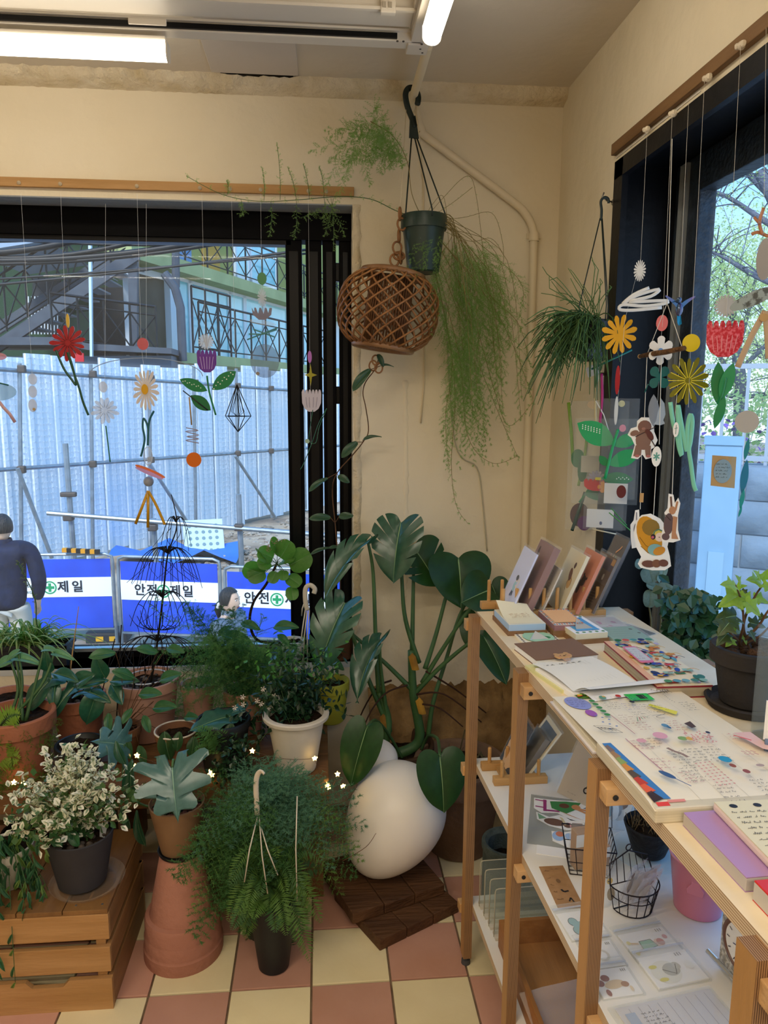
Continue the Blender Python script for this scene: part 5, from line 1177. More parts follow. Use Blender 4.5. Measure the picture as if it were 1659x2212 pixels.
def leafM(J,Tp,wf,nrm=(0,-.8,.6),roll=0):
    """matrix that lays a unit leaf from junction J to tip Tp, width = wf * length"""
    J,Tp=Vector(J),Vector(Tp);y=Tp-J;L=y.length;y.normalize();z=Vector(nrm);z-=y*z.dot(y);z.normalize();x=y.cross(z)
    if roll:q=Quaternion(y,roll);x=q@x;z=q@z
    return frame(J,x*L*wf,y*L,z*L)
def stem(pts,r0,r1,m,parent,name='stem',n=7,k=5):
    P=spl(pts,k);N=len(P)
    return MB().tube(P,[r0+(r1-r0)*i/(N-1)for i in range(N)],n).obj(name,m,parent,smooth=2)
G=np.random.default_rng(5)
def unit(a):return a/np.maximum(np.linalg.norm(a,axis=-1,keepdims=True),1e-9)
def needles(nb,P,D,L,w):
    """one slim triangle per point"""
    P,D=np.asarray(P,float),unit(np.asarray(D,float));n=len(P)
    s_=unit(np.cross(D,G.normal(size=(n,3))));L=np.broadcast_to(np.asarray(L,float).reshape(-1,1)if np.ndim(L)else L,(n,1));w=np.broadcast_to(w,(n,1))
    nb.tris(np.stack([P-s_*w,P+s_*w,P+D*L],1))
def resample(pts,n):
    p=np.array([tuple(q)for q in pts],float);d=np.r_[0,np.cumsum(np.linalg.norm(np.diff(p,axis=0),axis=1))];t=np.linspace(0,d[-1],n)
    return np.stack([np.interp(t,d,p[:,i])for i in range(3)],1)
def feathery(nb,pts,nbr,bl,nl,per=6,k=8,start=.15,droop=-.4,w=.00045,flat=None,taper=True):
    """stem with side branchlets carrying clusters of fine needles"""
    S_=resample(pts,nbr);t=np.linspace(0,1,nbr);tan=unit(np.gradient(S_,axis=0))
    sel=t>=start;S_,tan,t=S_[sel],tan[sel],t[sel];n=len(S_)
    if n<2:return
    d=G.normal(size=(n,3))
    if flat is not None:
        f=np.asarray(flat,float);side=unit(np.cross(tan,f));d=side*np.where(np.arange(n)%2,1,-1)[:,None]+tan*.7+G.normal(size=(n,3))*.12
    else:d=d-tan*(d*tan).sum(1,keepdims=True);d=unit(d)+tan*.5;d[:,2]+=droop
    d=unit(d);ln=bl*(np.sin(np.pi*np.clip(.12+.85*t,0,1))**.6 if taper else np.ones(n))*G.uniform(.6,1.15,n)
    q=np.linspace(0.08,1,k)
    B=S_[:,None]+d[:,None]*(ln[:,None,None]*q[None,:,None]);B[...,2]+=(droop*.35*ln[:,None]*q[None]**2)
    for a in range(k-1):
        e=B[:,a+1]-B[:,a];nrm=unit(np.cross(e,G.normal(size=e.shape)));nb.tris(np.stack([B[:,a]-nrm*w,B[:,a]+nrm*w,B[:,a+1]],1))
    Pn=np.repeat(B.reshape(-1,3),per,0);Dn=G.normal(size=Pn.shape);bd_=np.repeat(np.repeat(d,k,0),per,0);Dn=unit(Dn)+bd_*.7
    if flat is not None:Dn-=np.asarray(flat,float)*(Dn@np.asarray(flat,float))[:,None]*.75
    needles(nb,Pn,Dn,G.uniform(.6,1.1,len(Pn))*nl,w)
def pinnate(nb,pts,n,ll,w,nrm=(0,-.3,1),droop=.2,shape=.7):
    """fern frond: opposite leaflets, each a slim lozenge of two triangles"""
    S_=resample(pts,n);tan=unit(np.gradient(S_,axis=0));t=np.linspace(0,1,n);f=np.asarray(nrm,float)
    sd=unit(np.cross(tan,f))
    for s_ in(-1,1):
        d=unit(sd*s_+tan*.45+G.normal(size=(n,3))*.12);d[:,2]-=droop;L=ll*np.sin(np.pi*np.clip(.1+.88*t,0,1))**shape
        m_=S_+d*(L*.4)[:,None];e=S_+d*L[:,None];wv=tan*(w*np.minimum(1,L/ll+.3))[:,None]
        nb.tris(np.stack([S_,m_-wv,e],1));nb.tris(np.stack([S_,e,m_+wv],1))
def smallleaves(nb,P,D,L,w,up=(0,0,1),fold=.25):
    P,D=np.asarray(P,float),unit(np.asarray(D,float));n=len(P);up=np.broadcast_to(np.asarray(up,float),(n,3));s_=unit(np.cross(D,up+G.normal(size=(n,3))*.35));nn=unit(np.cross(s_,D))
    L=np.broadcast_to(L,(n,))[:,None];w=np.broadcast_to(w,(n,))[:,None]
    m1,m2,e,c1,c2=P+D*L*.42+s_*w+nn*w*fold,P+D*L*.42-s_*w+nn*w*fold,P+D*L,P+D*L*.78+s_*w*.62+nn*w*fold*.6,P+D*L*.78-s_*w*.62+nn*w*fold*.6
    nb.tris(np.stack([P,m1,e],1));nb.tris(np.stack([P,e,m2],1));nb.tris(np.stack([m1,c1,e],1));nb.tris(np.stack([m2,e,c2],1))
def arcpath(a,b,sag,n=10,side=(0,0,0)):
    a,b,side=Vector(a),Vector(b),Vector(side);return[a.lerp(b,t)+Vector((0,0,sag*4*t*(1-t)))+side*(4*t*(1-t))for t in[i/n for i in range(n+1)]]
L_mon=leafmat('leaf_monstera','#2a5140','#35624c',.27,.75,.14)  # blade colour bluer and lighter, standing in for window sheen
L_mon_d=leafmat('leaf_monstera_dark','#1c4020','#234c26',.42,.45,.2)
L_phi=leafmat('leaf_philodendron','#33604f','#2a5245',.30,.6,.12)
L_rib=mat('leaf_rib','#7fa071',.5,.3);L_stem=mat('stem_green','#33542b',.5,.4,var=(9,'#46683a'));L_stemb=mat('stem_brown','#4a3524',.8,.2,var=(14,'#6a4c33'))
L_bright=leafmat('leaf_bright','#4f8a3c','#5f9c48',.45,.4,.35);L_dark=leafmat('leaf_dark','#18331f','#21422a',.32,.55,.15)
L_fern=leafmat('fern_green','#5f8a50','#6c985c',.6,.3,.35);L_fernd=leafmat('fern_deep','#2c5a34','#376a40',.6,.3,.3);L_fernb=leafmat('fern_blue','#4c785f','#5a866c',.55,.35,.25)
L_hang=leafmat('fern_hanging','#86a468','#94b274',.6,.3,.4)
terra=mat('terracotta','#a86c50',.8,.2,var=(5,'#985c42',.3,.7),bump=(60,.2));terra_p=mat('terracotta_pink','#b07c68',.8,.2,var=(6,'#a06e5a',.3,.7),bump=(60,.2))
# ================================================================== bench, crate, planks
bw_=woodmat('bench_wood','#7c5836','#624428',2.5,(1,9,9));ZB=.385
be=thing('plant_bench',(-.8,2.15,0),'low brown wooden bench carrying the potted plants under the window','bench')
for y0,y1 in((1.935,2.075),(2.08,2.22),(2.225,2.375)):MB().bb(-1.7,.017,y0,y1,ZB-.07,ZB,bev=.003).obj('plank',bw_,be)
for x in(-1.5,-.62,-.03):
    for y in(1.99,2.32):MB().bb(x-.03,x+.03,y-.03,y+.03,0,ZB-.07).obj('leg',bw_,be)
cw=woodmat('crate_pine','#b58c5e','#9f7648',2.2,(1,8,8));cwt=woodmat('crate_top','#856038','#6b4a2a',2.2,(8,1,8),.45)
cr=thing('wooden_crate',(-.75,1.75,0),'upturned slatted pine crate on the floor holding the white leaved shrub','crate')
CX0,CX1,CY0,CY1,CZ=-1.02,-.502,1.60,1.93,.255
for z0,z1 in((.185,.25),(.10,.165),(.0,.082)):
    if z0>.01:MB().bb(CX0,CX1,CY0,CY0+.012,z0,z1,bev=.002).obj('slat',cw,cr)
    else:
        out=[(CX0,0),(CX1,0),(CX1,.082),(-.60,.082),(-.615,.066),(-.685,.066),(-.70,.082),(CX0,.082)]
        MB().prism(out,-.012,0,T(0,CY0,0)@frame((0,0,0),(1,0,0),(0,0,1),(0,-1,0))).obj('slat',cw,cr)
    MB().bb(CX1-.012,CX1+.0,CY0+.012,CY1,z0,z1,bev=.002).obj('slat',woodmat('crate_side','#9c744a','#835f3a',2.2,(8,1,8)),cr)
    MB().bb(CX0,CX1,CY1-.012,CY1,z0,z1).obj('slat',cw,cr)
for x in(CX1-.035,CX0+.012):
    for y in(CY0+.013,CY1-.035):MB().bb(x,x+.022,y,y+.022,.002,.245).obj('corner_post',cw,cr)
n_=5;ww=(CX1-CX0)/n_
for i in range(n_):MB().bb(CX0+ww*i+.001,CX0+ww*(i+1)-.001,CY0+.001,CY1-.001,.2505,.262,bev=.0015).obj('top_board',cwt,cr)
for x in(-.52,-.58):MB().lathe([(.003,0),(.003,.0006)],T(x,CY0+.02,.262),8).obj('screw',chrome,cr)
pkw=woodmat('deck_wood','#5f4028','#4a301e',2.5,(1,9,9),.6,.4)
def deck(pB,pC,pA,z0,z1,label,dx,dy):
    M,w,h=sheet(at(*pB,Z=z1),at(*pC,Z=z1),at(*pA,Z=z1));M=T(0,0,z0-z1)@M;t=thing('deck_tile',M.translation,label,'tile');w,h=dx,dy
    for i in range(3):MB().bb(w*i/3+.001,w*(i+1)/3-.001,0,h,0,z1-z0-.001*(i%2),M=M,bev=.003).obj('board',pkw,t)
    return M
deck((820,2032),(995,1947),(766,1990),.0,.032,'lower dark wooden deck tile lying on the floor under the white egg',.27,.24)
deck((761,1975),(968,1907),(730,1924),.033,.065,'upper dark wooden deck tile directly under the white egg',.29,.25)
# egg shaped floor lamps
eggm=mat('egg_white','#e8e4de',.38,.4,sub=.05)
def egg(c,r_,L,tilt,az,label):
    t=thing('egg_lamp',c,label,'lamp');pr=[]
    for i in range(33):
        a=pi*i/32;z=-cos(a);pr.append((max(1e-5,sin(a)*(1+.17*z)),z))
    M=T(c)@RZ(az)@RY(tilt)@S(r_,r_,L)
    MB().lathe(pr,M,48,0,False).obj('shell',eggm,t,smooth=2);q=M@Vector((0,0,-1))
    return t
p=at(848,1772,Y=1.97);EG=p.copy();egg(p,.138,.172,.55,.25,'large matt white egg shaped lamp standing on the deck tiles')
p=at(812,1650,Y=2.09);egg(p,.065,.075,.1,0,'smaller white egg shaped lamp half hidden behind the large one')
# ================================================================== monstera
MPX=(.235,2.27,0)
mo=pot('monstera',MPX,.095,.125,.32,mat('pot_umber','#4a3423',.8,.2,var=(6,'#3a281a')),'large split-leaf monstera in a brown pot behind the white egg',rim=.008,rh=.04,cat='potted plant')
A_=lambda x,y,Y:at(x,y,Y=Y)
base=Vector((.235,2.27,.28))
stem([(.225,2.27,.27),A_(905,1600,2.27),A_(893,1500,2.27),A_(888,1405,2.27)],.020,.011,L_stem,mo,'trunk',9)
stem([(.19,2.25,.27),A_(838,1560,2.25),A_(818,1495,2.25)],.017,.010,L_stem,mo,'trunk',9)
for q,k in(((897,1425),.02),((912,1520),.02),((834,1555),.018)):
    c_=A_(*q,2.255);MB().strip([[(c_.x-.012+.024*i/4-k*j/6*.6,c_.y-.012-.006*sin(pi*i/4),c_.z-.03+.06*j/6*(1-.25*abs(i-2)/2))for i in range(5)]for j in range(7)]).obj('dry_sheath',mat('sheath','#b5862f',.7,.2,var=(9,'#6d4a22')),mo,smooth=2)
mleaf={}
ML=lambda seed,spl_,**k:leafmesh('monstera_leaf',k.pop('m',L_mon),HEART,spl_,seed=seed,rib=L_rib,**k)
m_split=ML(1,(.34,.47,.60,.73),gap=.034,s0=.48,fold=.30,curl=.55)
m_split2=ML(2,(.40,.52,.64),gap=.035,s0=.5,fold=.5,curl=.7,wave=.05)
m_dark=ML(3,(.55,.68),gap=.04,s0=.4,fold=.2,curl=.5,m=L_mon_d)
m_heart=ML(4,(),fold=.22,curl=.45,m=L_mon_d,wave=.02)
lv=[
    (m_split,(745,1302),2.24,(668,1448),2.14,.66,(-.35,-.75,.6)),
    (m_split2,(792,1172),2.26,(668,1268),2.16,.40,(-.5,-.45,.75)),
    (m_split,(866,1128),2.28,(838,1254),2.18,.86,(-.35,-.75,.6)),
    (m_dark,(896,1186),2.34,(955,1262),2.28,1.25,(.25,-.85,.45)),
    (m_heart,(990,1206),2.30,(1004,1312),2.22,1.32,(.15,-.95,.3)),
    (m_heart,(1058,1274),2.20,(1002,1296),2.14,1.35,(-.2,-.9,.45)),
    (m_heart,(1062,1262),2.32,(1092,1330),2.28,1.0,(.1,-1,.3)),
    (m_heart,(1030,1330),2.26,(1012,1400),2.2,.9,(-.3,-.9,.3)),
    (m_heart,(1045,1375),2.20,(1104,1472),2.10,.68,(.3,-.9,.3)),
    (m_split2,(822,1382),2.20,(740,1492),2.06,.46,(-.6,-.4,.7)),
    (m_heart,(792,1572),1.99,(748,1708),1.94,.66,(-.3,-.9,.35)),
    (m_heart,(950,1634),1.86,(966,1764),1.80,.92,(.1,-.95,.35)),
]
for me,j,jy,tpx,ty,wf,nr in lv:
    place('leaf',me,leafM(A_(*j,jy),A_(*tpx,ty),wf,nr),mo)
P_=[[(795,1172,2.26),(806,1240,2.27),(812,1400,2.26),(818,1500,2.25)],[(866,1145,2.30),(868,1250,2.29),(876,1340,2.28),(905,1432,2.27)],[(894,1190,2.33),(892,1300,2.31),(890,1410,2.28)],
      [(990,1206,2.31),(968,1272,2.31),(942,1370,2.29),(918,1445,2.27)],[(1056,1276,2.21),(1010,1322,2.24),(950,1412,2.26),(912,1475,2.27)],[(1045,1375,2.21),(1010,1392,2.22),(950,1442,2.25),(892,1502,2.27)],
      [(1060,1264,2.32),(1002,1310,2.31),(962,1430,2.29),(935,1520,2.27),(925,1590,2.27)],[(745,1305,2.24),(752,1340,2.24),(785,1440,2.24),(832,1555,2.25)],[(738,1350,2.27),(790,1395,2.27),(840,1440,2.27),(892,1492,2.27)],
      [(820,1385,2.20),(822,1440,2.22),(832,1520,2.24),(842,1580,2.25)],[(792,1572,1.99),(812,1556,2.10),(842,1590,2.22),(870,1640,2.25)],[(950,1634,1.86),(945,1596,2.0),(925,1590,2.2),(910,1620,2.25)]]
for k,pp_ in enumerate(P_):stem([A_(x,y,Y)for x,y,Y in pp_],.0045,.0085 if k<10 else .005,L_stem,mo,'petiole')
for pp_ in([(920,1450,2.26),(985,1490,2.28),(1050,1540,2.3)],[(900,1500,2.26),(960,1500,2.22),(1040,1560,2.2)],[(880,1480,2.25),(830,1500,2.22),(790,1560,2.2),(775,1640,2.2)],[(845,1470,2.25),(810,1490,2.3),(770,1570,2.33),(760,1660,2.33)],[(905,1520,2.25),(950,1530,2.2),(1000,1570,2.18)]):
    stem([A_(*q[:2],q[2])for q in pp_],.0035,.002,mat('aerial_root','#3b261c',.8,.2),mo,'aerial_root',6)
# big clay planter behind the shelf
wp=pot('clay_planter',(.44,2.18,0),.10,.135,.30,mat('clay_old','#7d6450',.85,.2,var=(5,'#6a5342',.3,.7),bump=(40,.3)),'weathered brown clay planter of dry stalks between egg and shelf',rim=.012,rh=.07,cat='pot',fill=.88)
mb=MB()
for i in range(26):
    a=rnd.uniform(0,6.28);k=.10*math.sqrt(rnd.random());mb.tube([(k*cos(a),k*sin(a),.26),(k*cos(a)+rnd.uniform(-.05,.05),k*sin(a)+rnd.uniform(-.05,.05),.26+rnd.uniform(.02,.11))],.004*rnd.random()+.001,5,WM[wp])
mb.obj('dry_stalk',mat('stalk_dry','#4d4528',.9),wp,kind='stuff',smooth=2)
# ================================================================== pots of the bench, back to front
def ppx(px,py,Y,z):q=at(px,py,Y=Y);return(q.x,Y,z)
cream_pot=mat('pot_cream','#cfc8ba',.6,.3,var=(6,'#bdb5a6'));black_pot=mat('pot_black','#15181a',.5,.4);pinkpot=mat('pot_blush','#b98f7c',.7,.2,var=(6,'#a87c68'));umber=mat('pot_brown','#6d4a33',.75,.2)
pebble=mat('pebble_white','#cfc8ba',.6,.3,var=(40,'#a59c8c'));lava=mat('stone_red','#7a4a3c',.95,.1,var=(60,'#93604e'),bump=(150,1));greyst=mat('stone_grey','#4e4a46',.9,.1,var=(50,'#6d6862'))
pA=pot('bench_pot',ppx(40,1600,2.03,ZB),.072,.094,.185,terra,'large mossy terracotta pot at the left end of the bench',rim=.008,rh=.045,cat='potted plant')
pB=pot('bench_pot',ppx(172,1560,2.22,ZB),.060,.074,.155,terra,'terracotta pot of a finger-leaved philodendron with black trellis',rim=.007,rh=.035,cat='potted plant',stones=(30,.008,greyst))
pC=pot('bench_pot',ppx(320,1560,2.25,ZB),.075,.095,.19,pinkpot,'wide blush pot with white rim below the wiry black plant',rim=.006,rh=.03,cat='potted plant',stones=(40,.008,greyst))
pD=pot('bench_pot',ppx(430,1560,2.27,ZB),.040,.050,.16,pinkpot,'small blush pot topped with white pebbles',rim=.004,rh=.02,stones=(50,.006,pebble))
pE=pot('bench_pot',ppx(382,1600,2.03,ZB),.042,.056,.115,umber,'brown pot with a white rim and yellow band in mid bench',rim=.004,rh=.02,cat='potted plant')
MB().tube([WM[pE]@Vector((.060*cos(a),.060*sin(a),.1155))for a in[i*2*pi/32 for i in range(32)]],.0028,6,closed=True).obj('white_rim',cream_pot,pE,smooth=2)
MB().tube([WM[pE]@Vector((.0505*cos(a),.0505*sin(a),.072))for a in[i*2*pi/32 for i in range(32)]],.0016,6,closed=True).obj('yellow_band',C('#b99a2e'),pE,smooth=2)
pF=pot('bench_pot',ppx(484,1600,2.02,ZB),.058,.072,.15,black_pot,'tall black pot in mid bench with ferns and a blue green leaf',rim=.005,rh=.02,cat='potted plant')
pG=pot('jasmine',ppx(640,1600,2.00,ZB),.056,.082,.17,cream_pot,'cream flared pot of dark leaved jasmine at the bench end',rim=.012,rh=.012,cat='potted plant',fill=.9)
pH=pot('bench_pot',ppx(714,1550,2.31,ZB),.045,.058,.14,mat('pot_lime','#a9a634',.6,.3,var=(8,'#95922c')),'lime yellow pot behind the cream jasmine pot',rim=.005,rh=.03,cat='pot')
pI=pot('bench_pot',ppx(172,1600,2.00,ZB),.045,.062,.10,black_pot,'shallow black pot just behind the white leaved shrub',rim=.005,rh=.015,cat='pot')
pJ=pot('bench_pot',ppx(20,1520,2.24,ZB),.06,.075,.15,terra_p,'pinkish terracotta pot at the back left of the bench',rim=.006,rh=.03,cat='pot')
pK=pot('bench_pot',ppx(628,1620,2.25,ZB),.05,.065,.13,terra,'terracotta pot glimpsed between the black pot and the cream pot',rim=.006,rh=.03,cat='pot')
# window sill
ZS=.535
woodp=woodmat('pot_wood','#7a5236','#5e3b25',3,(9,9,1))
kp=pot('wooden_pot',(at(735,1400,Y=2.49).x,2.49,ZS),.040,.043,.085,woodp,'round brown wooden pot on the sill against the window jamb',lip=False)
MB().tube([WM[kp]@Vector((-.006+.011*cos(a)*(1-a/14),-.0435,.022+.011*sin(a)*(1-a/14)))for a in[i*.4 for i in range(28)]],.0012,5).obj('spiral_mark',C('#2c1a10'),kp,smooth=2)
sp_=thing('spider_plant',(-.93,2.42,ZS),'variegated spider plant in a dark trough on the sill, far left','potted plant')
sx0,sx1=-1.12,at(138,1400,Y=2.45).x
tr_=[(sx0,2.47),(sx1,2.47),(sx1,2.57),(sx0,2.57)]
mb=MB();dk=mat('trough_dark','#23262b',.5,.4)
mb.bb(sx0,sx1,2.465,2.472,ZS,ZS+.075).bb(sx0,sx1,2.548,2.555,ZS,ZS+.075).bb(sx0,sx0+.007,2.472,2.548,ZS,ZS+.075).bb(sx1-.007,sx1,2.472,2.548,ZS,ZS+.075).bb(sx0,sx1,2.465,2.555,ZS,ZS+.006)
mb.obj('trough',dk,sp_);MB().bb(sx0-.006,sx1+.006,2.459,2.466,ZS+.062,ZS+.078,bev=.002).bb(sx1,sx1+.006,2.459,2.558,ZS+.062,ZS+.078).obj('trough_rim',dk,sp_,kind='stuff');MB().bb(sx0+.007,sx1-.007,2.472,2.548,ZS+.01,ZS+.06).obj('soil',MATS['soil_3a2a1c'],sp_)
Lsp,Lsp2=leafmat('blade_green','#64904c','#729e58',.5,.4,.35),leafmat('blade_cream','#b9c08e','#a9b47c',.5,.4,.35)
def blades(parent,c,n,L0,L1,w,m1,m2,spread=1.0,bias=(0,0,0),seed=2,sag=1.0,name='blade'):
    r=random.Random(seed)
    for k in range(n):
        a=r.uniform(0,2*pi);L=r.uniform(L0,L1);el=r.uniform(.5,1.35);d=Vector((cos(a)*cos(el)*spread,sin(a)*cos(el)*spread*.7,sin(el)))+Vector(bias);p0=Vector(c)+Vector((r.uniform(-.05,.05)*spread,r.uniform(-.02,.02),0));rows,rows2=[],[]
        sd=Vector((-d.y,d.x,0));sd=sd.normalized()if sd.length>.01 else Vector((1,0,0))
        for i in range(10):
            t=i/9;q=p0+d*L*t+Vector((0,0,-sag*L*.75*t*t));ww_=w*(1-t**2.2)*(.5+.5*min(1,t*5))
            rows.append([q-sd*ww_,q+Vector((0,0,-ww_*.4)),q+sd*ww_]);rows2.append([q-sd*ww_*.45+Vector((0,0,.0006)),q+Vector((0,0,-ww_*.4+.0006)),q+sd*ww_*.45+Vector((0,0,.0006))])
        b=MB().strip(rows);b.mi=[0]*len(b.f);b.strip(rows2,mi=1);b.obj(name,[m1,m2],parent,smooth=2)
blades(sp_,(at(60,1380,Y=2.5).x,2.50,ZS+.06),90,.16,.34,.0065,Lsp,Lsp2,1.0,seed=4)
blades(sp_,(at(20,1380,Y=2.5).x,2.50,ZS+.06),40,.15,.30,.0065,Lsp2,Lsp,1.0,seed=9)
# tall seed spike
fs=stem([(-.93,2.50,ZS+.05),A_(80,1350,2.48),A_(75,1290,2.47),A_(38,1215,2.45)],.0022,.0015,L_stem,sp_,'flower_spike');nb=NB();feathery(nb,[A_(76,1300,2.47),A_(60,1255,2.46),A_(38,1212,2.45)],26,.016,.006,5,4,0,0,.0009);nb.obj('seed_head',leafmat('seed_grey','#7d8a66','#6b7a58',.7,.2,.2),sp_,kind='stuff')
# pilea: round leaves on a bent brown stem
pi_=pot('pilea',(at(632,1430,Y=2.49).x,2.49,ZS),.030,.040,.07,mat('pot_white','#d3d2ce',.4,.4),'round leaved pilea on a bent dark stem in a small white sill pot',rim=.003,rh=.02,cat='potted plant')
q0=WM[pi_]@Vector((0,0,.06))
stem([q0,A_(560,1385,2.45),A_(540,1345,2.44),A_(548,1300,2.44),A_(575,1262,2.44),A_(598,1218,2.44)],.005,.0045,mat('bark_dark','#33221a',.85,.2,bump=(90,1)),pi_,'stem',8)
Lpi=leafmat('leaf_pilea','#5f8f3f','#4f7f35',.4,.5,.4)
rm=leafmesh('pilea_leaf',Lpi,ROUND,fold=.12,curl=.35,wave=.015,rib=L_rib)
top_=A_(598,1218,2.44)
for(x,y,tx,ty,nr)in((606,1205,625,1172,(.2,-.8,.5)),(625,1222,668,1198,(.2,-.9,.3)),(590,1205,560,1190,(-.2,-.8,.5)),(585,1215,558,1218,(-.3,-.9,.4)),(572,1235,536,1248,(-.2,-.95,.2)),(570,1240,527,1228,(-.6,-.7,.2)),(600,1190,590,1165,(0,-.6,.8)),(612,1232,612,1252,(.1,-.8,.5)),(622,1245,648,1262,(.3,-.85,.4)),(630,1268,632,1295,(.1,-.95,.2)),(606,1215,632,1205,(.1,-.4,.9)),(596,1235,585,1258,(-.1,-.8,.5)),(572,1205,552,1190,(-.7,-.6,.3))):
    J,Tp_=A_(x,y,2.43),A_(tx,ty,2.40);stem([top_,(top_+J)/2+Vector((0,-.006,.006)),J],.0012,.001,L_stem,pi_,'petiole',5,3);place('leaf',rm,leafM(J,Tp_,.95,nr),pi_)
nb=NB()
for k in range(4):feathery(nb,[top_,A_(590-8*k,1190,2.42),A_(572+14*k,1166,2.40)],14,.012,.004,3,4,.5,0,.0008)
nb.obj('flower_spray',mat('spray_pink','#b98d86',.7),pi_,kind='stuff')
# wiry black plant: a bare stem with tiers of drooping twigs and a wire hoop in the blush pot
wy=thing('wiry_plant',WM[pC].translation+Vector((0,0,.165)),'tall bare black plant with tiers of drooping wiry twigs','plant')
bk_=mat('twig_black','#17130f',.6,.3);c0=WM[pC].translation+Vector((.012,0,.165));Yw=c0.y-.02
stem([c0,A_(338,1400,Yw),A_(352,1290,Yw),A_(362,1200,Yw),A_(382,1135,Yw),A_(370,1068,Yw)],.0042,.0012,bk_,wy,'stem',7)
r=random.Random(31)
for(x,y,n,lx,dz)in((362,1195,18,75,78),(380,1128,7,42,70),(350,1290,10,80,80),(340,1385,20,110,70),(342,1360,12,70,-40)):
    for k in range(n):
        t=-1+2*(k+.5)/n+r.uniform(-.1,.1);x1=x+lx*t;dy=r.uniform(-.07,.07);up=dz*.35 if dz>0 else 0
        pts=[A_(x,y,Yw),A_(x+lx*t*.35,y-up*.6*(1-.3*abs(t)),Yw+dy*.4),A_(x+lx*t*.75,y-up*.2+dz*.25,Yw+dy*.8),A_(x1,y+dz*r.uniform(.7,1.05),Yw+dy)]
        stem(pts,.0017,.0009,bk_,wy,'twig',4,5)
        if k%2==0:j_=Vector(pts[2]);stem([j_,j_+Vector((r.uniform(-.03,.03),r.uniform(-.02,.02),-.02)),j_+Vector((r.uniform(-.05,.05),r.uniform(-.03,.03),-.05-.02*r.random()))],.0012,.0007,bk_,wy,'twig',4,4)
hp=thing('wire_hoop',WM[pC].translation+Vector((0,0,.17)),'black and white wire hoop support standing in the blush pot','plant support')
hc=at(318,1462,Y=2.24);MB().tube([hc+Vector((.062*cos(a),.062*sin(a),0))for a in[i*2*pi/36 for i in range(36)]],.0022,6,closed=True).obj('hoop',mat('hoop_white','#c9ccd0',.4),hp,smooth=2)
for a in(.3,1.9,3.4,4.3,5.2):MB().tube([hc+Vector((.062*cos(a),.062*sin(a),.10)),hc+Vector((.060*cos(a),.06*sin(a),-.06))],.0015,5).obj('wire_leg',bk_,hp);MB().ball(hc+Vector((.062*cos(a),.062*sin(a),0)),.005,n=6).obj('tie',bk_,hp)
# philodendron with finger lobes in the terracotta pot
Lph=leafmat('leaf_finger','#24503c','#2e5f48',.28,.6,.15)
pm1=leafmesh('finger_leaf',Lph,[(0,0),(.30,-.16),(.48,-.10),(.22,.12),(.30,.4),(.22,.72),(0,1)],fold=.25,curl=.7,rib=L_rib,seed=5);pm2=leafmesh('lance_leaf',Lph,LANCE,fold=.3,curl=.8,rib=L_rib,seed=6)
cB=WM[pB].translation+Vector((0,0,.14))
for me,j,t,wf,nr in((pm1,(112,1465),(35,1535),.8,(-.1,-.6,.8)),(pm1,(120,1470),(112,1528),.7,(.2,-.9,.4)),(pm2,(108,1452),(90,1425),.5,(0,-.8,.6)),(pm2,(112,1455),(158,1452),.4,(0,-.5,.9)),(pm1,(160,1485),(80,1560),.55,(-.3,-.6,.7)),(pm2,(215,1480),(180,1575),.50,(.2,-.9,.3)),(pm2,(235,1470),(168,1470),.36,(0,-.6,.8)),(pm2,(228,1465),(205,1432),.5,(0,-.8,.5)),(pm2,(238,1472),(282,1458),.4,(.1,-.7,.7)),(pm2,(240,1478),(262,1512),.5,(.3,-.8,.5)),(pm1,(180,1492),(232,1500),.6,(0,-.5,.9)),(pm2,(160,1480),(180,1455),.5,(0,-.8,.6))):
    J=A_(*j,2.12);place('leaf',me,leafM(J,A_(*t,2.06),wf*1.15,nr),pB)
for j in((112,1465),(160,1485),(228,1474)):stem([cB,(cB+A_(*j,2.12))/2+Vector((0,0,.03)),A_(*j,2.12)],.003,.002,L_stem,pB,'petiole')
for a,b in(((145,1560),(152,1420)),((250,1590),(262,1350)),((205,1560),(248,1380))):stem([A_(*a,2.2),A_(*b,2.2)],.0018,.0018,bk_,pB,'trellis_wire',5)
stem([A_(150,1460,2.22),A_(158,1400,2.25),A_(170,1310,2.28)],.003,.001,mat('dry_leaf','#b08a58',.7,.2),pB,'dry_leaf',5)
# succulent-stalk plant in the big terracotta pot
cA=WM[pA].translation+Vector((0,0,.155));om=leafmesh('arrow_leaf',leafmat('leaf_arrow','#55805c','#6b9a70',.4,.5,.3),HEART,fold=.3,curl=.7,rib=L_rib,seed=8)
for(x,y,tx,ty,wf,nr)in((22,1425,-14,1436,.9,(0,-.5,.9)),(34,1420,88,1424,.42,(0,-.5,.9)),(95,1402,118,1398,.6,(0,-.5,.9)),(40,1408,6,1424,.6,(0,-.4,.9)),(118,1410,158,1418,.4,(0,-.6,.8))):
    J=A_(x,y,2.10);place('leaf',om,leafM(J,A_(tx,ty,2.08),wf,nr),pA);stem([cA+Vector((rnd.uniform(-.03,.03),0,0)),(cA+J)/2+Vector((.012,0,0)),J],.0055,.003,L_stem,pA,'petiole')
nb=NB();c_=WM[pA].translation
for k in range(90):
    a=rnd.uniform(3.4,6.6);z=rnd.uniform(-.02,.17);rr_=.072+.02*(z/.18)+.005;q=c_+Vector((rr_*cos(a),rr_*sin(a),max(.005,z)));feathery(nb,[q,q+Vector((.012*cos(a),.012*sin(a),.006)),q+Vector((.02*cos(a),.02*sin(a),-.012))],7,.014,.006,4,4,0,-.3)
nb.obj('moss',leafmat('moss_green','#4f6a2c','#5f7a34',.8,.2,.2),pA,kind='stuff')
yf=NB()
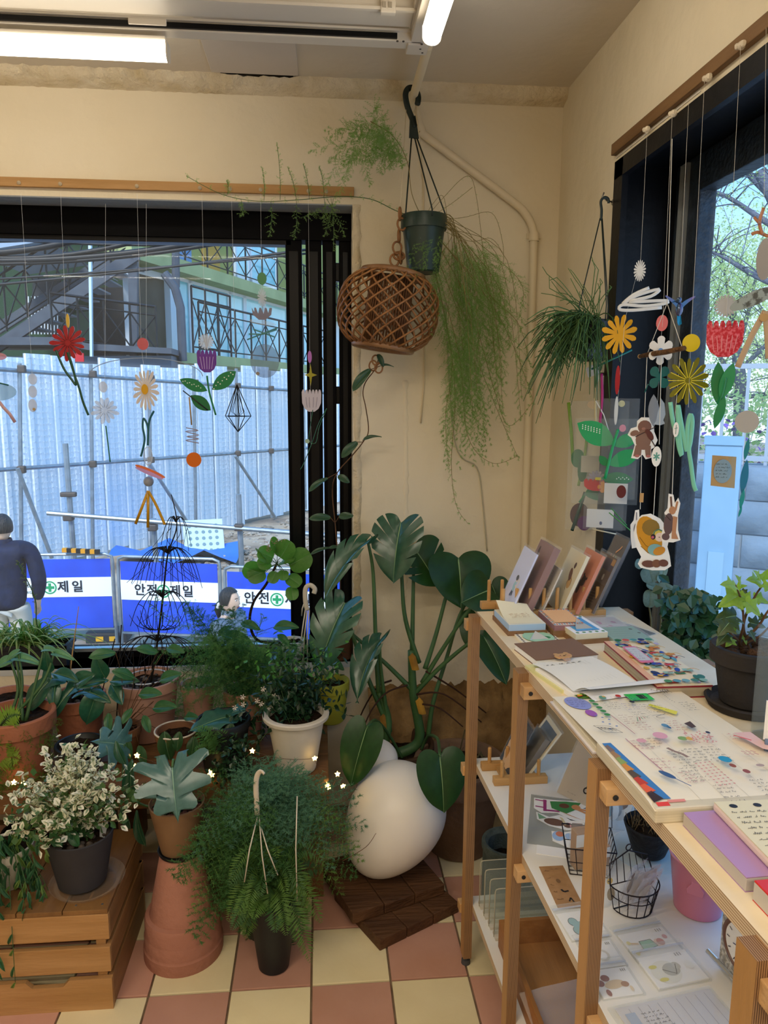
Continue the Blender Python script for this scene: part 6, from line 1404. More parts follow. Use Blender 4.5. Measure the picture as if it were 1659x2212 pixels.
for a,b in(((-10,1590),(42,1545)),((5,1690),(12,1600)),((-20,1660),(40,1640))):pinnate(yf,arcpath(A_(*a,1.96),A_(*b,1.93),.02),30,.045,.004,(0,-1,.3),.05)
yf.obj('fern_frond',leafmat('fern_yellow','#7f9a3c','#93aa48',.6,.3,.4),pA,kind='stuff')
# feathery fern mound behind the black pot
G=np.random.default_rng(12)
gf=pot('asparagus_fern',ppx(530,1560,2.26,ZB),.05,.062,.14,terra_p,'soft feathery fern mound in front of the window sill',rim=.005,rh=.03,cat='potted plant')
c_=WM[gf].translation+Vector((0,0,.13));r=random.Random(6);nb=NB();nb2=NB()
for k in range(125):
    x,y=r.uniform(365,700),r.uniform(1385,1555);Yk=r.uniform(2.10,2.32);e=A_(x,y,Yk)
    feathery(nb if k%3 else nb2,arcpath(c_,e,.05,8),34,.045,.009,5,7,.3,-.1)
for(x,y)in[(r.gauss(465,55),r.uniform(1300,1420))for _ in range(22)]+[(400,1300),(415,1320)]:feathery(nb if y>1350 else nb2,arcpath(c_,A_(x,y,2.2+r.uniform(-.06,.08)),.03,8),46,.048,.010,6,7,.3,-.15)
for(x,y)in((398,1300),(340,1290),(418,1345),(380,1340),(320,1305),(570,1330),(505,1370),(455,1360),(545,1400),(600,1400)):feathery(nb,arcpath(c_,A_(x,y,2.2+r.uniform(-.06,.08)),.03,8),46,.055,.009,5,7,.25,-.15)
nb.obj('foliage',L_fern,gf,kind='stuff');nb2.obj('foliage',L_fernd,gf,kind='stuff')
for(x,y)in((398,1300),(418,1345),(505,1370),(570,1330)):stem([c_,(c_+A_(x,y,2.2))/2+Vector((0,0,.03)),A_(x,y,2.2)],.0014,.0007,L_stem,gf,'stem',5,4)
# jasmine
G=np.random.default_rng(13)
cj=WM[pG].translation+Vector((0,0,.15));nb=NB();r=random.Random(8)
for k in range(125):
    e=A_(r.gauss(640,50),r.gauss(1500,48),r.uniform(1.95,2.16));P=arcpath(cj+Vector((r.uniform(-.03,.03),r.uniform(-.03,.03),0)),e,.03,6)
    if k<26:stem(P,.0012,.0007,L_stem,pG,'stem',4,2)
    S_=resample(P,14)[3:];n=len(S_);D=G.normal(size=(n,3));D[:,2]-=.35
    smallleaves(nb,S_,D,G.uniform(.018,.032,n),G.uniform(.0045,.0075,n))
for(a,b)in(((565,1520),(520,1545)),((700,1470),(735,1460)),((690,1500),(700,1560)),((640,1560),(652,1605)),((560,1545),(505,1600)),((700,1440),(680,1400)),((540,1560),(560,1610))):
    P=arcpath(A_(*a,2.05),A_(*b,2.0),.02,6);stem([cj]+P,.0012,.0006,L_stem,pG,'stem',4,2);S_=resample(P,12);D=G.normal(size=(12,3));D[:,2]-=.5;smallleaves(nb,S_,D,.026,.0065)
nb.obj('foliage',L_dark,pG,kind='stuff')
nb=NB();S_=np.array([tuple(A_(r.gauss(640,50),r.gauss(1450,25),r.uniform(1.98,2.2)))for _ in range(90)]);smallleaves(nb,S_,G.normal(size=(90,3)),.022,.006);nb.obj('young_foliage',L_bright,pG,kind='stuff')
wfm=C('#d8cdc0',.6)
for x,y in((522,1512),(523,1528),(566,1495),(570,1508),(553,1520),(505,1535),(590,1510),(562,1527)):
    q=A_(x,y,2.0);fl_=MB().tube([q,q+Vector((.004,-.002,.010))],.0009,5)
    for k in range(5):a=k*1.257;fl_.add([q+Vector((.004,-.002,.010)),q+Vector((.004+.006*cos(a-.3),-.004,.011+.006*sin(a-.3))),q+Vector((.004+.009*cos(a),-.005,.011+.009*sin(a))),q+Vector((.004+.006*cos(a+.3),-.004,.011+.006*sin(a+.3)))],[(0,1,2,3)])
    fl_.obj('flower',wfm,pG)
# black pot: big blue-green leaf, broad leaves and small ferns spilling
G=np.random.default_rng(14)
cF=WM[pF].translation+Vector((0,0,.13));wl=leafmesh('wavy_leaf',L_phi,PHILO,fold=.12,curl=.4,wave=.05,rib=L_rib,seed=11)
J=A_(505,1545,2.03);place('leaf',wl,leafM(J,A_(412,1562,1.92),.55,(0,-.45,.9)),pF);place('leaf',wl,leafM(A_(500,1540,2.04),A_(525,1528,2.0),.9,(0,-.5,.9)),pF);stem([cF,J],.003,.002,L_stem,pF,'petiole')
for(x,y,tx,ty)in((420,1590,410,1640),(388,1580,378,1625),(500,1560,490,1610),(470,1575,500,1600),(355,1580,362,1650)):place('leaf',leafmesh('broad_leaf',L_mon_d,OVATE,fold=.25,curl=.6,rib=L_rib,seed=x)if 'broad_leaf' not in bpy.data.meshes else bpy.data.meshes['broad_leaf'],leafM(A_(x,y,1.98),A_(tx,ty,1.95),.6,(-.1,-.9,.4)),pF)
nb,nb2=NB(),NB()
for k in range(14):x=440+k*6;pinnate(nb,arcpath(A_(x,1640-6*(k%4),1.98),A_(430+rnd.uniform(-10,45),1570+rnd.uniform(0,60),1.93),.01),22,.026,.0028,(0,-1,.3),.05)
for k in range(40):q=A_(rnd.uniform(470,545),rnd.uniform(1600,1690),rnd.uniform(1.9,1.97));D=G.normal(size=(9,3));smallleaves(nb2,np.array(q)+G.normal(size=(9,3))*.014,D,.016,.006)
nb.obj('fern_frond',L_fern,pF,kind='stuff');nb2.obj('small_foliage',L_dark,pF,kind='stuff')
# loose mid-green leaves round the sill
dv_=pot('trailing_plant',ppx(265,1590,2.10,ZB),.04,.05,.10,umber,'thin stemmed trailing plant in a brown pot on the bench',cat='potted plant',rim=.004,rh=.02)
c_=WM[dv_].translation+Vector((0,0,.09));om2=leafmesh('oval_leaf',leafmat('leaf_oval','#2f6038','#3c7044',.38,.5,.25),OVATE,fold=.25,curl=.6,rib=L_rib,seed=21)
for(x,y,tx,ty)in((300,1500,340,1492),(330,1530,372,1520),(285,1530,262,1560),(310,1545,322,1580),(235,1540,232,1580),(345,1470,380,1450),(360,1400,392,1402),(250,1410,192,1412),(340,1410,300,1395),(398,1550,420,1545),(290,1465,250,1445),(370,1600,398,1612),(300,1610,312,1652),(268,1592,280,1640)):
    J=A_(x,y,2.06);place('leaf',om2,leafM(J,A_(tx,ty,2.02),.5,(0,-.7,.7)),dv_);stem([c_,(c_+J)/2+Vector((.01,0,.03)),J],.0011,.0008,L_stemb,dv_,'stem',4,3)
for(x,y,tx,ty)in((500,1352,470,1368),(520,1345,560,1352),(480,1372,545,1380),(700,1420,745,1440),(590,1355,640,1345),(600,1370,625,1390),(640,1390,618,1430)):
    place('leaf',om2,leafM(A_(x,y,2.38),A_(tx,ty,2.34),.5,(0,-.6,.8)),dv_)
J1=[A_(500,1352,2.38),A_(590,1355,2.38)]
for J in J1:stem([c_,(c_+J)/2+Vector((.02,.05,.05)),J],.0013,.0008,L_stemb,dv_,'stem',4,4)
# ================================================================== front row
# variegated shrub in a charcoal pot with its clear saucer
G=np.random.default_rng(15)
zc_=.262;vp_=at(165,1940,Z=zc_);vc=(vp_.x-.002,vp_.y+.055,zc_+.006)
MB().lathe([(.066,0),(.078,.002),(.088,.014),(.086,.014),(.076,.004),(.0001,.0035)],T(vc[0]+.012,vc[1],zc_),40).top('clear_saucer',clear('saucer_clear','#e6dccb',.08,.05),(vc[0]+.012,vc[1],zc_),'clear plastic saucer under the charcoal pot on the crate','saucer',smooth=True)
vs=pot('variegated_shrub',vc,.056,.080,.135,mat('pot_charcoal','#2e2d31',.7,.3,var=(9,'#37363a')),'bushy shrub with white edged leaves in a charcoal pot',rim=.002,rh=.01,cat='potted plant',stones=(70,.008,mat('stone_dark','#37302a',.9,.1,var=(50,'#5a5048'))),lip=False)
cv=WM[vs].translation+Vector((0,0,.125));r=random.Random(17);nw,ng,nc=NB(),NB(),NB()
for k in range(105):
    a=r.uniform(0,6.28);el=r.uniform(.2,1.5);L=.185*r.uniform(.65,1.1);e=cv+Vector((cos(a)*cos(el)*L*.85-.012,sin(a)*cos(el)*L*.8,sin(el)*L*1.12))
    P=arcpath(cv,e,.015,6);S_=resample(P,14)[2:];hgt=(S_[:,2]-cv.z)/.26
    stem(P,.0012,.0007,L_stemb,vs,'stem',4,1)
    for rep in range(3):
        D=G.normal(size=S_.shape)+np.array(e-cv)*2;lw=G.random(len(S_))<np.clip(.2+hgt*1.2,0,.95);ln=G.uniform(.013,.022,len(S_));wd=ln*G.uniform(.30,.44,len(S_))
        Pj=S_+G.normal(size=S_.shape)*.008
        if lw.any():smallleaves(nw,Pj[lw],D[lw],ln[lw],wd[lw]);smallleaves(nc,Pj[lw]+np.array([0,-.0008,.0009]),D[lw],ln[lw]*.7,wd[lw]*.38)
        if(~lw).any():smallleaves(ng,Pj[~lw],D[~lw],ln[~lw],wd[~lw])
nw.obj('white_foliage',leafmat('leaf_white','#f2f0e4','#e2e0cc',.55,.3,.3),vs,kind='stuff');nc.obj('leaf_centre',leafmat('leaf_greyg','#7d8f74','#8d9c80',.5,.3,.2),vs,kind='stuff');ng.obj('green_foliage',leafmat('leaf_green2','#35633a','#5f7a48',.45,.4,.25),vs,kind='stuff')
for(x,y,tx,ty)in((112,1790,128,1835),(130,1780,108,1828),(150,1790,165,1830)):place('leaf',om2,leafM(A_(x,y,vc[1]-.03),A_(tx,ty,vc[1]-.06),.6,(0,-.9,.4)),vs)
tg=at(228,1800,Y=vc[1]);MB().add([tg+Vector((-.012,0,-.05)),tg+Vector((.008,0,.03)),tg+Vector((-.012,.002,.045)),tg+Vector((-.016,0,-.04))],[(0,1,2,3)]).top('plant_tag',mat('tag_white','#bfc2c4',.5),tg+Vector((0,0,-.05)),'white plastic tag stuck in the charcoal pot','plant tag')
# grassy drooping plant at the left of the crate
G=np.random.default_rng(16)
gr_=pot('drooping_plant',(at(20,1860,Y=1.72).x,1.72,zc_),.04,.055,.10,cream_pot,'plant with narrow drooping leaves at the left of the crate',rim=.004,rh=.02,cat='potted plant',fill=.92)
c_=WM[gr_].translation+Vector((0,0,.10));r=random.Random(19)
Lgr=leafmat('leaf_willow','#2e5a3c','#3c6a48',.4,.45,.25);Lgr2=leafmat('leaf_willow2','#6f8a48','#5a7a3c',.4,.45,.3);wm=leafmesh('narrow_leaf',Lgr,[(0,0),(.3,.12),(.5,.4),(.3,.75),(0,1)],fold=.3,curl=.7,nu=10,ns=3);wm2=leafmesh('narrow_leaf',Lgr2,[(0,0),(.3,.12),(.5,.4),(.3,.75),(0,1)],fold=.3,curl=.7,nu=10,ns=3)
for k in range(44):
    a=r.uniform(-3.6,.6);e=c_+Vector((cos(a)*r.uniform(.03,.13),sin(a)*r.uniform(.03,.13)-.06,-r.uniform(-.07,.24)));P=arcpath(c_,e,.05,8);stem(P,.0011,.0007,L_stem,gr_,'stem',4,1)
    for q in resample(P,10)[2:]:
        q=Vector(q);d=Vector((r.uniform(-.5,.5),r.uniform(-.6,.1),-.75));place('leaf',wm if r.random()<.75 else wm2,leafM(q,q+d.normalized()*r.uniform(.03,.055),.22,(r.uniform(-.5,.5),-.8,.3)),gr_)
# upturned terracotta stack with the big-leaved pot on it
tsx=at(383,2110,Z=0);tc=Vector((tsx.x,tsx.y+.095,0))
pk1=mat('terracotta_rose','#ae7a68',.8,.2,var=(4,'#9e6c5a',.3,.7),bump=(50,.2))
MB().lathe([(.1005,0),(.1015,.004),(.1015,.033),(.099,.036),(.0985,.040),(.0985,.066),(.0965,.070),(.096,.074),(.096,.112),(.093,.118),(.083,.121),(.052,.275),(.047,.280),(.0001,.281)],T(tc),48,0,False).top('upturned_pot',pk1,tc,'pink terracotta pots stacked upside down as a plant stand','pot',smooth=True)
phz=.2825;tan=mat('pot_tan','#8a6a4c',.7,.3,var=(5,'#775a3f',.3,.7))
MB().lathe([(.046,0),(.052,.002),(.056,.012),(.053,.012),(.045,.005),(.0001,.0045)],T(tc.x,tc.y,phz),32).top('saucer',black_pot,(tc.x,tc.y,phz),'thin black saucer between the tan pot and the terracotta stack','saucer',smooth=True)
ph=pot('philodendron',(tc.x-.003,tc.y,phz+.006),.044,.070,.135,tan,'tan pot of red gravel with one large blue green lobed leaf',rim=.0015,rh=.008,cat='potted plant',stones=(130,.0065,lava),lip=False)
cp=WM[ph].translation+Vector((0,0,.122));pl1=leafmesh('lobed_leaf',leafmat('leaf_bluegreen','#48716e','#3d6562',.28,.7,.1),[(0,0),(.08,-.08),(.20,-.48),(.40,-.52),(.34,-.14),(.70,-.26),(.84,-.08),(.42,.14),(.80,.30),(.78,.48),(.36,.46),(.48,.76),(.34,.88),(.14,.78),(0,1.1)],fold=.14,curl=.45,wave=.045,rib=mat('rib_pale','#8fb59a',.5),seed=31,nu=34,ns=8)
J=A_(372,1658,1.74);place('leaf',pl1,leafM(J,A_(378,1768,1.66),.92,(-.05,-.75,.65)),ph);stem([cp,cp+Vector((-.004,.03,.06)),J+Vector((0,.02,.01)),J],.0042,.003,L_stem,ph,'petiole')
J=A_(268,1608,1.90);place('leaf',pl1,leafM(J,A_(212,1600,1.84),.95,(-.1,-.8,.55)),ph);stem([cp+Vector((-.01,0,0)),A_(312,1740,1.82),A_(268,1700,1.86),J],.0034,.0025,L_stem,ph,'petiole')
for(x,y,tx,ty,wf)in((262,1740,272,1800,.35),(295,1750,300,1850,.25),(285,1640,268,1760,.3),(250,1600,262,1660,.4),(415,1700,430,1760,.3)):place('leaf',pm2,leafM(A_(x,y,1.86),A_(tx,ty,1.82),wf,(-.2,-.9,.3)),ph)
# ferns in front of the bench end
G=np.random.default_rng(18)
bpz=at(590,2108,Z=0);bpc=(bpz.x,bpz.y+.035,0)
bf=pot('tall_fern',bpc,.039,.063,.20,black_pot,'fern in a tall narrow black pot on the floor tiles',rim=.001,rh=.008,cat='potted plant',lip=False)
c_=WM[bf].translation+Vector((0,0,.19));r=random.Random(23);nb,nb2=NB(),NB()
for k in range(90):
    e=A_(r.gauss(585,50),min(2085,r.gauss(1945,62)),r.uniform(bpc[1]-.13,bpc[1]+.08));P=arcpath(c_+Vector((0,0,.01)),e,r.uniform(.02,.09),8)
    pinnate(nb if k%2 else nb2,P,40,.034,.0022,(r.uniform(-.5,.5),-1,.5),.15)
nb.obj('fern_frond',leafmat('fern_olive','#4f7034','#5c7e3a',.6,.3,.3),bf,kind='stuff');nb2.obj('fern_frond',leafmat('fern_dark','#35562e','#426438',.6,.3,.25),bf,kind='stuff')
# hanging-basket fern set down behind it, with the cream handle and strands
G=np.random.default_rng(19)
hf=pot('basket_fern',(at(575,1800,Y=1.84).x,1.84,.0),.06,.08,.33,mat('pot_olive','#3a3a30',.7,.2),'full feathery fern in a pot with a cream plastic hanger',rim=.003,rh=.02,cat='potted plant',lip=False)
c_=WM[hf].translation+Vector((0,0,.32));r=random.Random(29);na,nbb,ncc=NB(),NB(),NB()
tips=[(r.gauss(612,78),max(1662,r.gauss(1768,58)))for _ in range(90)]+[(r.gauss(520,72),r.gauss(1890,78))for _ in range(80)]+[(420,1960),(400,1900),(450,2010),(700,1880),(720,1900),(735,1930),(690,1945),(770,1830),(755,1790),(725,1770),(780,1860)]
for k,(x,y)in enumerate(tips):
    e=A_(x,y,r.uniform(1.62,1.86));P=arcpath(c_,e,r.uniform(.03,.10),9)
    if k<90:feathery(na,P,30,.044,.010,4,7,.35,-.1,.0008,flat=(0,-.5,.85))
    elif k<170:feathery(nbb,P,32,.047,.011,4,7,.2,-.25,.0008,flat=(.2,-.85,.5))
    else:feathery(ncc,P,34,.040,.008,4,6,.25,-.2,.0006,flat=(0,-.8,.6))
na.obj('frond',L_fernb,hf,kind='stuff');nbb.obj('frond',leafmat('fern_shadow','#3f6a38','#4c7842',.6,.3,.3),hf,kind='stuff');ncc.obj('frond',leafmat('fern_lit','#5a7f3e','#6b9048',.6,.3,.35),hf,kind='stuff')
stem([A_(705,1740,1.74),A_(745,1730,1.72),A_(770,1700,1.72),A_(768,1690,1.72)],.0009,.0006,L_stemb,hf,'runner',4);stem([A_(740,1860,1.72),A_(790,1830,1.7),A_(812,1800,1.7)],.0009,.0006,L_stemb,hf,'runner',4)
hang=mat('hanger_cream','#cfc6b6',.45,.4)
h_=thing('plant_hanger',A_(558,1700,1.76),'cream plastic hook handle with strands rising out of the fern','hanger')
q=[A_(556,1760,1.66),A_(553,1700,1.65),A_(556,1675,1.645),A_(564,1666,1.64),A_(571,1672,1.635)]
MB().tube(spl(q,6),.0065,10,flat=.5).obj('hook',hang,h_,smooth=2)
for a,b in(((556,1765),(528,1905)),((560,1765),(578,1930)),((562,1780),(600,1890)),((642,1720),(642,1945))):MB().tube([A_(*a,1.66),A_((a[0]+b[0])/2-3,(a[1]+b[1])/2,1.62),A_(*b,1.62)],.0016,6).obj('strand',hang,h_,smooth=2)
# dim little pots under the bench
for x,y,Yk,lb in((478,1880,1.98,'dim round clay pot on the floor behind the fern fronds'),(60,1790,2.05,'dark grey pot in shadow under the left of the bench')):
    q=at(x,y,Y=Yk);pot('floor_pot',(q.x,Yk,0),.05,.068,max(.13,q.z+.05)if x>100 else .2,umber if x>100 else black_pot,lb,rim=.005,rh=.02)
# star fairy lights
fl=thing('fairy_lights',A_(560,1640,1.93),'string of warm star shaped fairy lights along the bench edge','string lights')
stm=mat('star_glow','#ffcf70',.4,.2,emit=7)
sl_=[(30,1690),(52,1692),(292,1655),(296,1632),(452,1668),(458,1674),(545,1622),(680,1638),(706,1695),(711,1700),(729,1672),(741,1698)]
pts=[A_(x,y,1.925)for x,y in sl_];w_=MB()
for a,b in zip(pts,pts[1:]):w_.tube(arcpath(a,b,-.012,6),.0006,4)
w_.obj('wire',mat('wire_copper','#5a3f2a',.5),fl,smooth=2,kind='stuff')
for q in pts:MB().prism([(x*.008,y*.008)for x,y in spike_star(5,.5,1)],-.002,.002,facing(q,rnd.uniform(-.5,.5),rnd.uniform(-.4,.4))).obj('star_bulb',stm,fl)
# ================================================================== hanging plants
hm=mat('hanger_green','#1e2a26',.45,.4);potg=mat('pot_green','#1f332c',.38,.45,var=(6,'#243a32'))
Yh=2.30;hp_c=at(914,588,Y=Yh)
hgp=pot('hanging_fern',(hp_c.x,Yh,at(914,590,Y=Yh).z),.048,.063,.165,potg,'dark green hanging pot of airy asparagus fern at the ceiling pipe',rim=.006,rh=.04,cat='hanging plant',fill=.9)
def hook(parent,top,name,m,w=.016,flipx=1):
    """flat plastic S hook over a pipe, in the plane of the picture"""
    pts=[(.018,-.022),(.021,.0),(.014,.018),(0,.024),(-.014,.018),(-.019,0),(-.012,-.03),(.002,-.06),(.012,-.085)]
    M=facing(top,.2);MB().prism(ribbon(spl([(x*flipx,y)for x,y in pts],5),w),-.003,.003,M).obj(name,m,parent,smooth=2)
    return M
HC=at(889,212,Y=2.335);HC.z+=.004
Mh=hook(hgp,HC,'hook',hm)
MB().prism([(-.004,-.055),(.012,-.052),(.024,-.115),(-.006,-.115)],-.003,.003,Mh).obj('hook_plate',hm,hgp)
rimz=WM[hgp].translation.z+.158
for a in(-2.6,-1.35,.1):MB().tube([Mh@Vector((.009+.009*cos(a),-.113,0)),WM[hgp].translation+Vector((.068*cos(a),.068*sin(a),.17)),WM[hgp].translation+Vector((.070*cos(a),.070*sin(a),.15))],.0022,6).obj('strand',hm,hgp,smooth=2)
MB().strip([[(WM[hgp].translation+Vector((.0575*cos(a),.0575*sin(a)-.001,z)))for a in(-1.9,-1.83)]for z in(.09,.115)]).obj('sticker_scrap',C('#b9b59a'),hgp)
G=np.random.default_rng(21);c_=WM[hgp].translation+Vector((0,0,.15));r=random.Random(41);na,nbb=NB(),NB();woody=mat('stem_tan','#8a7a4a',.7,.2)
def trail(pts,nbr,bl,nl,per=5,start=.3,st=True,nb=None,k=7,droop=-.35):
    P=spl([c_]+[at(x,y,Y=Y)for x,y,Y in pts],6);feathery(nb or na,P,nbr,bl,nl,per,k,start,droop,.00042)
    if st:MB().tube(P,[.0012-.0007*i/(len(P)-1)for i in range(len(P))],5).obj('stem',woody,hgp,smooth=2)
trail([(975,500,2.29),(1040,590,2.28),(1075,720,2.28),(1085,830,2.28)],60,.050,.010)
for k in range(64):
    x1,y1=r.gauss(1042,48),r.uniform(640,900);Yk=r.uniform(2.24,2.40);x1=min(1130,max(965,x1))
    trail([(968+r.uniform(0,15),480+r.uniform(-12,20),2.28+r.uniform(-.02,.04)),(x1-28+r.uniform(-15,15),580+r.uniform(-30,40),Yk),(x1,y1,Yk)],40,.045,.010,5,.42,k%3==0,nbb if k%3 else na)
for k in range(34):
    x1,y1=r.uniform(955,1060),r.uniform(850,1010);Yk=r.uniform(2.26,2.40);trail([(960+r.uniform(0,14),500,2.30),(968+r.uniform(-8,50),680,Yk),(x1,y1,Yk)],46,.036,.009,5,.55,False,nbb if k%2 else na)
for pts in([(1000,700,2.33),(1080,900,2.35),(1120,990,2.36)],[(1050,640,2.3),(1110,750,2.3),(1150,860,2.3)],[(980,800,2.33),(975,1000,2.35),(985,1090,2.36),(1010,1130,2.36)],[(1060,640,2.28),(1120,700,2.28),(1145,790,2.28)],[(990,760,2.33),(1010,940,2.35),(1062,1000,2.36),(1120,985,2.36)],[(975,760,2.33),(962,900,2.33),(970,1010,2.34)],[(1010,650,2.3),(1070,850,2.32),(1100,920,2.33),(1150,870,2.33)]):trail(pts,60,.030,.009,4,.45)
for pts in([(955,430,2.30),(1010,380,2.31),(1030,430,2.32),(1045,560,2.33)],[(975,440,2.3),(1020,405,2.32)],[(935,440,2.28),(960,430,2.28),(970,560,2.28),(968,700,2.28)],[(1000,470,2.3),(1062,460,2.3),(1085,520,2.3),(1088,570,2.3)],[(1010,520,2.3),(1060,515,2.3),(1085,545,2.3)]):
    P=spl([c_]+[at(x,y,Y=Y)for x,y,Y in pts],6);MB().tube(P,.0007,5).obj('bare_stem',woody,hgp,smooth=2);feathery(na,P,22,.006,.003,2,3,.2,0)
# the upper cloud and the long arm to the left
P0=spl([c_,at(890,420,Y=2.27),at(880,350,Y=2.26),at(850,295,Y=2.26),at(800,262,Y=2.26)],6);MB().tube(P0,.0011,5).obj('stem',woody,hgp,smooth=2)
for k in range(34):
    b=P0[r.randint(10,len(P0)-1)];e=at(r.gauss(790,42),r.gauss(318,34),Y=r.uniform(2.2,2.34));feathery(na if k%2 else nbb,arcpath(b,e,.02,6),22,.034,.009,5,6,.2,-.15)
for e in((668,328),(712,350),(745,390),(800,400),(705,400),(725,440)):feathery(na,arcpath(at(770,320,Y=2.26),at(*e,Y=2.28),.015,6),26,.024,.008,4,6,.2,-.1)
for pts in([(845,300),(860,330),(870,360)],):feathery(na,[at(x,y,Y=2.26)for x,y in pts],16,.03,.009,5,6,0,-.1)
arm=spl([c_,at(855,455,Y=2.30),at(800,430,Y=2.32),at(730,425,Y=2.34),at(640,432,Y=2.37),at(560,435,Y=2.39),at(480,420,Y=2.39),at(402,380,Y=2.39)],6);arm=[Vector(q)for q in arm];MB().tube(arm,[.0014-.0006*i/(len(arm)-1)for i in range(len(arm))],5).obj('long_stem',L_stem,hgp,smooth=2)
for i in range(6,len(arm),2):feathery(na,[arm[i],arm[i]+Vector((.004,-.004,.006)),arm[i]+Vector((.007,-.006,-.006))],6,.008,.005,3,3,0,0)
for a,b in(((605,432),(598,310)),((640,432),(622,362)),((570,434),(566,362)),((668,430),(655,355)),((490,422),(490,390)),((700,428),(700,480)),((585,436),(582,510)),((640,434),(636,515)),((715,428),(720,540)),((706,430),(745,510)),((520,430),(522,465)),((700,428),(690,360)),((720,428),(700,510)),((650,470),(690,455))):
    P=arcpath(at(*a,Y=2.38),at(*b,Y=2.36),0,6,(.004,0,0));MB().tube(P,.0007,4).obj('stem',L_stem,hgp,smooth=2);feathery(na,P,24,.012 if b[1]<400 else .022,.006,4,4,.1,-.05)
for e in((872,590),(915,580),(940,565),(890,610),(935,640),(950,690),(930,720),(940,620)):feathery(nbb,arcpath(c_+Vector((.06,-.05,0)),at(*e,Y=2.2),.02,6),24,.028,.008,4,6,.45,-.2)
na.obj('foliage',L_hang,hgp,kind='stuff');nbb.obj('foliage',leafmat('fern_hanging2','#7a9a58','#88a864',.6,.3,.4),hgp,kind='stuff')
# wicker lantern on a chain of cane rings
wk=woodmat('wicker','#9c6c3e','#7c5230',6,(3,3,3),.4,.2);Yl=2.275;lc_=at(838,672,Y=Yl)
lan=thing('wicker_lantern',lc_,'round woven cane lantern hanging beside the green fern pot','lantern',M=T(lc_)@RY(.14))
LM=WM[lan];H_l=.108
rad=lambda z:.150*max(0,1-abs(z/.128)**2.6)**.5*1.0
def cane(sg):
    P=[]
    for i in range(15):
        t=i/14;z=-H_l+2*H_l*t;rr_=rad(z)+.002*sg;a=sg*(t-.5)*1.75;P.append((rr_*cos(a),rr_*sin(a),z))
    return MB().tube(P,.0030,6).mesh('cane',wk,smooth=2)
for sg in(-1,1):
    me=cane(sg)
    for k in range(21):place('cane',me,LM@RZ(2*pi*k/21),lan)
for z,r_ in((H_l,rad(H_l)+.002),(-H_l,rad(H_l)+.0)):
    MB().tube([LM@Vector((r_*cos(a),r_*sin(a),z))for a in[i*2*pi/40 for i in range(40)]],.009,8,closed=True,flat=.8).obj('rim',woodmat('wicker_rim','#946c48','#7a5636',6,(3,3,3),.35,.1),lan,smooth=2)
    MB().tube([LM@Vector(((r_-.014)*cos(a),(r_-.014)*sin(a),z+.006))for a in[i*2*pi/40 for i in range(40)]],.007,8,closed=True).obj('rim',MATS['wicker_rim'],lan,smooth=2)
MB().lathe([(.068,H_l-.01),(.0001,H_l-.01)],LM,32,0,False).obj('top_plate',MATS['wicker_rim'],lan)
sm=MB().tube([(.062,0,-H_l),(.066,0,0),(.062,0,H_l-.01)],.003,5).mesh('core_cane',woodmat('wicker_core','#5f3d20','#7a5230',6,(3,3,3),.6,.2),smooth=2)
for k in range(44):place('core_cane',sm,LM@RZ(2*pi*k/44),lan)
top=LM@Vector((0,0,H_l+.005));ch=[(852,562,0),(866,556,1),(858,535,0),(862,510,1),(868,484,0),(864,462,1)]
for k,(x,y,f)in enumerate(ch):
    q=at(x,y,Y=Yl);MB().tube([q+(Vector((.013*cos(a),.004*sin(a),.018*sin(a)))if not f else Vector((.004*cos(a),.011*cos(a),.018*sin(a))))for a in[i*2*pi/16 for i in range(16)]],.0032,7,closed=True).obj('chain_ring',wk,lan,smooth=2)
MB().tube([at(864,455,Y=Yl),at(872,330,Y=2.30),at(878,222,Y=2.335)],.0012,5).obj('cord',MATS['cord_cream'],lan,smooth=2)
MB().tube([at(862,553,Y=Yl)+Vector((.016*cos(a),.006*sin(a),.012*sin(a)))for a in[i*2*pi/16 for i in range(16)]],.0034,7,closed=True).obj('chain_ring',wk,lan,smooth=2)
# hoya vine climbing from the sill pot to the lantern's lower ring
hy=thing('hoya_vine',at(735,1375,Y=2.44),'hoya vine climbing from the wooden sill pot up to the lantern','plant')
Lho=leafmat('leaf_hoya','#2c4a38','#36573f',.35,.5,.15);hm_=leafmesh('hoya_leaf',Lho,[(0,0),(.25,.05),(.47,.3),(.46,.6),(.25,.88),(0,1)],fold=.3,curl=.5,rib=L_rib,seed=41)
vine=[(732,1372),(735,1250),(728,1180),(724,1130),(718,1060),(728,1022),(760,985),(784,955),(796,930),(790,880),(784,850),(790,825),(812,795),(818,770)]
stem([at(x,y,Y=2.40-.05*(i>4)-.06*(i>10))for i,(x,y)in enumerate(vine)],.0022,.0016,L_stemb,hy,'vine',6)
for k,(x,y)in enumerate(((812,778),(818,795),(806,790))):q=at(x,y,Y=2.29);MB().tube([q+Vector((.012*cos(a),.005*cos(a+k),.015*sin(a)))for a in[i*2*pi/16 for i in range(16)]],.0026,7,closed=True).obj('cane_ring',wk,lan,smooth=2)
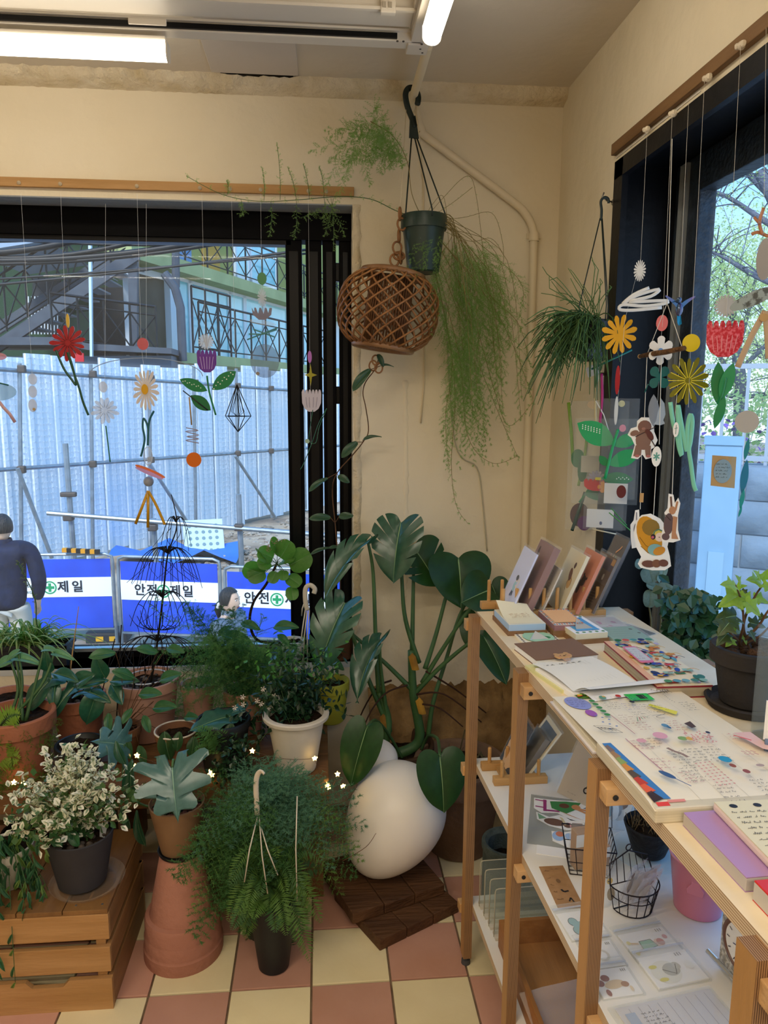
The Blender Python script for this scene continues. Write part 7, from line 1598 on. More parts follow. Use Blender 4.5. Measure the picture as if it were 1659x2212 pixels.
for(x,y,tx,ty,nr,wf)in((800,798,758,840,(-.3,-.9,.3),.36),(822,790,850,786,(0,-.6,.8),.25),(816,765,830,790,(.2,-.95,.1),.4),(772,955,735,985,(-.2,-.85,.4),.42),(784,950,822,936,(0,-.6,.8),.26),(708,1033,663,1056,(-.1,-.7,.7),.30),(730,1028,755,1040,(.2,-.9,.3),.55),(714,1118,668,1116,(-.1,-.8,.5),.38),(732,1116,762,1112,(.1,-.9,.4),.5),(718,1183,668,1190,(0,-.6,.8),.2),(733,1182,712,1180,(0,-.6,.8),.4)):
    J=at(x,y,Y=2.345 if y>850 else 2.29);place('leaf',hm_,leafM(J,at(tx,ty,Y=J.y-.02),wf,nr),hy)
    v=min(vine,key=lambda p:(p[0]-x)**2+(p[1]-y)**2);stem([at(*v,Y=2.35 if y>850 else 2.29),J],.0012,.0012,L_stemb,hy,'petiole',5,2)
# rhipsalis on the right wall
rp=at(1272,780,Y=1.93);rh_=pot('rhipsalis',(rp.x+.006,1.93,rp.z),.036,.046,.105,mat('pot_slate','#1b2024',.45,.4),'rhipsalis with thin drooping green stems in a black hanging pot',rim=.003,rh=.015,cat='hanging plant',lip=False,fill=.92)
nl_=at(1325,437,X=XR);hk=at(1305,440,Y=1.955);sil=mat('hook_steel','#9a958a',.3,.5,metal=.8)
eh=thing('wall_hook',(XR,1.99,nl_.z),'small steel screw hook in the right wall by the window frame','hook')
MB().tube([(XR,nl_.y,nl_.z),(XR-.022,nl_.y-.008,nl_.z+.002),(hk.x+.004,hk.y+.003,nl_.z-.001),(hk.x-.006,hk.y,nl_.z+.003),(hk.x-.002,hk.y,nl_.z+.014)],.0022,7).obj('shank',sil,eh,smooth=2);MB().lathe([(.009,0),(.006,.004)],T(XR,nl_.y,nl_.z)@RY(-pi/2),12).obj('rose',sil,eh)
MB().tube(spl([(hk.x+.012,hk.y,nl_.z-.012),(hk.x+.010,hk.y,nl_.z-.001),(hk.x,hk.y,nl_.z+.002),(hk.x-.009,hk.y,nl_.z-.008),(hk.x-.006,hk.y,nl_.z-.03),(hk.x-.006,hk.y,nl_.z-.055)],5),.0036,7,flat=.6).obj('hook',hm,rh_,smooth=2)
for a in(-2.8,-1.2,.3):MB().tube([(hk.x-.006+.003*cos(a),hk.y,nl_.z-.05),WM[rh_].translation+Vector((.047*cos(a),.047*sin(a),.14)),WM[rh_].translation+Vector((.046*cos(a),.046*sin(a),.10))],.0016,6).obj('strand',hm,rh_,smooth=2)
Lrh=leafmat('stem_rhipsalis','#55783f','#62864a',.5,.4,.15);c_=WM[rh_].translation+Vector((0,0,.10));r=random.Random(47);mb=MB();mb2=MB()
for k in range(230):
    a=r.uniform(1.6,5.2);L=r.uniform(.07,.2);up=r.uniform(.1,.9);d=Vector((cos(a)*1.0-.25,sin(a)*.6-.15,up));p0=c_+Vector((r.uniform(-.03,.02),r.uniform(-.03,.02),0));P=[]
    for i in range(7):
        t=i/6;P.append(p0+d*L*t*.75+Vector((0,0,-L*(1.5-up*.9)*t*t))+Vector((r.uniform(-1,1),r.uniform(-1,1),r.uniform(-1,1)))*.003)
    m_=mb if k%2 else mb2;m_.tube(P,[.0014]*6+[.0008],4)
    for j in range(2):e=P[4]+Vector((r.uniform(-.03,.03),r.uniform(-.02,.02),-r.uniform(.01,.045)));m_.tube([P[4],(P[4]+e)/2+Vector((.002,0,.004)),e],.0011,4)
for k in range(22):
    p0=c_+Vector((r.uniform(-.03,.02),r.uniform(-.03,.02),0));e=p0+Vector((r.uniform(-.14,.05),r.uniform(-.05,.02),r.uniform(.05,.13)));mb.tube(arcpath(p0,e,.01,5),.0011,4);q=e+Vector((r.uniform(-.03,.0),0,r.uniform(-.01,.03)));mb.tube([e,q],.0009,4)
mb.obj('stems',Lrh,rh_,smooth=2,kind='stuff');mb2.obj('stems',leafmat('stem_rhipsalis2','#34552c','#406334',.5,.4,.15),rh_,smooth=2,kind='stuff')
MB().bb(-.010,.010,-.002,0,-.04,0,M=T(at(1278,760,Y=1.87)+Vector((0,0,.02)))).obj('name_tag',mat('tag_smoke','#2c3238',.2,.6),rh_)
# ivy leaves in the black clay pot
G=np.random.default_rng(33)
c_=WM[ivy_pot].translation+Vector((0,0,.09));Yi=c_.y;L_ivl=leafmat('leaf_ivy_light','#7d9a34','#8dac3c',.4,.5,.4);L_ivd=leafmat('leaf_ivy_dark','#33401f','#3f4f28',.4,.5,.25)
iv1=leafmesh('ivy_leaf',L_ivl,IVY,fold=.2,curl=.5,rib=L_rib,nu=18,seed=51);iv2=leafmesh('ivy_leaf',L_ivd,IVY,fold=.2,curl=.5,rib=L_rib,nu=18,seed=52)
br=[[(1598,1390),(1606,1350),(1602,1300),(1588,1262)],[(1605,1390),(1640,1350),(1659,1320),(1680,1300)],[(1600,1388),(1575,1365),(1560,1345)],[(1606,1350),(1630,1290),(1655,1255)],[(1605,1395),(1640,1375),(1665,1350)]]
for b in br:stem([c_]+[A_(x,y,Yi-.01*i)for i,(x,y)in enumerate(b)],.003,.0012,L_stemb,ivy_pot,'branch',6)
for(x,y,tx,ty,f,wf)in((1588,1265,1562,1258,1,1.0),(1590,1270,1612,1262,1,1.0),(1598,1285,1556,1308,1,1.0),(1600,1290,1640,1312,1,1.1),(1612,1300,1650,1330,1,1.0),(1595,1305,1612,1325,1,1.0),(1603,1275,1620,1285,0,1.0),(1590,1330,1548,1335,0,1.2),(1575,1345,1552,1372,0,1.2),(1585,1340,1590,1365,1,.8),(1620,1345,1658,1352,0,1.2),(1640,1335,1660,1330,0,1.1),(1560,1350,1545,1340,0,1.0),(1570,1370,1548,1392,0,1.0),(1582,1380,1570,1395,1,1.0),(1606,1372,1615,1392,1,.9),(1640,1255,1618,1248,1,1.0),(1645,1252,1662,1232,1,1.0),(1650,1262,1680,1280,1,1.0),(1642,1250,1635,1230,1,.9),(1630,1290,1665,1300,1,1.1),(1620,1365,1636,1385,0,1.0),(1600,1262,1596,1240,1,.8)):
    J=A_(x,y,Yi-.02+rnd.uniform(-.03,.03));place('leaf',iv1 if f else iv2,leafM(J,A_(tx,ty,J.y-.012),wf,(rnd.uniform(-.3,.3),-.7,.7)),ivy_pot)
# silver-dollar stems and dark ivy in the window recess
ZR=W2[2]
eu=pot('silver_plant',(.87,1.86,ZR),.05,.062,.12,clay_d,'grey green plant with round silvery leaves rising by the window jamb',cat='potted plant');c_=WM[eu].translation+Vector((0,0,.11))
Leu=leafmat('leaf_silver','#6f8478','#7f9488',.6,.3,.2);eum=leafmesh('silver_leaf',Leu,ROUND,fold=.2,curl=.4,nu=14,seed=61)
Ye=1.80;stm_=mat('stem_pale','#7d7a5c',.7,.2)
for b in([(1405,1390),(1402,1300),(1408,1235)],[(1420,1400),(1428,1320),(1420,1260)],[(1412,1400),(1450,1350),(1455,1310)]):stem([c_]+[A_(x,y,Ye)for x,y in b],.003,.0018,stm_,eu,'stem',6)
for(x,y,tx,ty,wf)in((1400,1225,1412,1258,1.25),(1385,1210,1378,1225,.8),(1435,1220,1432,1245,.6),(1420,1260,1436,1280,.9),(1428,1262,1462,1278,.45),(1405,1275,1404,1312,.8),(1422,1270,1402,1262,.5),(1440,1290,1448,1330,.8),(1445,1300,1436,1275,.6),(1428,1252,1425,1245,.8)):
    J=A_(x,y,Ye-.01);place('leaf',eum,leafM(J,A_(tx,ty,Ye-.03),wf,(-.1,-.9,.3)),eu)
di_=thing('ivy_trough',(.88,1.6,ZR),'mass of dark green ivy filling a trough in the right window recess','potted plant')
MB().bb(.81,.925,1.30,1.76,ZR,ZR+.16,bev=.006).obj('trough',dk,di_)
nb=NB();r=random.Random(53)
for k in range(760):
    x,y=r.uniform(1395,1555),r.uniform(1270,1490)
    if y<1270+abs(x-1440)*.55-20 and x>1440:continue
    q=A_(x,y,r.uniform(1.52,1.75))
    if q.x>.93 or q.x<.79 or(x<1452 and y<1405):continue
    D=G.normal(size=(3,3));D[:,2]-=.5;D[:,1]-=.4;smallleaves(nb,np.array(q)+G.normal(size=(3,3))*.012,D,G.uniform(.022,.036,3),G.uniform(.008,.014,3),up=(-.3,-.8,.4))
nb.obj('foliage',leafmat('leaf_ivy_deep','#20402c','#2c5238',.3,.55,.15),di_,kind='stuff')
for k in range(14):q=A_(r.uniform(1400,1540),r.uniform(1300,1440),1.62);q.x=min(.92,max(.80,q.x));stem([Vector((.86,1.55,ZR+.15)),(q+Vector((.86,1.55,ZR+.2)))/2+Vector((0,0,.05)),q],.0015,.0008,L_stemb,di_,'stem',4,3)
# cream hanger hooked on the monstera by the window
h2_=thing('plant_hanger',A_(662,1330,2.36),'cream plastic hanger hook with strands in front of the door leaves','hanger')
MB().tube(spl([A_(678,1282,2.36),A_(680,1272,2.36),A_(670,1264,2.36),A_(660,1272,2.36),A_(660,1300,2.36),A_(664,1318,2.36)],5),.008,8,flat=.5).obj('hook',hang,h2_,smooth=2)
for a,b in(((660,1315),(648,1425)),((664,1318),(655,1430)),((668,1318),(664,1430)),((658,1300),(652,1330))):MB().tube([A_(*a,2.36),A_((a[0]+b[0])/2-2,(a[1]+b[1])/2,2.36),A_(*b,2.38)],.0022,6).obj('strand',hang,h2_,smooth=2)
# ================================================================== mobiles on threads
thr=mat('thread','#e9ebee',.4,.3);twn=mat('twine','#d6cdba',.8,.2)
def acry(h,a=None,rough=.25):return mat('acrylic_'+h.lstrip('#'),h,rough,.5,alpha=a)
clr=mat('acrylic_clear','#eef4f8',.06,.7,alpha=.16);frost=mat('acrylic_frost','#d9dfe8',.3,.6,alpha=.5)
def tulip(w,h,n=5):
    o=[(-w/2,h*.40)]
    for i in range(n):x0=-w/2+w*i/n;o+=[(x0+w/n*.12,h*.42),(x0+w/n*.3,h*.5),(x0+w/n*.7,h*.5),(x0+w/n*.9,h*.42),(x0+w/n,h*.30)]
    return o+[(w*.48,-h*.1),(w*.36,-h*.34),(w*.15,-h*.48),(-w*.15,-h*.48),(-w*.36,-h*.34),(-w*.48,-h*.1)]
def leaf2(x0,y0,x1,y1,w):
    dx,dy=x1-x0,y1-y0;return[(x0+dx*t-dy*w*s_,y0+dy*t+dx*w*s_)for t,s_ in[(i/8,sin(pi*i/8)**.8)for i in range(9)]]+[(x0+dx*t+dy*w*s_,y0+dy*t-dx*w*s_)for t,s_ in[(i/8,sin(pi*i/8)**.8)for i in range(7,0,-1)]]
class Mob:
    """a mobile: thread from the strip with plates on it; pieces are placed by the spot on the hanging plane"""
    def __init__(s,label,hang,plane,name='window_mobile',group=None,cat='mobile'):
        s.pl=plane;s.h=at(*hang,**plane);s.t=thing(name,s.h,label,cat,group=group)
        d=ray(*hang);s.k=(s.h-CAMP).dot(_f)/FPX;s.n=0
    def P(s,x,y,dz=0):q=at(x,y,**s.pl);q-=ray(x,y).normalized()*dz;return q
    def F(s,x,y,yaw=0,tilt=0):
        q=s.P(x,y,s.n*.0035);s.n+=1
        return facing(q,yaw if 'Y' in s.pl else yaw-.38,tilt)@S((q-CAMP).dot(_f)/FPX)
    def thread(s,pts,m=None,r_=.00032):MB().tube([s.P(*p)for p in pts],r_,4).obj('thread',m or thr,s.t);return s
    def plate(s,name,out,x,y,m,yaw=0,th=2.0,tilt=0):
        M=s.F(x,y,yaw,tilt);s.M=M;s.o=MB().prism(out,0,th,M).obj(name,m,s.t);s.th=th;return s
    def bars(s,name,pts,w,x,y,m,yaw=0,th=2.0):
        M=s.F(x,y,yaw);s.o=MB().tube([(x,y,th/2)for x,y in pts],th/2,8,M,flat=w/th).obj(name,m,s.t,smooth=2);s.M=M;s.th=th;return s
    def art(s,f,z=None):
        A=Art(s.M,(s.th if z is None else z)+.25,.12);f(A);A.done(s.o);return s
BK=dict(Y=2.415)
def pet(n,r0,r1,c_,w):return lambda A:[A.line([(r0*cos(a),r0*sin(a)),(r1*cos(a),r1*sin(a))],w,c_)for a in[2*pi*i/n for i in range(n)]]and None
m=Mob('red daisy mobile with a curling green stem, left of the back window',(131,425),BK);m.thread([(131,418),(142,690),(147,740)]).plate('oval',ell(0,0,3.5,15),147,693,acry('#d8b23c')).plate('flower',daisy(13,9,37,jit=.15),147,741,acry('#a3121f')).art(pet(13,6,30,'#5f0d16',1.2)).bars('stem',spl([(-22,50),(-8,12),(6,-10),(16,-22),(10,18),(2,46),(14,-2),(22,-30),(28,-58),(38,-88)]),5,147,808,acry('#0d4a35'))
m=Mob('mobile of three clear ovals, far left of the back window',(42,425),BK);m.thread([(45,418),(68,780),(72,890)],None)
for y,a in((819,12),(846,13),(876,14)):m.plate('oval',ell(0,0,9,a),71,y,frost)
m.plate('bead',ell(0,0,3,3,8),74,884,acry('#b59a6a'))
m=Mob('pink and pale blue fish shaped mobile cut by the left edge of the picture',(-12,425),BK);m.thread([(-12,418),(-5,820)]).plate('disc',ell(0,0,42,20),-10,846,mat('acrylic_ice','#a9d2ea',.1,.6,alpha=.5),yaw=.2).plate('ring',[(q[0],q[1])for q in ell(0,0,18,8)],-4,770,acry('#d9a0b0',.6)).bars('arm',[(0,18),(8,6),(20,-8),(30,-26)],7,0,886,acry('#c9a3ac')).bars('green_bar',[(-14,4),(18,-4)],3,0,828,acry('#0f5a4a'))
m=Mob('clear daisy mobile with an oval above and thin green stem',(228,425),BK);m.thread([(228,440),(226,1000)]).plate('oval',ell(0,0,9,12),223,836,frost).plate('flower',daisy(12,8,29,jit=.2),227,886,mat('acrylic_clear2','#dfe6ee',.1,.7,alpha=.45)).art(pet(12,6,22,'#9aa4b4',1)).bars('stem',spl([(0,40),(2,10),(5,-38)],4),2.6,231,960,acry('#0f6a3a'))
m=Mob('long mobile of white daisy, teal squiggle and yellow three legged piece',(296,425),BK);m.thread([(296,418),(305,745),(316,840),(320,1060)])
m.plate('disc',ell(0,0,12,13),309,743,acry('#c25a62')).plate('daisy',daisy(17,14,44,jit=.18,sx=.62),315,841,acry('#d6cfce')).plate('centre',ell(0,0,7,11),313,841,acry('#d8a11c')).bars('squiggle',spl([(16,40),(6,20),(2,-6),(0,-34),(2,4),(-6,24),(-9,6),(-6,-20),(-12,-46),(-16,-58)]),4.5,318,928,acry('#0e5a66'))
m.plate('glass_oval',ell(0,0,9,20),320,985,clr).bars('outline',ell(0,0,9,20,18)+[(9,0)],1.4,320,985,acry('#c9ced6')).plate('tilted_disc',ell(0,0,34,5,20,-.42),325,1018,acry('#e0764a'),th=3).plate('tilted_disc',ell(0,-3,32,4,20,-.42),323,1019,acry('#c79ad0'),th=3)
MB().ball(m.P(321,1040),.0165,n=14).obj('ball',mat('ball_grey','#a7a9b0',.5,.4,var=(30,'#8d8f98')),m.t,smooth=2)
m.bars('tripod',[(0,36),(-30,-36)],6,322,1096,acry('#c9951c')).bars('tripod',[(0,36),(-4,-42)],6,322,1098,acry('#c9951c')).bars('tripod',spl([(0,36),(14,8),(26,-22),(32,-38)]),6,322,1096,acry('#c9951c'))
m=Mob('long mobile of purple tulip, green dotted leaves and orange disc',(432,425),BK);m.thread([(436,418),(444,760),(455,800),(430,860),(419,990)])
m.plate('burst',daisy(16,11,17),445,738,frost).plate('tulip',tulip(42,48),447,781,acry('#6a2f9a',.9)).art(lambda A:[A.line([(x,10),(x*.7,-16)],1.3,'#b9a0d6')for x in(-14,-7,0,7,14)]and None)
m.plate('leaf',leaf2(10,-8,62,32,.23),448,834,acry('#0f7a48')).art(lambda A:[A.el(14+i*4.6,-2+i*3.4+(i%3-1)*3.5,1.5,1.5,'#d8e6d8',0,6)for i in range(10)]and None).plate('leaf',leaf2(0,-10,-58,14,.20),448,834,acry('#0f7a48')).art(lambda A:[A.el(-14-i*4.6,-4+i*1.7+(i%2)*2.5,1.3,1.3,'#d8e6d8',0,6)for i in range(9)]and None).bars('stalk',spl([(0,22),(4,-14),(16,-62)],5),4,448,834,acry('#0f7a48')).plate('leaf',leaf2(6,-52,-36,-20,.26),448,834,acry('#0b6a3c')).bars('dark_bar',[(-52,-8),(0,-50)],2.4,448,836,acry('#1c1a1c'))
m.bars('amber_bar',[(-1,30),(2,-30)],3,411,888,acry('#b58a2e',.8)).bars('coil',spl([(-12,16),(14,10),(-14,8),(15,0),(-12,-3),(15,-8),(-14,-11),(14,-17)],4),2,415,940,acry('#a58f90',.8)).plate('disc',ell(0,0,16,16,26),419,993,acry('#d8690f'))
m=Mob('black wire diamond frame mobile in the back window',(497,425),BK,name='wire_ornament',cat='ornament');q=m.P(513,880);Rr=.043;tp,bt=q+Vector((0,0,.072)),q-Vector((0,0,.078));mid=[q+Vector((Rr*cos(a),Rr*.8*sin(a),-.028))for a in[2*pi*i/5+.3 for i in range(5)]];wr=mat('wire_black','#15151a',.4,.5,metal=.3)
m.thread([(500,418),(510,832)])
for i in range(5):MB().tube([tp,mid[i],bt],.0015,5).tube([mid[i],mid[(i+1)%5]],.0013,5).tube([q+Vector((0,0,.05)),(mid[i]+q)/2,q-Vector((0,0,.03))],.0009,4).obj('strut',wr,m.t,kind='stuff')
m=Mob('tall clear flower mobile with a green disc at its top',(563,425),BK);m.thread([(563,418),(566,720)]).plate('disc',ell(0,0,10,13),566,602,acry('#127a3c')).plate('oval',daisy(14,7,20,sx=.5),566,643,frost).plate('comb',[(x*.9,y*.9)for x,y in((-24,14),(-22,-2),(-8,-14),(8,-14),(22,-2),(24,14),(18,14),(15,2),(11,14),(7,14),(4,0),(-2,14),(-6,14),(-9,0),(-14,14),(-18,14),(-18,4))],566,678,mat('acrylic_mauve','#7d7688',.3,.5,alpha=.8)).plate('disc',ell(0,0,30,5,18,-.15),567,697,clr).bars('burst',[(-34,-12),(32,14)],3,568,722,acry('#5f9a90',.7)).bars('burst',[(-20,10),(26,-6)],3,568,722,acry('#5f9a90',.7)).bars('burst',[(-30,0),(0,0),(30,10)],3,568,722,acry('#5f9a90',.7)).plate('big_disc',ell(0,0,31,36,26),572,780,mat('acrylic_haze','#8fa0b4',.2,.5,alpha=.28)).plate('bead',ell(0,0,4,4,8),557,807,acry('#8d8478'))
m=Mob('white tulip mobile with gold star and green outline stem by the door leaves',(666,425),BK);m.thread([(666,418),(669,760),(672,960)]).plate('oval',ell(0,0,4.5,13),669,771,acry('#b06ac0')).plate('star',[(x,y)for x,y in((0,24),(3,4),(14,0),(3,-4),(0,-24),(-3,-4),(-14,0),(-3,4))],671,810,acry('#a9a02c',.85)).plate('tulip',tulip(42,48,6),673,866,acry('#c3bcc8')).art(lambda A:[A.line([(x,8),(x*.8,-14)],1.1,'#8d8798')for x in(-12,-5,4,12)]and None)
m.bars('outline_stem',spl([(0,40),(-6,0),(-8,-26),(6,-30),(14,4),(30,44),(12,10),(2,-18),(-6,-40),(-22,-78),(-28,-88)]),1.6,676,926,acry('#1f5a3a')).plate('bead',ell(0,0,5,5,10),664,953,acry('#9ab5a0'))
m=Mob('thin clear arch mobile beside the clear daisy',(325,425),BK);m.bars('arch',[(120*cos(a),38*sin(a))for a in[pi*i/14 for i in range(15)]],2,316,812,mat('acrylic_arch','#aebccb',.1,.6,alpha=.6)).thread([(316,440),(316,775)])
# ---- mobiles at the right window
RT=dict(X=XR-.03)
m=Mob('mobile of white oval, white squiggle and yellow daisy at the right window',(1398,290),RT);m.thread([(1398,285),(1384,560),(1350,690),(1335,860)],twn)
m.plate('oval',daisy(18,10,23,sx=.55),1382,585,acry('#cfcdc6')).bars('squiggle',spl([(18,22),(-14,8),(-36,-12),(-8,6),(38,18),(22,4),(-22,-6),(52,-6),(50,-12),(10,-16),(-34,-12),(-40,-22),(-10,-24),(46,-20)],4),7,1382,645,acry('#d8d6d0')).plate('daisy',daisy(12,14,43,jit=.12,sx=.85),1338,722,acry('#d99a0c')).bars('teal_bar',[(-42,-20),(40,20)],4,1322,777,mat('acrylic_teal','#0e6a5a',.2,.5)).plate('red_bar',ell(0,0,5,31),1334,821,acry('#a31220')).plate('white_bar',ell(0,0,4,31),1331,887,acry('#c7c9c4'))
m=Mob('mobile of pink disc, white flower and dark teal clover at the right window',(1455,250),RT);m.thread([(1452,250),(1432,690),(1425,760),(1420,900)],twn)
m.plate('disc',ell(0,0,12,17),1430,698,acry('#dc6a66')).plate('white_flower',daisy(6,16,31,sx=.85),1427,757,acry('#e2dcd2')).plate('blue_dot',ell(0,0,5,5,12),1427,757,acry('#5a87b8')).plate('clover',daisy(4,6,28,k=9,sx=.85),1424,815,mat('acrylic_clover','#0c5a54',.25,.5)).bars('clover_stalk',[(0,0),(-10,8),(-16,-10)],3,1410,838,MATS['acrylic_clover']).plate('grey_leaf',leaf2(0,-34,-4,36,.16),1414,888,mat('acrylic_grey','#8d9298',.3,.5,alpha=.8)).plate('glass_horse',[(x*.9,y*.9)for x,y in((-2,40),(8,26),(12,0),(8,-14),(12,-22),(2,-26),(-14,-24),(-8,-16),(-6,4),(-2,20))],1426,895,mat('acrylic_glint','#b9c2c8',.08,.8,alpha=.65))
hb=Mob('small iridescent hummingbird ornament hanging at the right window',(1488,225),RT,name='bird_ornament',cat='ornament');hb.thread([(1488,215),(1467,655)],twn)
iri=mat('iridescent','#3c5a78',.15,.8,metal=.5,var=(30,'#7a4a6a',.4,.6));q=hb.P(1467,668)
MB().ball(q,.011,n=12,sq=(.7,.7,1.3)).ball(q+Vector((-.004,-.004,.018)),.006,n=10).obj('body',iri,hb.t,smooth=2);MB().tube([q+Vector((-.004,-.006,.018)),q+Vector((-.016,-.012,.013))],[.0014,.0004],6).obj('beak',C('#2a2a30'),hb.t)
for s_ in(-1,1):MB().strip([[q+Vector((s_*(.004+.028*i/4),-.002,.006+.020*(i/4)**.8+(.006-.012*j/2)*(1-.7*i/4)))for j in range(3)]for i in range(5)]).obj('wing',iri,hb.t,smooth=2)
MB().add([q+Vector((-.004,0,-.010)),q+Vector((.004,0,-.010)),q+Vector((.006,-.004,-.030)),q+Vector((0,-.004,-.034)),q+Vector((-.004,-.004,-.028))],[(0,1,2,3,4)]).obj('tail',mat('tail_teal','#1f7a8c',.2,.7,metal=.4),hb.t)
m=Mob('mobile of yellow disc, gold daisy and mint squiggle at the right window',(1530,175),RT);m.thread([(1522,175),(1492,740),(1487,880)],twn)
m.plate('yellow_disc',ell(0,0,18,19,24),1493,741,acry('#d8b81a')).plate('gold_daisy',daisy(14,10,51,jit=.2,sx=.8),1486,822,mat('acrylic_gold','#6f6a12',.12,.6)).art(pet(14,6,40,'#d8c42a',1.6)).bars('mint_squiggle',spl([(-34,92),(-26,50),(-16,20),(-10,-6),(-4,-20),(-14,40),(-18,86),(-12,60),(0,10),(6,-12),(4,40),(8,66),(13,50),(12,10),(10,-10),(16,-40),(24,-82),(30,-98)],4),9,1478,962,acry('#7cc3a0'))
m=Mob('red glitter tulip mobile with a white daisy and green stem on the right',(1602,108),RT);m.thread([(1600,100),(1572,640),(1558,800)],twn)
m.plate('white_daisy',daisy(20,15,24),1568,661,acry('#bdb6ac',.85)).plate('tulip',tulip(75,78,6),1565,733,mat('acrylic_ruby','#c3202e',.2,.6,var=(220,'#e0606a',.45,.6))).art(lambda A:[A.line([(x,8),(x*.75,-26)],1.4,'#e08a8a')for x in(-26,-16,-6,5,15,25)]and None).plate('leaf',leaf2(-6,-50,-14,46,.16),1563,828,acry('#1f7a46')).plate('leaf',leaf2(-6,-40,14,40,.17),1566,824,acry('#2a8a52')).bars('stalk',spl([(0,30),(-6,-10),(-18,-66)],4),4,1566,846,acry('#1f7a46')).plate('leaf',leaf2(-14,-50,2,20,.14),1562,876,acry('#1f7a46')).plate('grey_disc',ell(0,0,24,24,26),1613,911,acry('#b0aaa0',.9))
m=Mob('mobile of sandy antlers, speckled ovals and tan legs at the right edge',(1650,70),RT);m.thread([(1655,60),(1650,480)],twn)
m.bars('antler',spl([(30,-44),(10,-38),(-8,-30),(-20,-34)],4),7,1648,470,acry('#b0714a')).bars('antler',spl([(2,-36),(-6,-10),(0,20)],4),7,1648,470,acry('#b0714a')).bars('antler',[(-6,-12),(-18,2)],6,1648,470,acry('#b0714a')).plate('pale_oval',ell(0,0,17,44),1652,560,acry('#9a9188',.9)).plate('speckled_oval',ell(0,0,50,15,22,.42),1628,645,mat('acrylic_speck','#9aa29a',.3,.5,var=(90,'#4a4a44',.5,.6),alpha=.85)).bars('leg',spl([(0,60),(-22,10),(-46,-58)],5),13,1648,734,acry('#b79a78')).bars('leg',spl([(0,60),(8,10),(14,-40)],5),13,1648,734,acry('#b79a78')).plate('foot_mark',ell(0,0,9,9,12),1650,686,acry('#b58f5a'))
m=Mob('string of teal blue oval beads hanging at the right window',(1615,140),RT);m.thread([(1610,930),(1600,1110)],twn)
for x,y,a,c_ in((1610,970,24,'#127c84'),(1605,1030,38,'#0f6f94'),(1600,1078,22,'#128a8c'),(1596,1105,12,'#128a8c')):m.plate('bead',leaf2(0,-a,5,a,.10),x,y,acry(c_))
kc=Mob('kraft card with a grey blue oval label fixed to the right window',(1562,1018),dict(X=XG-.02),name='kraft_card',cat='card');kc.plate('card',[(-24,34),(24,32),(25,-36),(-23,-32)],1562,1018,mat('card_kraft','#c0935a',.7,.2),th=1).plate('oval_label',ell(0,0,18,26,24),1561,1018,C('#8d9c9a'),th=.6).art(lambda A:[A.scrib(-14,14-7*i,13,4,'#4a5654',seed=i)for i in range(5)]and None)
# twig with two strings of cut-out paper animals
m=Mob('twig mobile with paper cut-out animal musicians on twine',(1455,250),dict(X=XR-.045),name='paper_mobile');m.thread([(1441,655),(1398,765),(1382,770)],twn,.0008).thread([(1441,655),(1474,752)],twn,.0008).thread([(1452,300),(1441,655)],twn,.0008)
MB().tube([m.P(x,y)for x,y in((1382,770),(1405,765),(1440,760),(1478,752))],[.0045,.006,.0058,.005],10).obj('twig',mat('twig_bark','#5f4028',.8,.2,var=(30,'#7d5a3a'),bump=(90,1)),m.t,smooth=2);MB().ball(m.P(1382,770),.0052,n=8).obj('twig_end',C('#c9a06a'),m.t,smooth=2)
m.thread([(1398,765),(1392,905)],twn,.0008).thread([(1386,985),(1383,1100)],twn,.0008).thread([(1470,755),(1458,900),(1452,1070)],twn,.0008).thread([(1429,760),(1424,960)],twn,.0008).thread([(1418,1005),(1411,1125)],twn,.0008)
def cut(name,out,x,y,shapes,yaw=0):
    m.plate(name,out,x,y,C('#ece6da'),yaw,1.6)
    def f(A):
        for s_ in shapes:
            if s_[0]=='e':A.el(*s_[1:])
            elif s_[0]=='l':A.line(s_[1],s_[2],s_[3])
            else:A.add(s_[1],s_[2])
    m.art(f)
cut('bear_cutout',[(-8,44),(8,44),(18,34),(20,14),(28,-4),(22,-20),(16,-24),(18,-42),(6,-46),(-1,-36),(-10,-46),(-24,-44),(-18,-16),(-26,0),(-34,6),(-28,20),(-16,24),(-16,36)],1391,946,[('e',0,24,14,14,'#7a5446'),('e',-1,-4,16,22,'#83604e'),('p',[(-16,-16),(-3,-16),(-4,-38),(-20,-40)],'#83604e'),('p',[(2,-16),(15,-16),(16,-38),(6,-40)],'#83604e'),('e',-20,10,9,6,'#83604e',.4),('e',12,6,6,12,'#5f2f24',.5),('l',[(-18,2),(22,24)],1.6,'#3a2420'),('e',6,14,5,5,'#5f2f24'),('l',[(14,-2),(24,-18)],2,'#3a2420'),('e',-2,20,4,3,'#9a6a58'),('e',-12,-39,5,3,'#b0685c'),('e',11,-39,5,3,'#b0685c')])
cut('star_cutout',ell(0,0,10,22),1418,986,[('l',[(0,9),(0,-9)],3,'#5f9a88'),('l',[(-6,4),(6,-4)],3,'#5f9a88'),('l',[(-6,-4),(6,4)],3,'#5f9a88')])
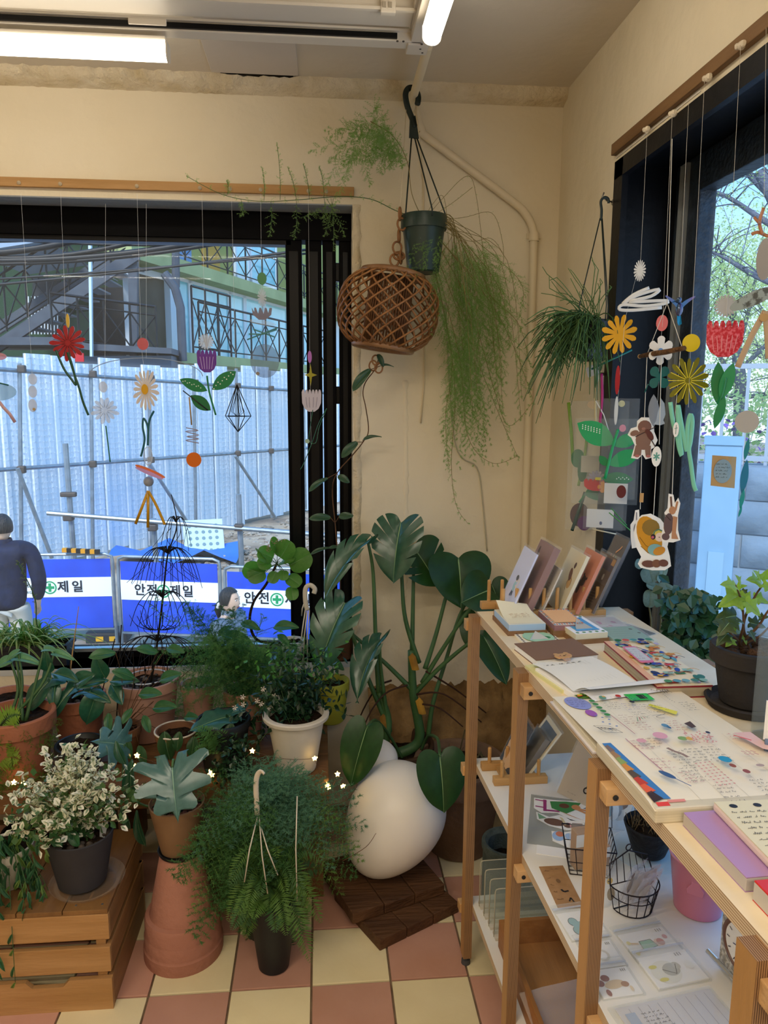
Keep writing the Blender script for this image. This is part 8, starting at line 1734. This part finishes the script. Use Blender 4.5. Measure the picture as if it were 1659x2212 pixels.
cut('girl_cutout',[(-28,62),(-10,66),(10,56),(26,36),(30,10),(28,-4),(34,-24),(38,-46),(26,-56),(0,-58),(-24,-54),(-30,-46),(-24,-30),(-36,-8),(-42,22),(-38,50)],1412,1175,[('e',-10,18,24,44,'#c98a20',.35,20),('e',-8,36,18,18,'#8a6a2a',.5),('l',[(-30,14),(-16,-4),(-4,-10)],1.4,'#8a5f14'),('l',[(-26,-6),(-10,-20),(-2,-20)],1.4,'#8a5f14'),('e',8,20,12,13,'#d8b84a'),('e',11,16,9,10,'#eac8ac'),('l',[(-2,18),(0,28),(8,33),(17,29)],3,'#5f7a5a'),('e',-2,16,5,6,'#2e2426'),('e',-3,15,3,3,'#c25a6a'),('e',4,-12,16,13,'#7fa8a0'),('e',12,-14,13,9,'#c9862c',.5),('l',[(9,16),(12,16)],1.2,'#5a3a30'),('e',-8,-44,14,8,'#6a4336'),('e',8,-42,9,9,'#7a5038'),('e',22,-40,10,8,'#6a4336')])
cut('hare_cutout',[(-8,54),(2,52),(6,34),(12,46),(17,34),(14,8),(16,-24),(22,-46),(8,-52),(-14,-52),(-18,-40),(-10,0),(-14,12),(-8,22)],1449,1120,[('l',[(-3,48),(0,24)],4,'#6a4a3c'),('l',[(11,38),(8,18)],4,'#b07a52'),('e',2,18,7,9,'#b5805a'),('e',-4,-12,10,24,'#5f4a48'),('p',[(4,6),(13,4),(12,-30),(18,-44),(4,-44)],'#b5805a'),('l',[(-12,8),(0,-4)],1.6,'#3a2a28'),('e',-8,-40,8,8,'#5f4a48')])
cut('small_hare_cutout',[(-6,40),(2,42),(4,20),(8,6),(6,-40),(-8,-44),(-12,-20),(-14,8),(-8,18)],1376,1142,[('e',-2,0,5,12,'#7a7476'),('l',[(-3,36),(-2,18)],2.5,'#8d8688')])
cut('leaf_cutout',ell(0,0,6,16),1460,928,[('l',[(0,10),(0,-10)],1.4,'#6a8a78'),('l',[(-3,2),(3,4)],1.2,'#6a8a78')])
MB().bb(-4,4,-10,10,0,1.2,M=m.F(1386,1075)).obj('paper_tag',C('#b98f5a'),m.t)
# clear bags of leaf mobiles hanging on the wall below the rhipsalis
bagm=mat('bag_wall','#f4f6f2',.08,.5,alpha=.05)
wk2=thing('wall_hook',at(1308,808,X=XR),'small steel knob hook holding the packed mobiles on the right wall','hook');q=at(1308,808,X=XR);MB().lathe([(.004,0),(.004,.014),(.009,.018),(.009,.022),(.0001,.024)],T(q)@RY(-pi/2),14).obj('knob',sil,wk2,smooth=True)
def wbag(label,x0,y0,x1,y1,dx,name='packed_mobile',nodes=()):
    b=Mob(label,((x0+x1)//2,y0),dict(X=XR-dx),name=name,cat='packed mobile');cx,cy,w,h=(x0+x1)/2,(y0+y1)/2,x1-x0,y1-y0
    M=b.F(cx,cy,.1);r=random.Random(int(x0));rows=[[(w*(i/5-.5),-h*(j/6-.5),4*sin(pi*i/5)+2*r.uniform(-1,1))for i in range(6)]for j in range(7)]
    MB().strip(rows,M).strip([[(p[0],p[1],-3)for p in row]for row in rows],M).obj('film',bagm,b.t,smooth=2);return b
b=wbag('clear bag with tall green stems and red flowers, left of the wall hook',1228,868,1350,1148,.012)
b.plate('white_card',rect(-28,-18,28,18),1284,1003,C('#cfccc2'),th=1).bars('stem',spl([(-10,60),(-2,0),(4,-60)],5),7,1236,930,acry('#7fae3a',.9)).bars('stem',spl([(10,60),(6,0),(-4,-60)],5),6,1256,990,acry('#8fb84a',.8)).plate('leaf',ell(0,0,14,20),1248,990,acry('#157a3c')).plate('leaf',ell(0,0,10,26),1258,1015,acry('#0f6a34')).plate('red_flower',tulip(56,26,6),1290,1048,acry('#c8231e')).plate('orange_flower',daisy(5,6,13),1304,1052,acry('#e08a1c')).plate('burst',daisy(14,12,20),1288,1036,acry('#a9a0a8',.8)).plate('yellow_tab',rect(-6,-3,6,3),1292,1034,acry('#d8c01c')).plate('brown_disc',ell(0,0,20,26),1252,1112,mat('acrylic_brown','#5a3a3c',.3,.5,alpha=.8)).plate('purple_disc',ell(0,0,14,16),1262,1130,acry('#5f1f6a')).bars('dark_stem',[(10,40),(-14,-46)],7,1252,1102,acry('#1c4a3c'))
b=wbag('clear bag with tag and dark pieces in front of the black window frame',1300,862,1375,1080,.02)
b.plate('round_label',ell(0,0,7,7,14),1343,872,C('#b8b48a'),th=1).plate('pink_label',ell(0,0,7,8,14),1345,925,C('#c98a96'),th=1).plate('maroon_disc',ell(0,0,10,14),1342,1062,acry('#5f1f22')).plate('white_card',rect(-24,-22,24,22),1330,1066,C('#c9c7c0'),th=1)
b=wbag('clear bag with a large green dotted leaf spray on the wall hook',1240,905,1378,1090,.03)
gl=acry('#1f9a5c');b.plate('leaf',leaf2(2,-14,-78,30,.27),1326,945,gl).art(lambda A:[A.el(-66+(i%7)*6,18+(i//7)*4-(i%7)*1.5,1.4,1.4,'#dce8da',0,6)for i in range(21)]and None).plate('leaf',leaf2(0,-18,52,6,.25),1326,945,gl).plate('leaf',leaf2(-8,-60,56,-28,.24),1326,945,gl).plate('leaf',leaf2(-10,-62,-28,-40,.3),1326,945,acry('#157a44')).bars('stalk',spl([(8,18),(-2,-24),(-14,-90)],4),6,1326,945,gl).plate('leaf',leaf2(-4,0,62,0,.22),1303,1033,acry('#157a44')).art(lambda A:[A.el(28+i*4,3*(i%2),1.2,1.2,'#dce8da',0,6)for i in range(7)]and None).plate('leaf',leaf2(0,0,66,6,.22),1262,1068,acry('#1f8a50')).bars('stalk',[(26,44),(-6,-8)],5,1258,1078,acry('#1f8a50'))
b=wbag('clear bag with a white paper label at the foot of the packed mobiles',1262,1065,1352,1145,.042)
b.plate('label_card',rect(-28,-20,28,20),1296,1120,C('#d6d4d2'),th=1).art(lambda A:A.el(2,-10,3,4,'#4a5678')).bars('grass',[(-20,10),(30,-30)],2.4,1336,1118,acry('#3f8a3a')).bars('grass',[(-10,14),(24,-22)],2.4,1330,1112,acry('#2f7a34')).bars('ribbon_end',[(-20,4),(30,-4)],3,1300,1148,acry('#cfc6a8'))
b=Mob('bundle of magenta and cream ribbons with a wooden button on the wall hook',(1298,810),dict(X=XR-.05),name='ribbon_bundle',cat='ribbon');b.bars('magenta_ribbon',spl([(0,60),(4,10),(2,-50),(4,-70)],4),6,1296,868,acry('#b02a6a')).bars('cream_ribbon',spl([(2,50),(-2,0),(2,-60)],4),5,1288,858,acry('#c9b88a')).plate('button',ell(0,0,14,9,18),1283,874,mat('button_wood','#c0a884',.6)).plate('tissue',[(-18,6),(0,16),(16,10),(8,0),(20,-12),(2,-8),(-12,-14)],1284,802,mat('tissue','#d8d2c6',.6,.2,alpha=.7)).bars('twist_tie',[(-14,30),(4,0),(16,-34)],2.2,1300,896,C('#e2ded6'))
# ================================================================== people outside
def skinned(name,pts,edges,rad_,m,parent,lev=2):
    me=bpy.data.meshes.new(name);me.from_pydata(pts,edges,[]);o=bpy.data.objects.new(name,me);COL.objects.link(o)
    sk=o.modifiers.new('s','SKIN');sk.use_smooth_shade=True
    for v,r_ in zip(me.skin_vertices[0].data,rad_):v.radius=r_ if isinstance(r_,tuple)else(r_,r_)
    me.skin_vertices[0].data[0].use_root=True
    ss_=o.modifiers.new('u','SUBSURF');ss_.levels=ss_.render_levels=lev
    dg=bpy.context.evaluated_depsgraph_get();me2=bpy.data.meshes.new_from_object(o.evaluated_get(dg));bpy.data.objects.remove(o)
    me2.transform(WM[parent].inverted());me2.materials.clear();me2.materials.append(m);me2.polygons.foreach_set('use_smooth',[True]*len(me2.polygons))
    o=newobj(name,me2,parent);return o
skin=mat('skin','#d9b49a',.55,.3,sub=.1);hairb=mat('hair_black','#0f0c0d',.4,.5,bump=(120,.6),stretch=(1,1,.1))
def person(name,H,loc,rz,label,jacket,pants,female=False,turn=0.0,tilt=0.0):
    t=thing(name,loc,label,'person',rz=rz);M=WM[t];k=H/1.72
    V=lambda x,y,z:M@Vector((x*k,y*k,z*k))
    sh=.185 if female else .215
    # body: one skin over pelvis, spine, neck, arms and legs (faces +y of the local frame)
    pts=[(0,0,.95),(0,.0,1.12),(0,-.005,1.30),(0,-.01,1.42),(0,.0,1.50),(sh,-.01,1.40),(sh+.045,-.02,1.12),(sh+.01,.10,.92),(-sh,-.01,1.40),(-sh-.045,-.02,1.12),(-sh-.01,.10,.92),(.095,0,.88),(.10,.01,.48),(.10,-.03,.09),(.10,.12,.045),(-.095,0,.88),(-.10,.01,.48),(-.10,-.03,.09),(-.10,.12,.045),(sh+.0,.14,.84),(-sh-.0,.14,.84)]
    ed=[(0,1),(1,2),(2,3),(3,4),(3,5),(5,6),(6,7),(7,19),(3,8),(8,9),(9,10),(10,20),(0,11),(11,12),(12,13),(13,14),(0,15),(15,16),(16,17),(17,18)]
    rd_=[(.11,.08),(.10,.07),(.115,.08),(.08,.06),.052,.045,.036,.034,.045,.036,.034,.07,.05,.04,.04,.07,.05,.04,.04,.028,.028]
    skinned('body',[V(*p)for p in pts],ed,[tuple(q*k for q in r_)if isinstance(r_,tuple)else r_*k for r_ in rd_],skin,t)
    jk=[(0,0,.84),(0,0,1.08),(0,-.005,1.30),(0,-.01,1.42),(sh,-.01,1.405),(sh+.05,-.02,1.12),(sh+.012,.10,.93),(-sh,-.01,1.405),(-sh-.05,-.02,1.12),(-sh-.012,.10,.93)]
    skinned('jacket',[V(*p)for p in jk],[(0,1),(1,2),(2,3),(3,4),(4,5),(5,6),(3,7),(7,8),(8,9)],[tuple(q*k for q in r_)if isinstance(r_,tuple)else r_*k for r_ in[(.175,.135),(.175,.13),(.195,.14),(.135,.10),.082,.070,.052,.082,.070,.052]],jacket,t)
    MB().lathe([(.075,1.455),(.072,1.50),(.066,1.515)],M@S(k),20,0,False).obj('collar',jacket,t,smooth=2)
    skinned('trousers',[V(*p)for p in[(0,0,1.04),(.095,0,.84),(.10,.01,.48),(.10,-.03,.10),(-.095,0,.86),(-.10,.01,.48),(-.10,-.03,.10)]],[(0,1),(1,2),(2,3),(0,4),(4,5),(5,6)],[(.165*k,.125*k),.105*k,.085*k,.07*k,.105*k,.085*k,.07*k],pants,t)
    for s_ in(-1,1):
        MB().box((0,0,0),(.095*k,.27*k,.08*k),M@T(s_*.10*k,.05*k,.045*k),bev=.03).obj('shoe',C('#2b2a2c'),t,smooth=2)
        for f in range(5):MB().tube([V(s_*(sh+.0)+s_*(-.02+.010*f),.145+(.01 if f else .02),.85),V(s_*(sh-.0)+s_*(-.022+.011*f),.165,.80+.006*abs(f-2)),V(s_*(sh-.01)+s_*(-.02+.010*f),.155,.765+.010*abs(f-2))],[.010*k,.009*k,.007*k],6).obj('finger',skin,t,smooth=2)
    HM=M@T(0,.015*k,1.60*k)@RZ(turn)@RX(tilt)@S(k)
    hd=MB();rows=[]
    for j in range(17):
        a=pi*j/16;z=-.118*cos(a);row=[]
        for i in range(24):
            b_=2*pi*i/24;w_=sin(a);fr=max(0,sin(b_));jaw=1-.28*max(0,-z/.118)*(.6+.4*(1-fr))
            x,y=.076*w_*cos(b_)*jaw,.092*w_*sin(b_)*(1-.12*max(0,-z/.118)*(1-fr))
            if fr>.9:y+=.018*math.exp(-((z+.015)/.018)**2)*((fr-.9)/.1)**2+.005*math.exp(-((z+.055)/.012)**2)
            if fr>.7 and abs(z-.012)<.02:y-=.006*(1-abs(z-.012)/.02)*(1 if abs(cos(b_))>.25 else 0)
            row.append((x,y,z))
        rows.append(row)
    hd.strip(rows,HM,close=True);hd.obj('head',skin,t,smooth=2)
    for s_ in(-1,1):
        MB().ball((s_*.030,.078,.014),.0115,HM,n=10,sq=(1,.5,.55)).obj('eye',C('#e9e4de'),t,smooth=2);MB().ball((s_*.030,.0835,.014),.0055,HM,n=8,sq=(1,.3,1)).obj('iris',C('#1d1512'),t,smooth=2)
        MB().tube([(s_*.014,.089,.032),(s_*.03,.088,.037),(s_*.046,.076,.032)],.0028,6,HM).obj('eyebrow',hairb,t,smooth=2);MB().ball((s_*.077,-.005,.0),.024,HM,n=10,sq=(.3,.6,1)).obj('ear',skin,t,smooth=2)
    MB().tube([(-.022,.083,-.055),(0,.092,-.053),(.022,.083,-.055)],.0042,6,HM).obj('mouth',C('#a85a54'),t,smooth=2)
    hr=MB();rows=[]
    for j in range(13):
        a=pi*.5*j/12*1.25;row=[]
        for i in range(28):
            b_=2*pi*i/28;fr=max(0,sin(b_));sb=sin(b_);sm_=min(1,max(0,(sb-(.2 if female else-.1))/.5));sm_=sm_*sm_*(3-2*sm_);lim=1-(.54 if female else .46)*sm_;aa=min(a,pi*.62)*lim
            row.append((.086*sin(aa)*cos(b_),.102*sin(aa)*sin(b_)-.006,.012+.118*cos(aa)))
        rows.append(row)
    hr.strip(rows,HM,close=True);hr.obj('hair',hairb,t,smooth=2)
    if female:
        MB().ball((0,-.12,-.075),.045,HM,n=12,sq=(1,.8,1.2)).tube([(0,-.10,-.04),(0,-.13,-.10),(0,-.12,-.19)],[.032,.036,.012],10,HM).obj('ponytail',hairb,t,smooth=2)
        MB().tube([(.036*cos(a),-.107+.012*sin(a),-.050+.036*sin(a))for a in[2*pi*i/14 for i in range(14)]],[.013+.004*(i%2)for i in range(14)],7,HM,closed=True).obj('scrunchie',C('#d8d4cc'),t,smooth=2)
    return t
navy=mat('jacket_navy','#131c33',.7,.2,var=(12,'#1a2542'),bump=(8,.8));greyk=mat('coat_grey','#76818e',.8,.2,var=(14,'#67727e'))
q=at(12,1112,Y=7.2);person('person',q.z-GZ-.0,(q.x-.04,7.2,GZ),.25,'man in a navy jacket seen from behind by the left barrier',navy,C('#b9b2a4'),turn=0.0)
q=at(493,1270,Y=5.9);person('person',q.z-GZ,(q.x,5.9,GZ),-1.95,'woman with tied back dark hair in a grey coat outside the window',greyk,C('#3a4250'),True,turn=.0)
# ================================================================== outside the right window
def onr(px,py,d):r_=ray(px,py);h=math.hypot(r_.x,r_.y);return CAMP+r_*(d/h)
stone=mat('stone_block','#7d8f9e',.9,.1,var=(3,'#66798a',.3,.7),bump=(9,.9),obj_var=.07)
c_=onr(1600,1200,8.0);ax=Vector((cos(-.55),sin(-.55),0));ty=Vector((-ax.y,ax.x,0));rw=thing('stone_wall',(c_.x,c_.y,GZ),'retaining wall of rough pale stone blocks outside the right window','wall',rz=-.55)
MB().bb(-3.2,5.5,.08,.5,0,2.38,M=WM[rw]).obj('core',mat('mortar','#7d8b98',.95,.1),rw)
def block(w,h,seed):
    r=random.Random(seed);rows=[]
    for j in range(5):rows.append([(w*(i/6-.5)*(1-.0*j),-.05*(1 if 0<i<6 and 0<j<4 else 0)-.035*r.random()*(1 if 0<i<6 and 0<j<4 else .2),h*(j/4-.5))for i in range(7)])
    return MB().strip(rows).bb(-w/2,w/2,0,.12,-h/2,h/2).mesh('stone',stone,smooth=2)
bms=[block(w,.325,k)for k,w in enumerate((.55,.68,.62,.75,.5))];bws=(.55,.68,.62,.75,.5)
for j in range(7):
    x=-3.2-.3*(j%2);k=j
    while x<5.4:w=bws[k%5];o=newobj('stone',bms[k%5],rw);o.location=(x+w/2,.06,.17+j*.34);x+=w+.02;k+=1
fx=MB()
fe=thing('wall_fence',WM[rw]@Vector((0,.1,2.4)),'white metal railing along the top of the stone wall','fence')
wfm2=C('#98a2ac');Mf=WM[rw]@T(0,.25,2.38)
MB().bb(-3,5.4,-.02,.02,.04,.09,M=Mf).obj('rail',wfm2,fe);MB().bb(-3,5.4,-.02,.02,.95,1.0,M=Mf).obj('rail',wfm2,fe)
bar=MB().bb(-.016,.016,-.016,.016,0,.95).mesh('bar',wfm2)
for i in range(40):place('bar',bar,Mf@T(-3+.21*i,0,0),fe)
pc=onr(1546,1200,7.3);pb=mat('pillar_blue','#86a9c2',.8,.2,var=(2,'#769ab4',.3,.7));px_=thing('concrete_post',(pc.x,pc.y,GZ),'pale blue concrete post with a recessed panel beside the stone wall','post',rz=-.55);tz=onr(1558,945,7.3).z-GZ
MB().bb(-.15,.15,-.12,.12,0,tz,M=WM[px_],bev=.01).obj('post',pb,px_);MB().bb(-.06,.07,-.135,-.115,.3,tz*.62,M=WM[px_]).obj('recess_panel',mat('post_panel','#86a8be',.8,.2),px_);MB().bb(-.16,.16,-.135,-.11,tz-.06,tz+.02,M=WM[px_]).obj('cap',pb,px_)
pa_,pb2=onr(1470,1285,6.2),onr(1533,1285,6.0);t=thing('site_barrier',(pa_.x,pa_.y,GZ),'blue barrier end seen low through the right window','barrier')
z0_,z1_=onr(1515,1330,6.1).z-.5,onr(1515,1282,6.1).z
MB().tube([Vector((pa_.x,pa_.y,GZ)),Vector((pa_.x,pa_.y,z1_)),Vector((pb2.x-.02,pb2.y,z1_)),Vector((pb2.x,pb2.y,z1_-.05)),Vector((pb2.x-.03,pb2.y,GZ))],.018,8).obj('tube_frame',galv,t,smooth=2)
MB().add([Vector((pa_.x,pa_.y,z0_)),Vector((pb2.x-.03,pb2.y,z0_)),Vector((pb2.x-.01,pb2.y,z1_-.06)),Vector((pa_.x,pa_.y,z1_-.06))],[(0,1,2,3)]).obj('blue_sheet',bluefab,t)
# trees beyond the wall
G=np.random.default_rng(44)
barkm=mat('tree_bark','#5c6170',.9,.1,var=(8,'#6a6e7c'),bump=(40,1));lf1=leafmat('tree_leaf_light','#c3cc98','#d2d8aa',.6,.3,.5);lf2=leafmat('tree_leaf_mid','#9db080','#aebd90',.6,.3,.45)  # bark paled to blue grey: haze put into its colour
def tree(label,trunk,limbs,leaf,nl,spread,d0,sz,name='tree'):
    t=thing(name,(trunk[0].x,trunk[0].y,GZ),label,'tree',group='trees beyond the stone wall')
    P=spl(trunk,6);MB().tube(P,[.16-.08*i/(len(P)-1)for i in range(len(P))],9).obj('trunk',barkm,t,smooth=2);nb=NB();mb=MB();r=random.Random(len(label))
    for L in limbs:
        Q=spl(L,6);MB().tube(Q,[.055-.042*i/(len(Q)-1)for i in range(len(Q))],7).obj('limb',barkm,t,smooth=2)
        for k in range(14):
            b=Vector(Q[r.randint(4,len(Q)-1)]);e=b+Vector((r.gauss(0,.55),r.gauss(0,.55),r.gauss(.1,.5)))*spread;tw=arcpath(b,e,.08,4);mb.tube(tw,[.012,.010,.008,.006,.004],4)
            S_=resample(tw,8);n=nl;c0=S_[G.integers(2,8,n)]+G.normal(size=(n,3))*.16*spread;smallleaves(nb,c0,G.normal(size=(n,3)),G.uniform(.6,1.1,n)*sz,G.uniform(.25,.4,n)*sz)
    mb.obj('twigs',barkm,t,smooth=2,kind='stuff');nb.obj('foliage',leaf,t,kind='stuff');return t
D_=12.5
tree('large leaning tree with dark branches and light leaves, nearest the glass',[onr(1760,1000,D_),onr(1740,700,D_),onr(1700,500,D_),onr(1640,370,D_)],[[onr(1720,520,D_),onr(1640,470,D_),onr(1560,420,D_),onr(1480,400,D_)],[onr(1690,450,D_),onr(1620,380,D_),onr(1570,330,D_-.3),onr(1500,250,D_-.3)],[onr(1700,500,D_),onr(1660,330,D_),onr(1640,200,D_),onr(1700,80,D_)],[onr(1735,640,D_),onr(1640,600,D_),onr(1570,560,D_),onr(1530,540,D_)],[onr(1740,560,D_),onr(1850,420,D_),onr(1950,300,D_)]],lf2,34,1.0,D_,.042)
D_=15
tree('light green leafy tree behind the white railing',[onr(1600,1000,D_),onr(1600,850,D_),onr(1590,740,D_)],[[onr(1600,850,D_),onr(1560,780,D_),onr(1520,700,D_),onr(1500,620,D_)],[onr(1592,760,D_),onr(1620,660,D_),onr(1640,560,D_)],[onr(1595,780,D_),onr(1580,680,D_),onr(1560,560,D_)],[onr(1598,800,D_),onr(1660,740,D_),onr(1720,680,D_)],[onr(1600,860,D_),onr(1660,850,D_),onr(1700,840,D_)],[onr(1600,860,D_),onr(1550,850,D_),onr(1500,840,D_)]],lf1,110,1.3,D_,.06)
D_=19
tree('pale yellow green tree further back on the right',[onr(1700,1000,D_),onr(1690,820,D_),onr(1690,700,D_)],[[onr(1690,760,D_),onr(1640,660,D_),onr(1600,560,D_)],[onr(1690,720,D_),onr(1720,600,D_),onr(1740,480,D_)],[onr(1692,800,D_),onr(1620,760,D_),onr(1560,760,D_)],[onr(1692,820,D_),onr(1560,640,D_),onr(1530,560,D_)],[onr(1692,820,D_),onr(1800,760,D_),onr(1900,700,D_)]],lf1,110,1.7,D_,.075)
hg=thing('flowering_hedge',(WM[rw]@Vector((1,1.2,2.0))),'green hedge dotted with purple flowers above the stone wall','hedge');nb,nf=NB(),NB();Mh_=np.array(WM[rw]);n=7000
Q=np.stack([G.uniform(-3,5.4,n),G.uniform(.6,1.8,n),2.0+G.random(n)**.7*1.1],1)@Mh_[:3,:3].T+Mh_[:3,3];smallleaves(nb,Q,G.normal(size=(n,3)),G.uniform(.05,.09,n),G.uniform(.016,.028,n));nb.obj('foliage',lf2,hg,kind='stuff')
n=700;Q=np.stack([G.uniform(-3,5.4,n),G.uniform(.5,1.4,n),2.1+G.random(n)*.7],1)@Mh_[:3,:3].T+Mh_[:3,3];smallleaves(nf,Q,G.normal(size=(n,3)),.07,.03);nf.obj('blossom',C('#7a5ab0'),hg,kind='stuff')
MB().bb(-3,5.4,.55,2.6,0,2.2,M=WM[rw]).obj('soil_bank',dirt,hg)
# ---- repeats share a group
GR={'window_mobile':'paper and acrylic mobiles hung at the windows','greeting_card':'greeting cards standing in the dowel racks','memo_pad':'memo pads on the top board','card_packet':'flat clear packets on the top board','charm_packet':'charm packets on the middle board','zip_bag':'zip bags in the half round basket','sticker_bag':'bags of cut-outs on the middle board','kraft_box':'kraft boxes in the wire basket','wire_basket':'dark wire baskets','packed_mobile':'packed mobiles on the wall hook','bench_pot':'pots on the plant bench','deck_tile':'wooden deck tiles under the egg','egg_lamp':'white egg lamps','tube_lamp':'ceiling tube lamps','light_rail':'ceiling tracks','hanging_strip':'hanging strips above the windows','card_rack':'dowel card racks','person':'people outside','floor_pot':'pots on the floor under the bench','plant_hanger':'cream plant hangers','wall_hook':'hooks on the right wall','hanging_string':'cords on the back wall','saucer':'dark saucers','notebook':'notebooks on the top board'}
for o in list(COL.objects):
    b_=o.name.split('.')[0]
    if o.parent is None and b_ in GR and 'category' in o:o['group']=GR[b_]
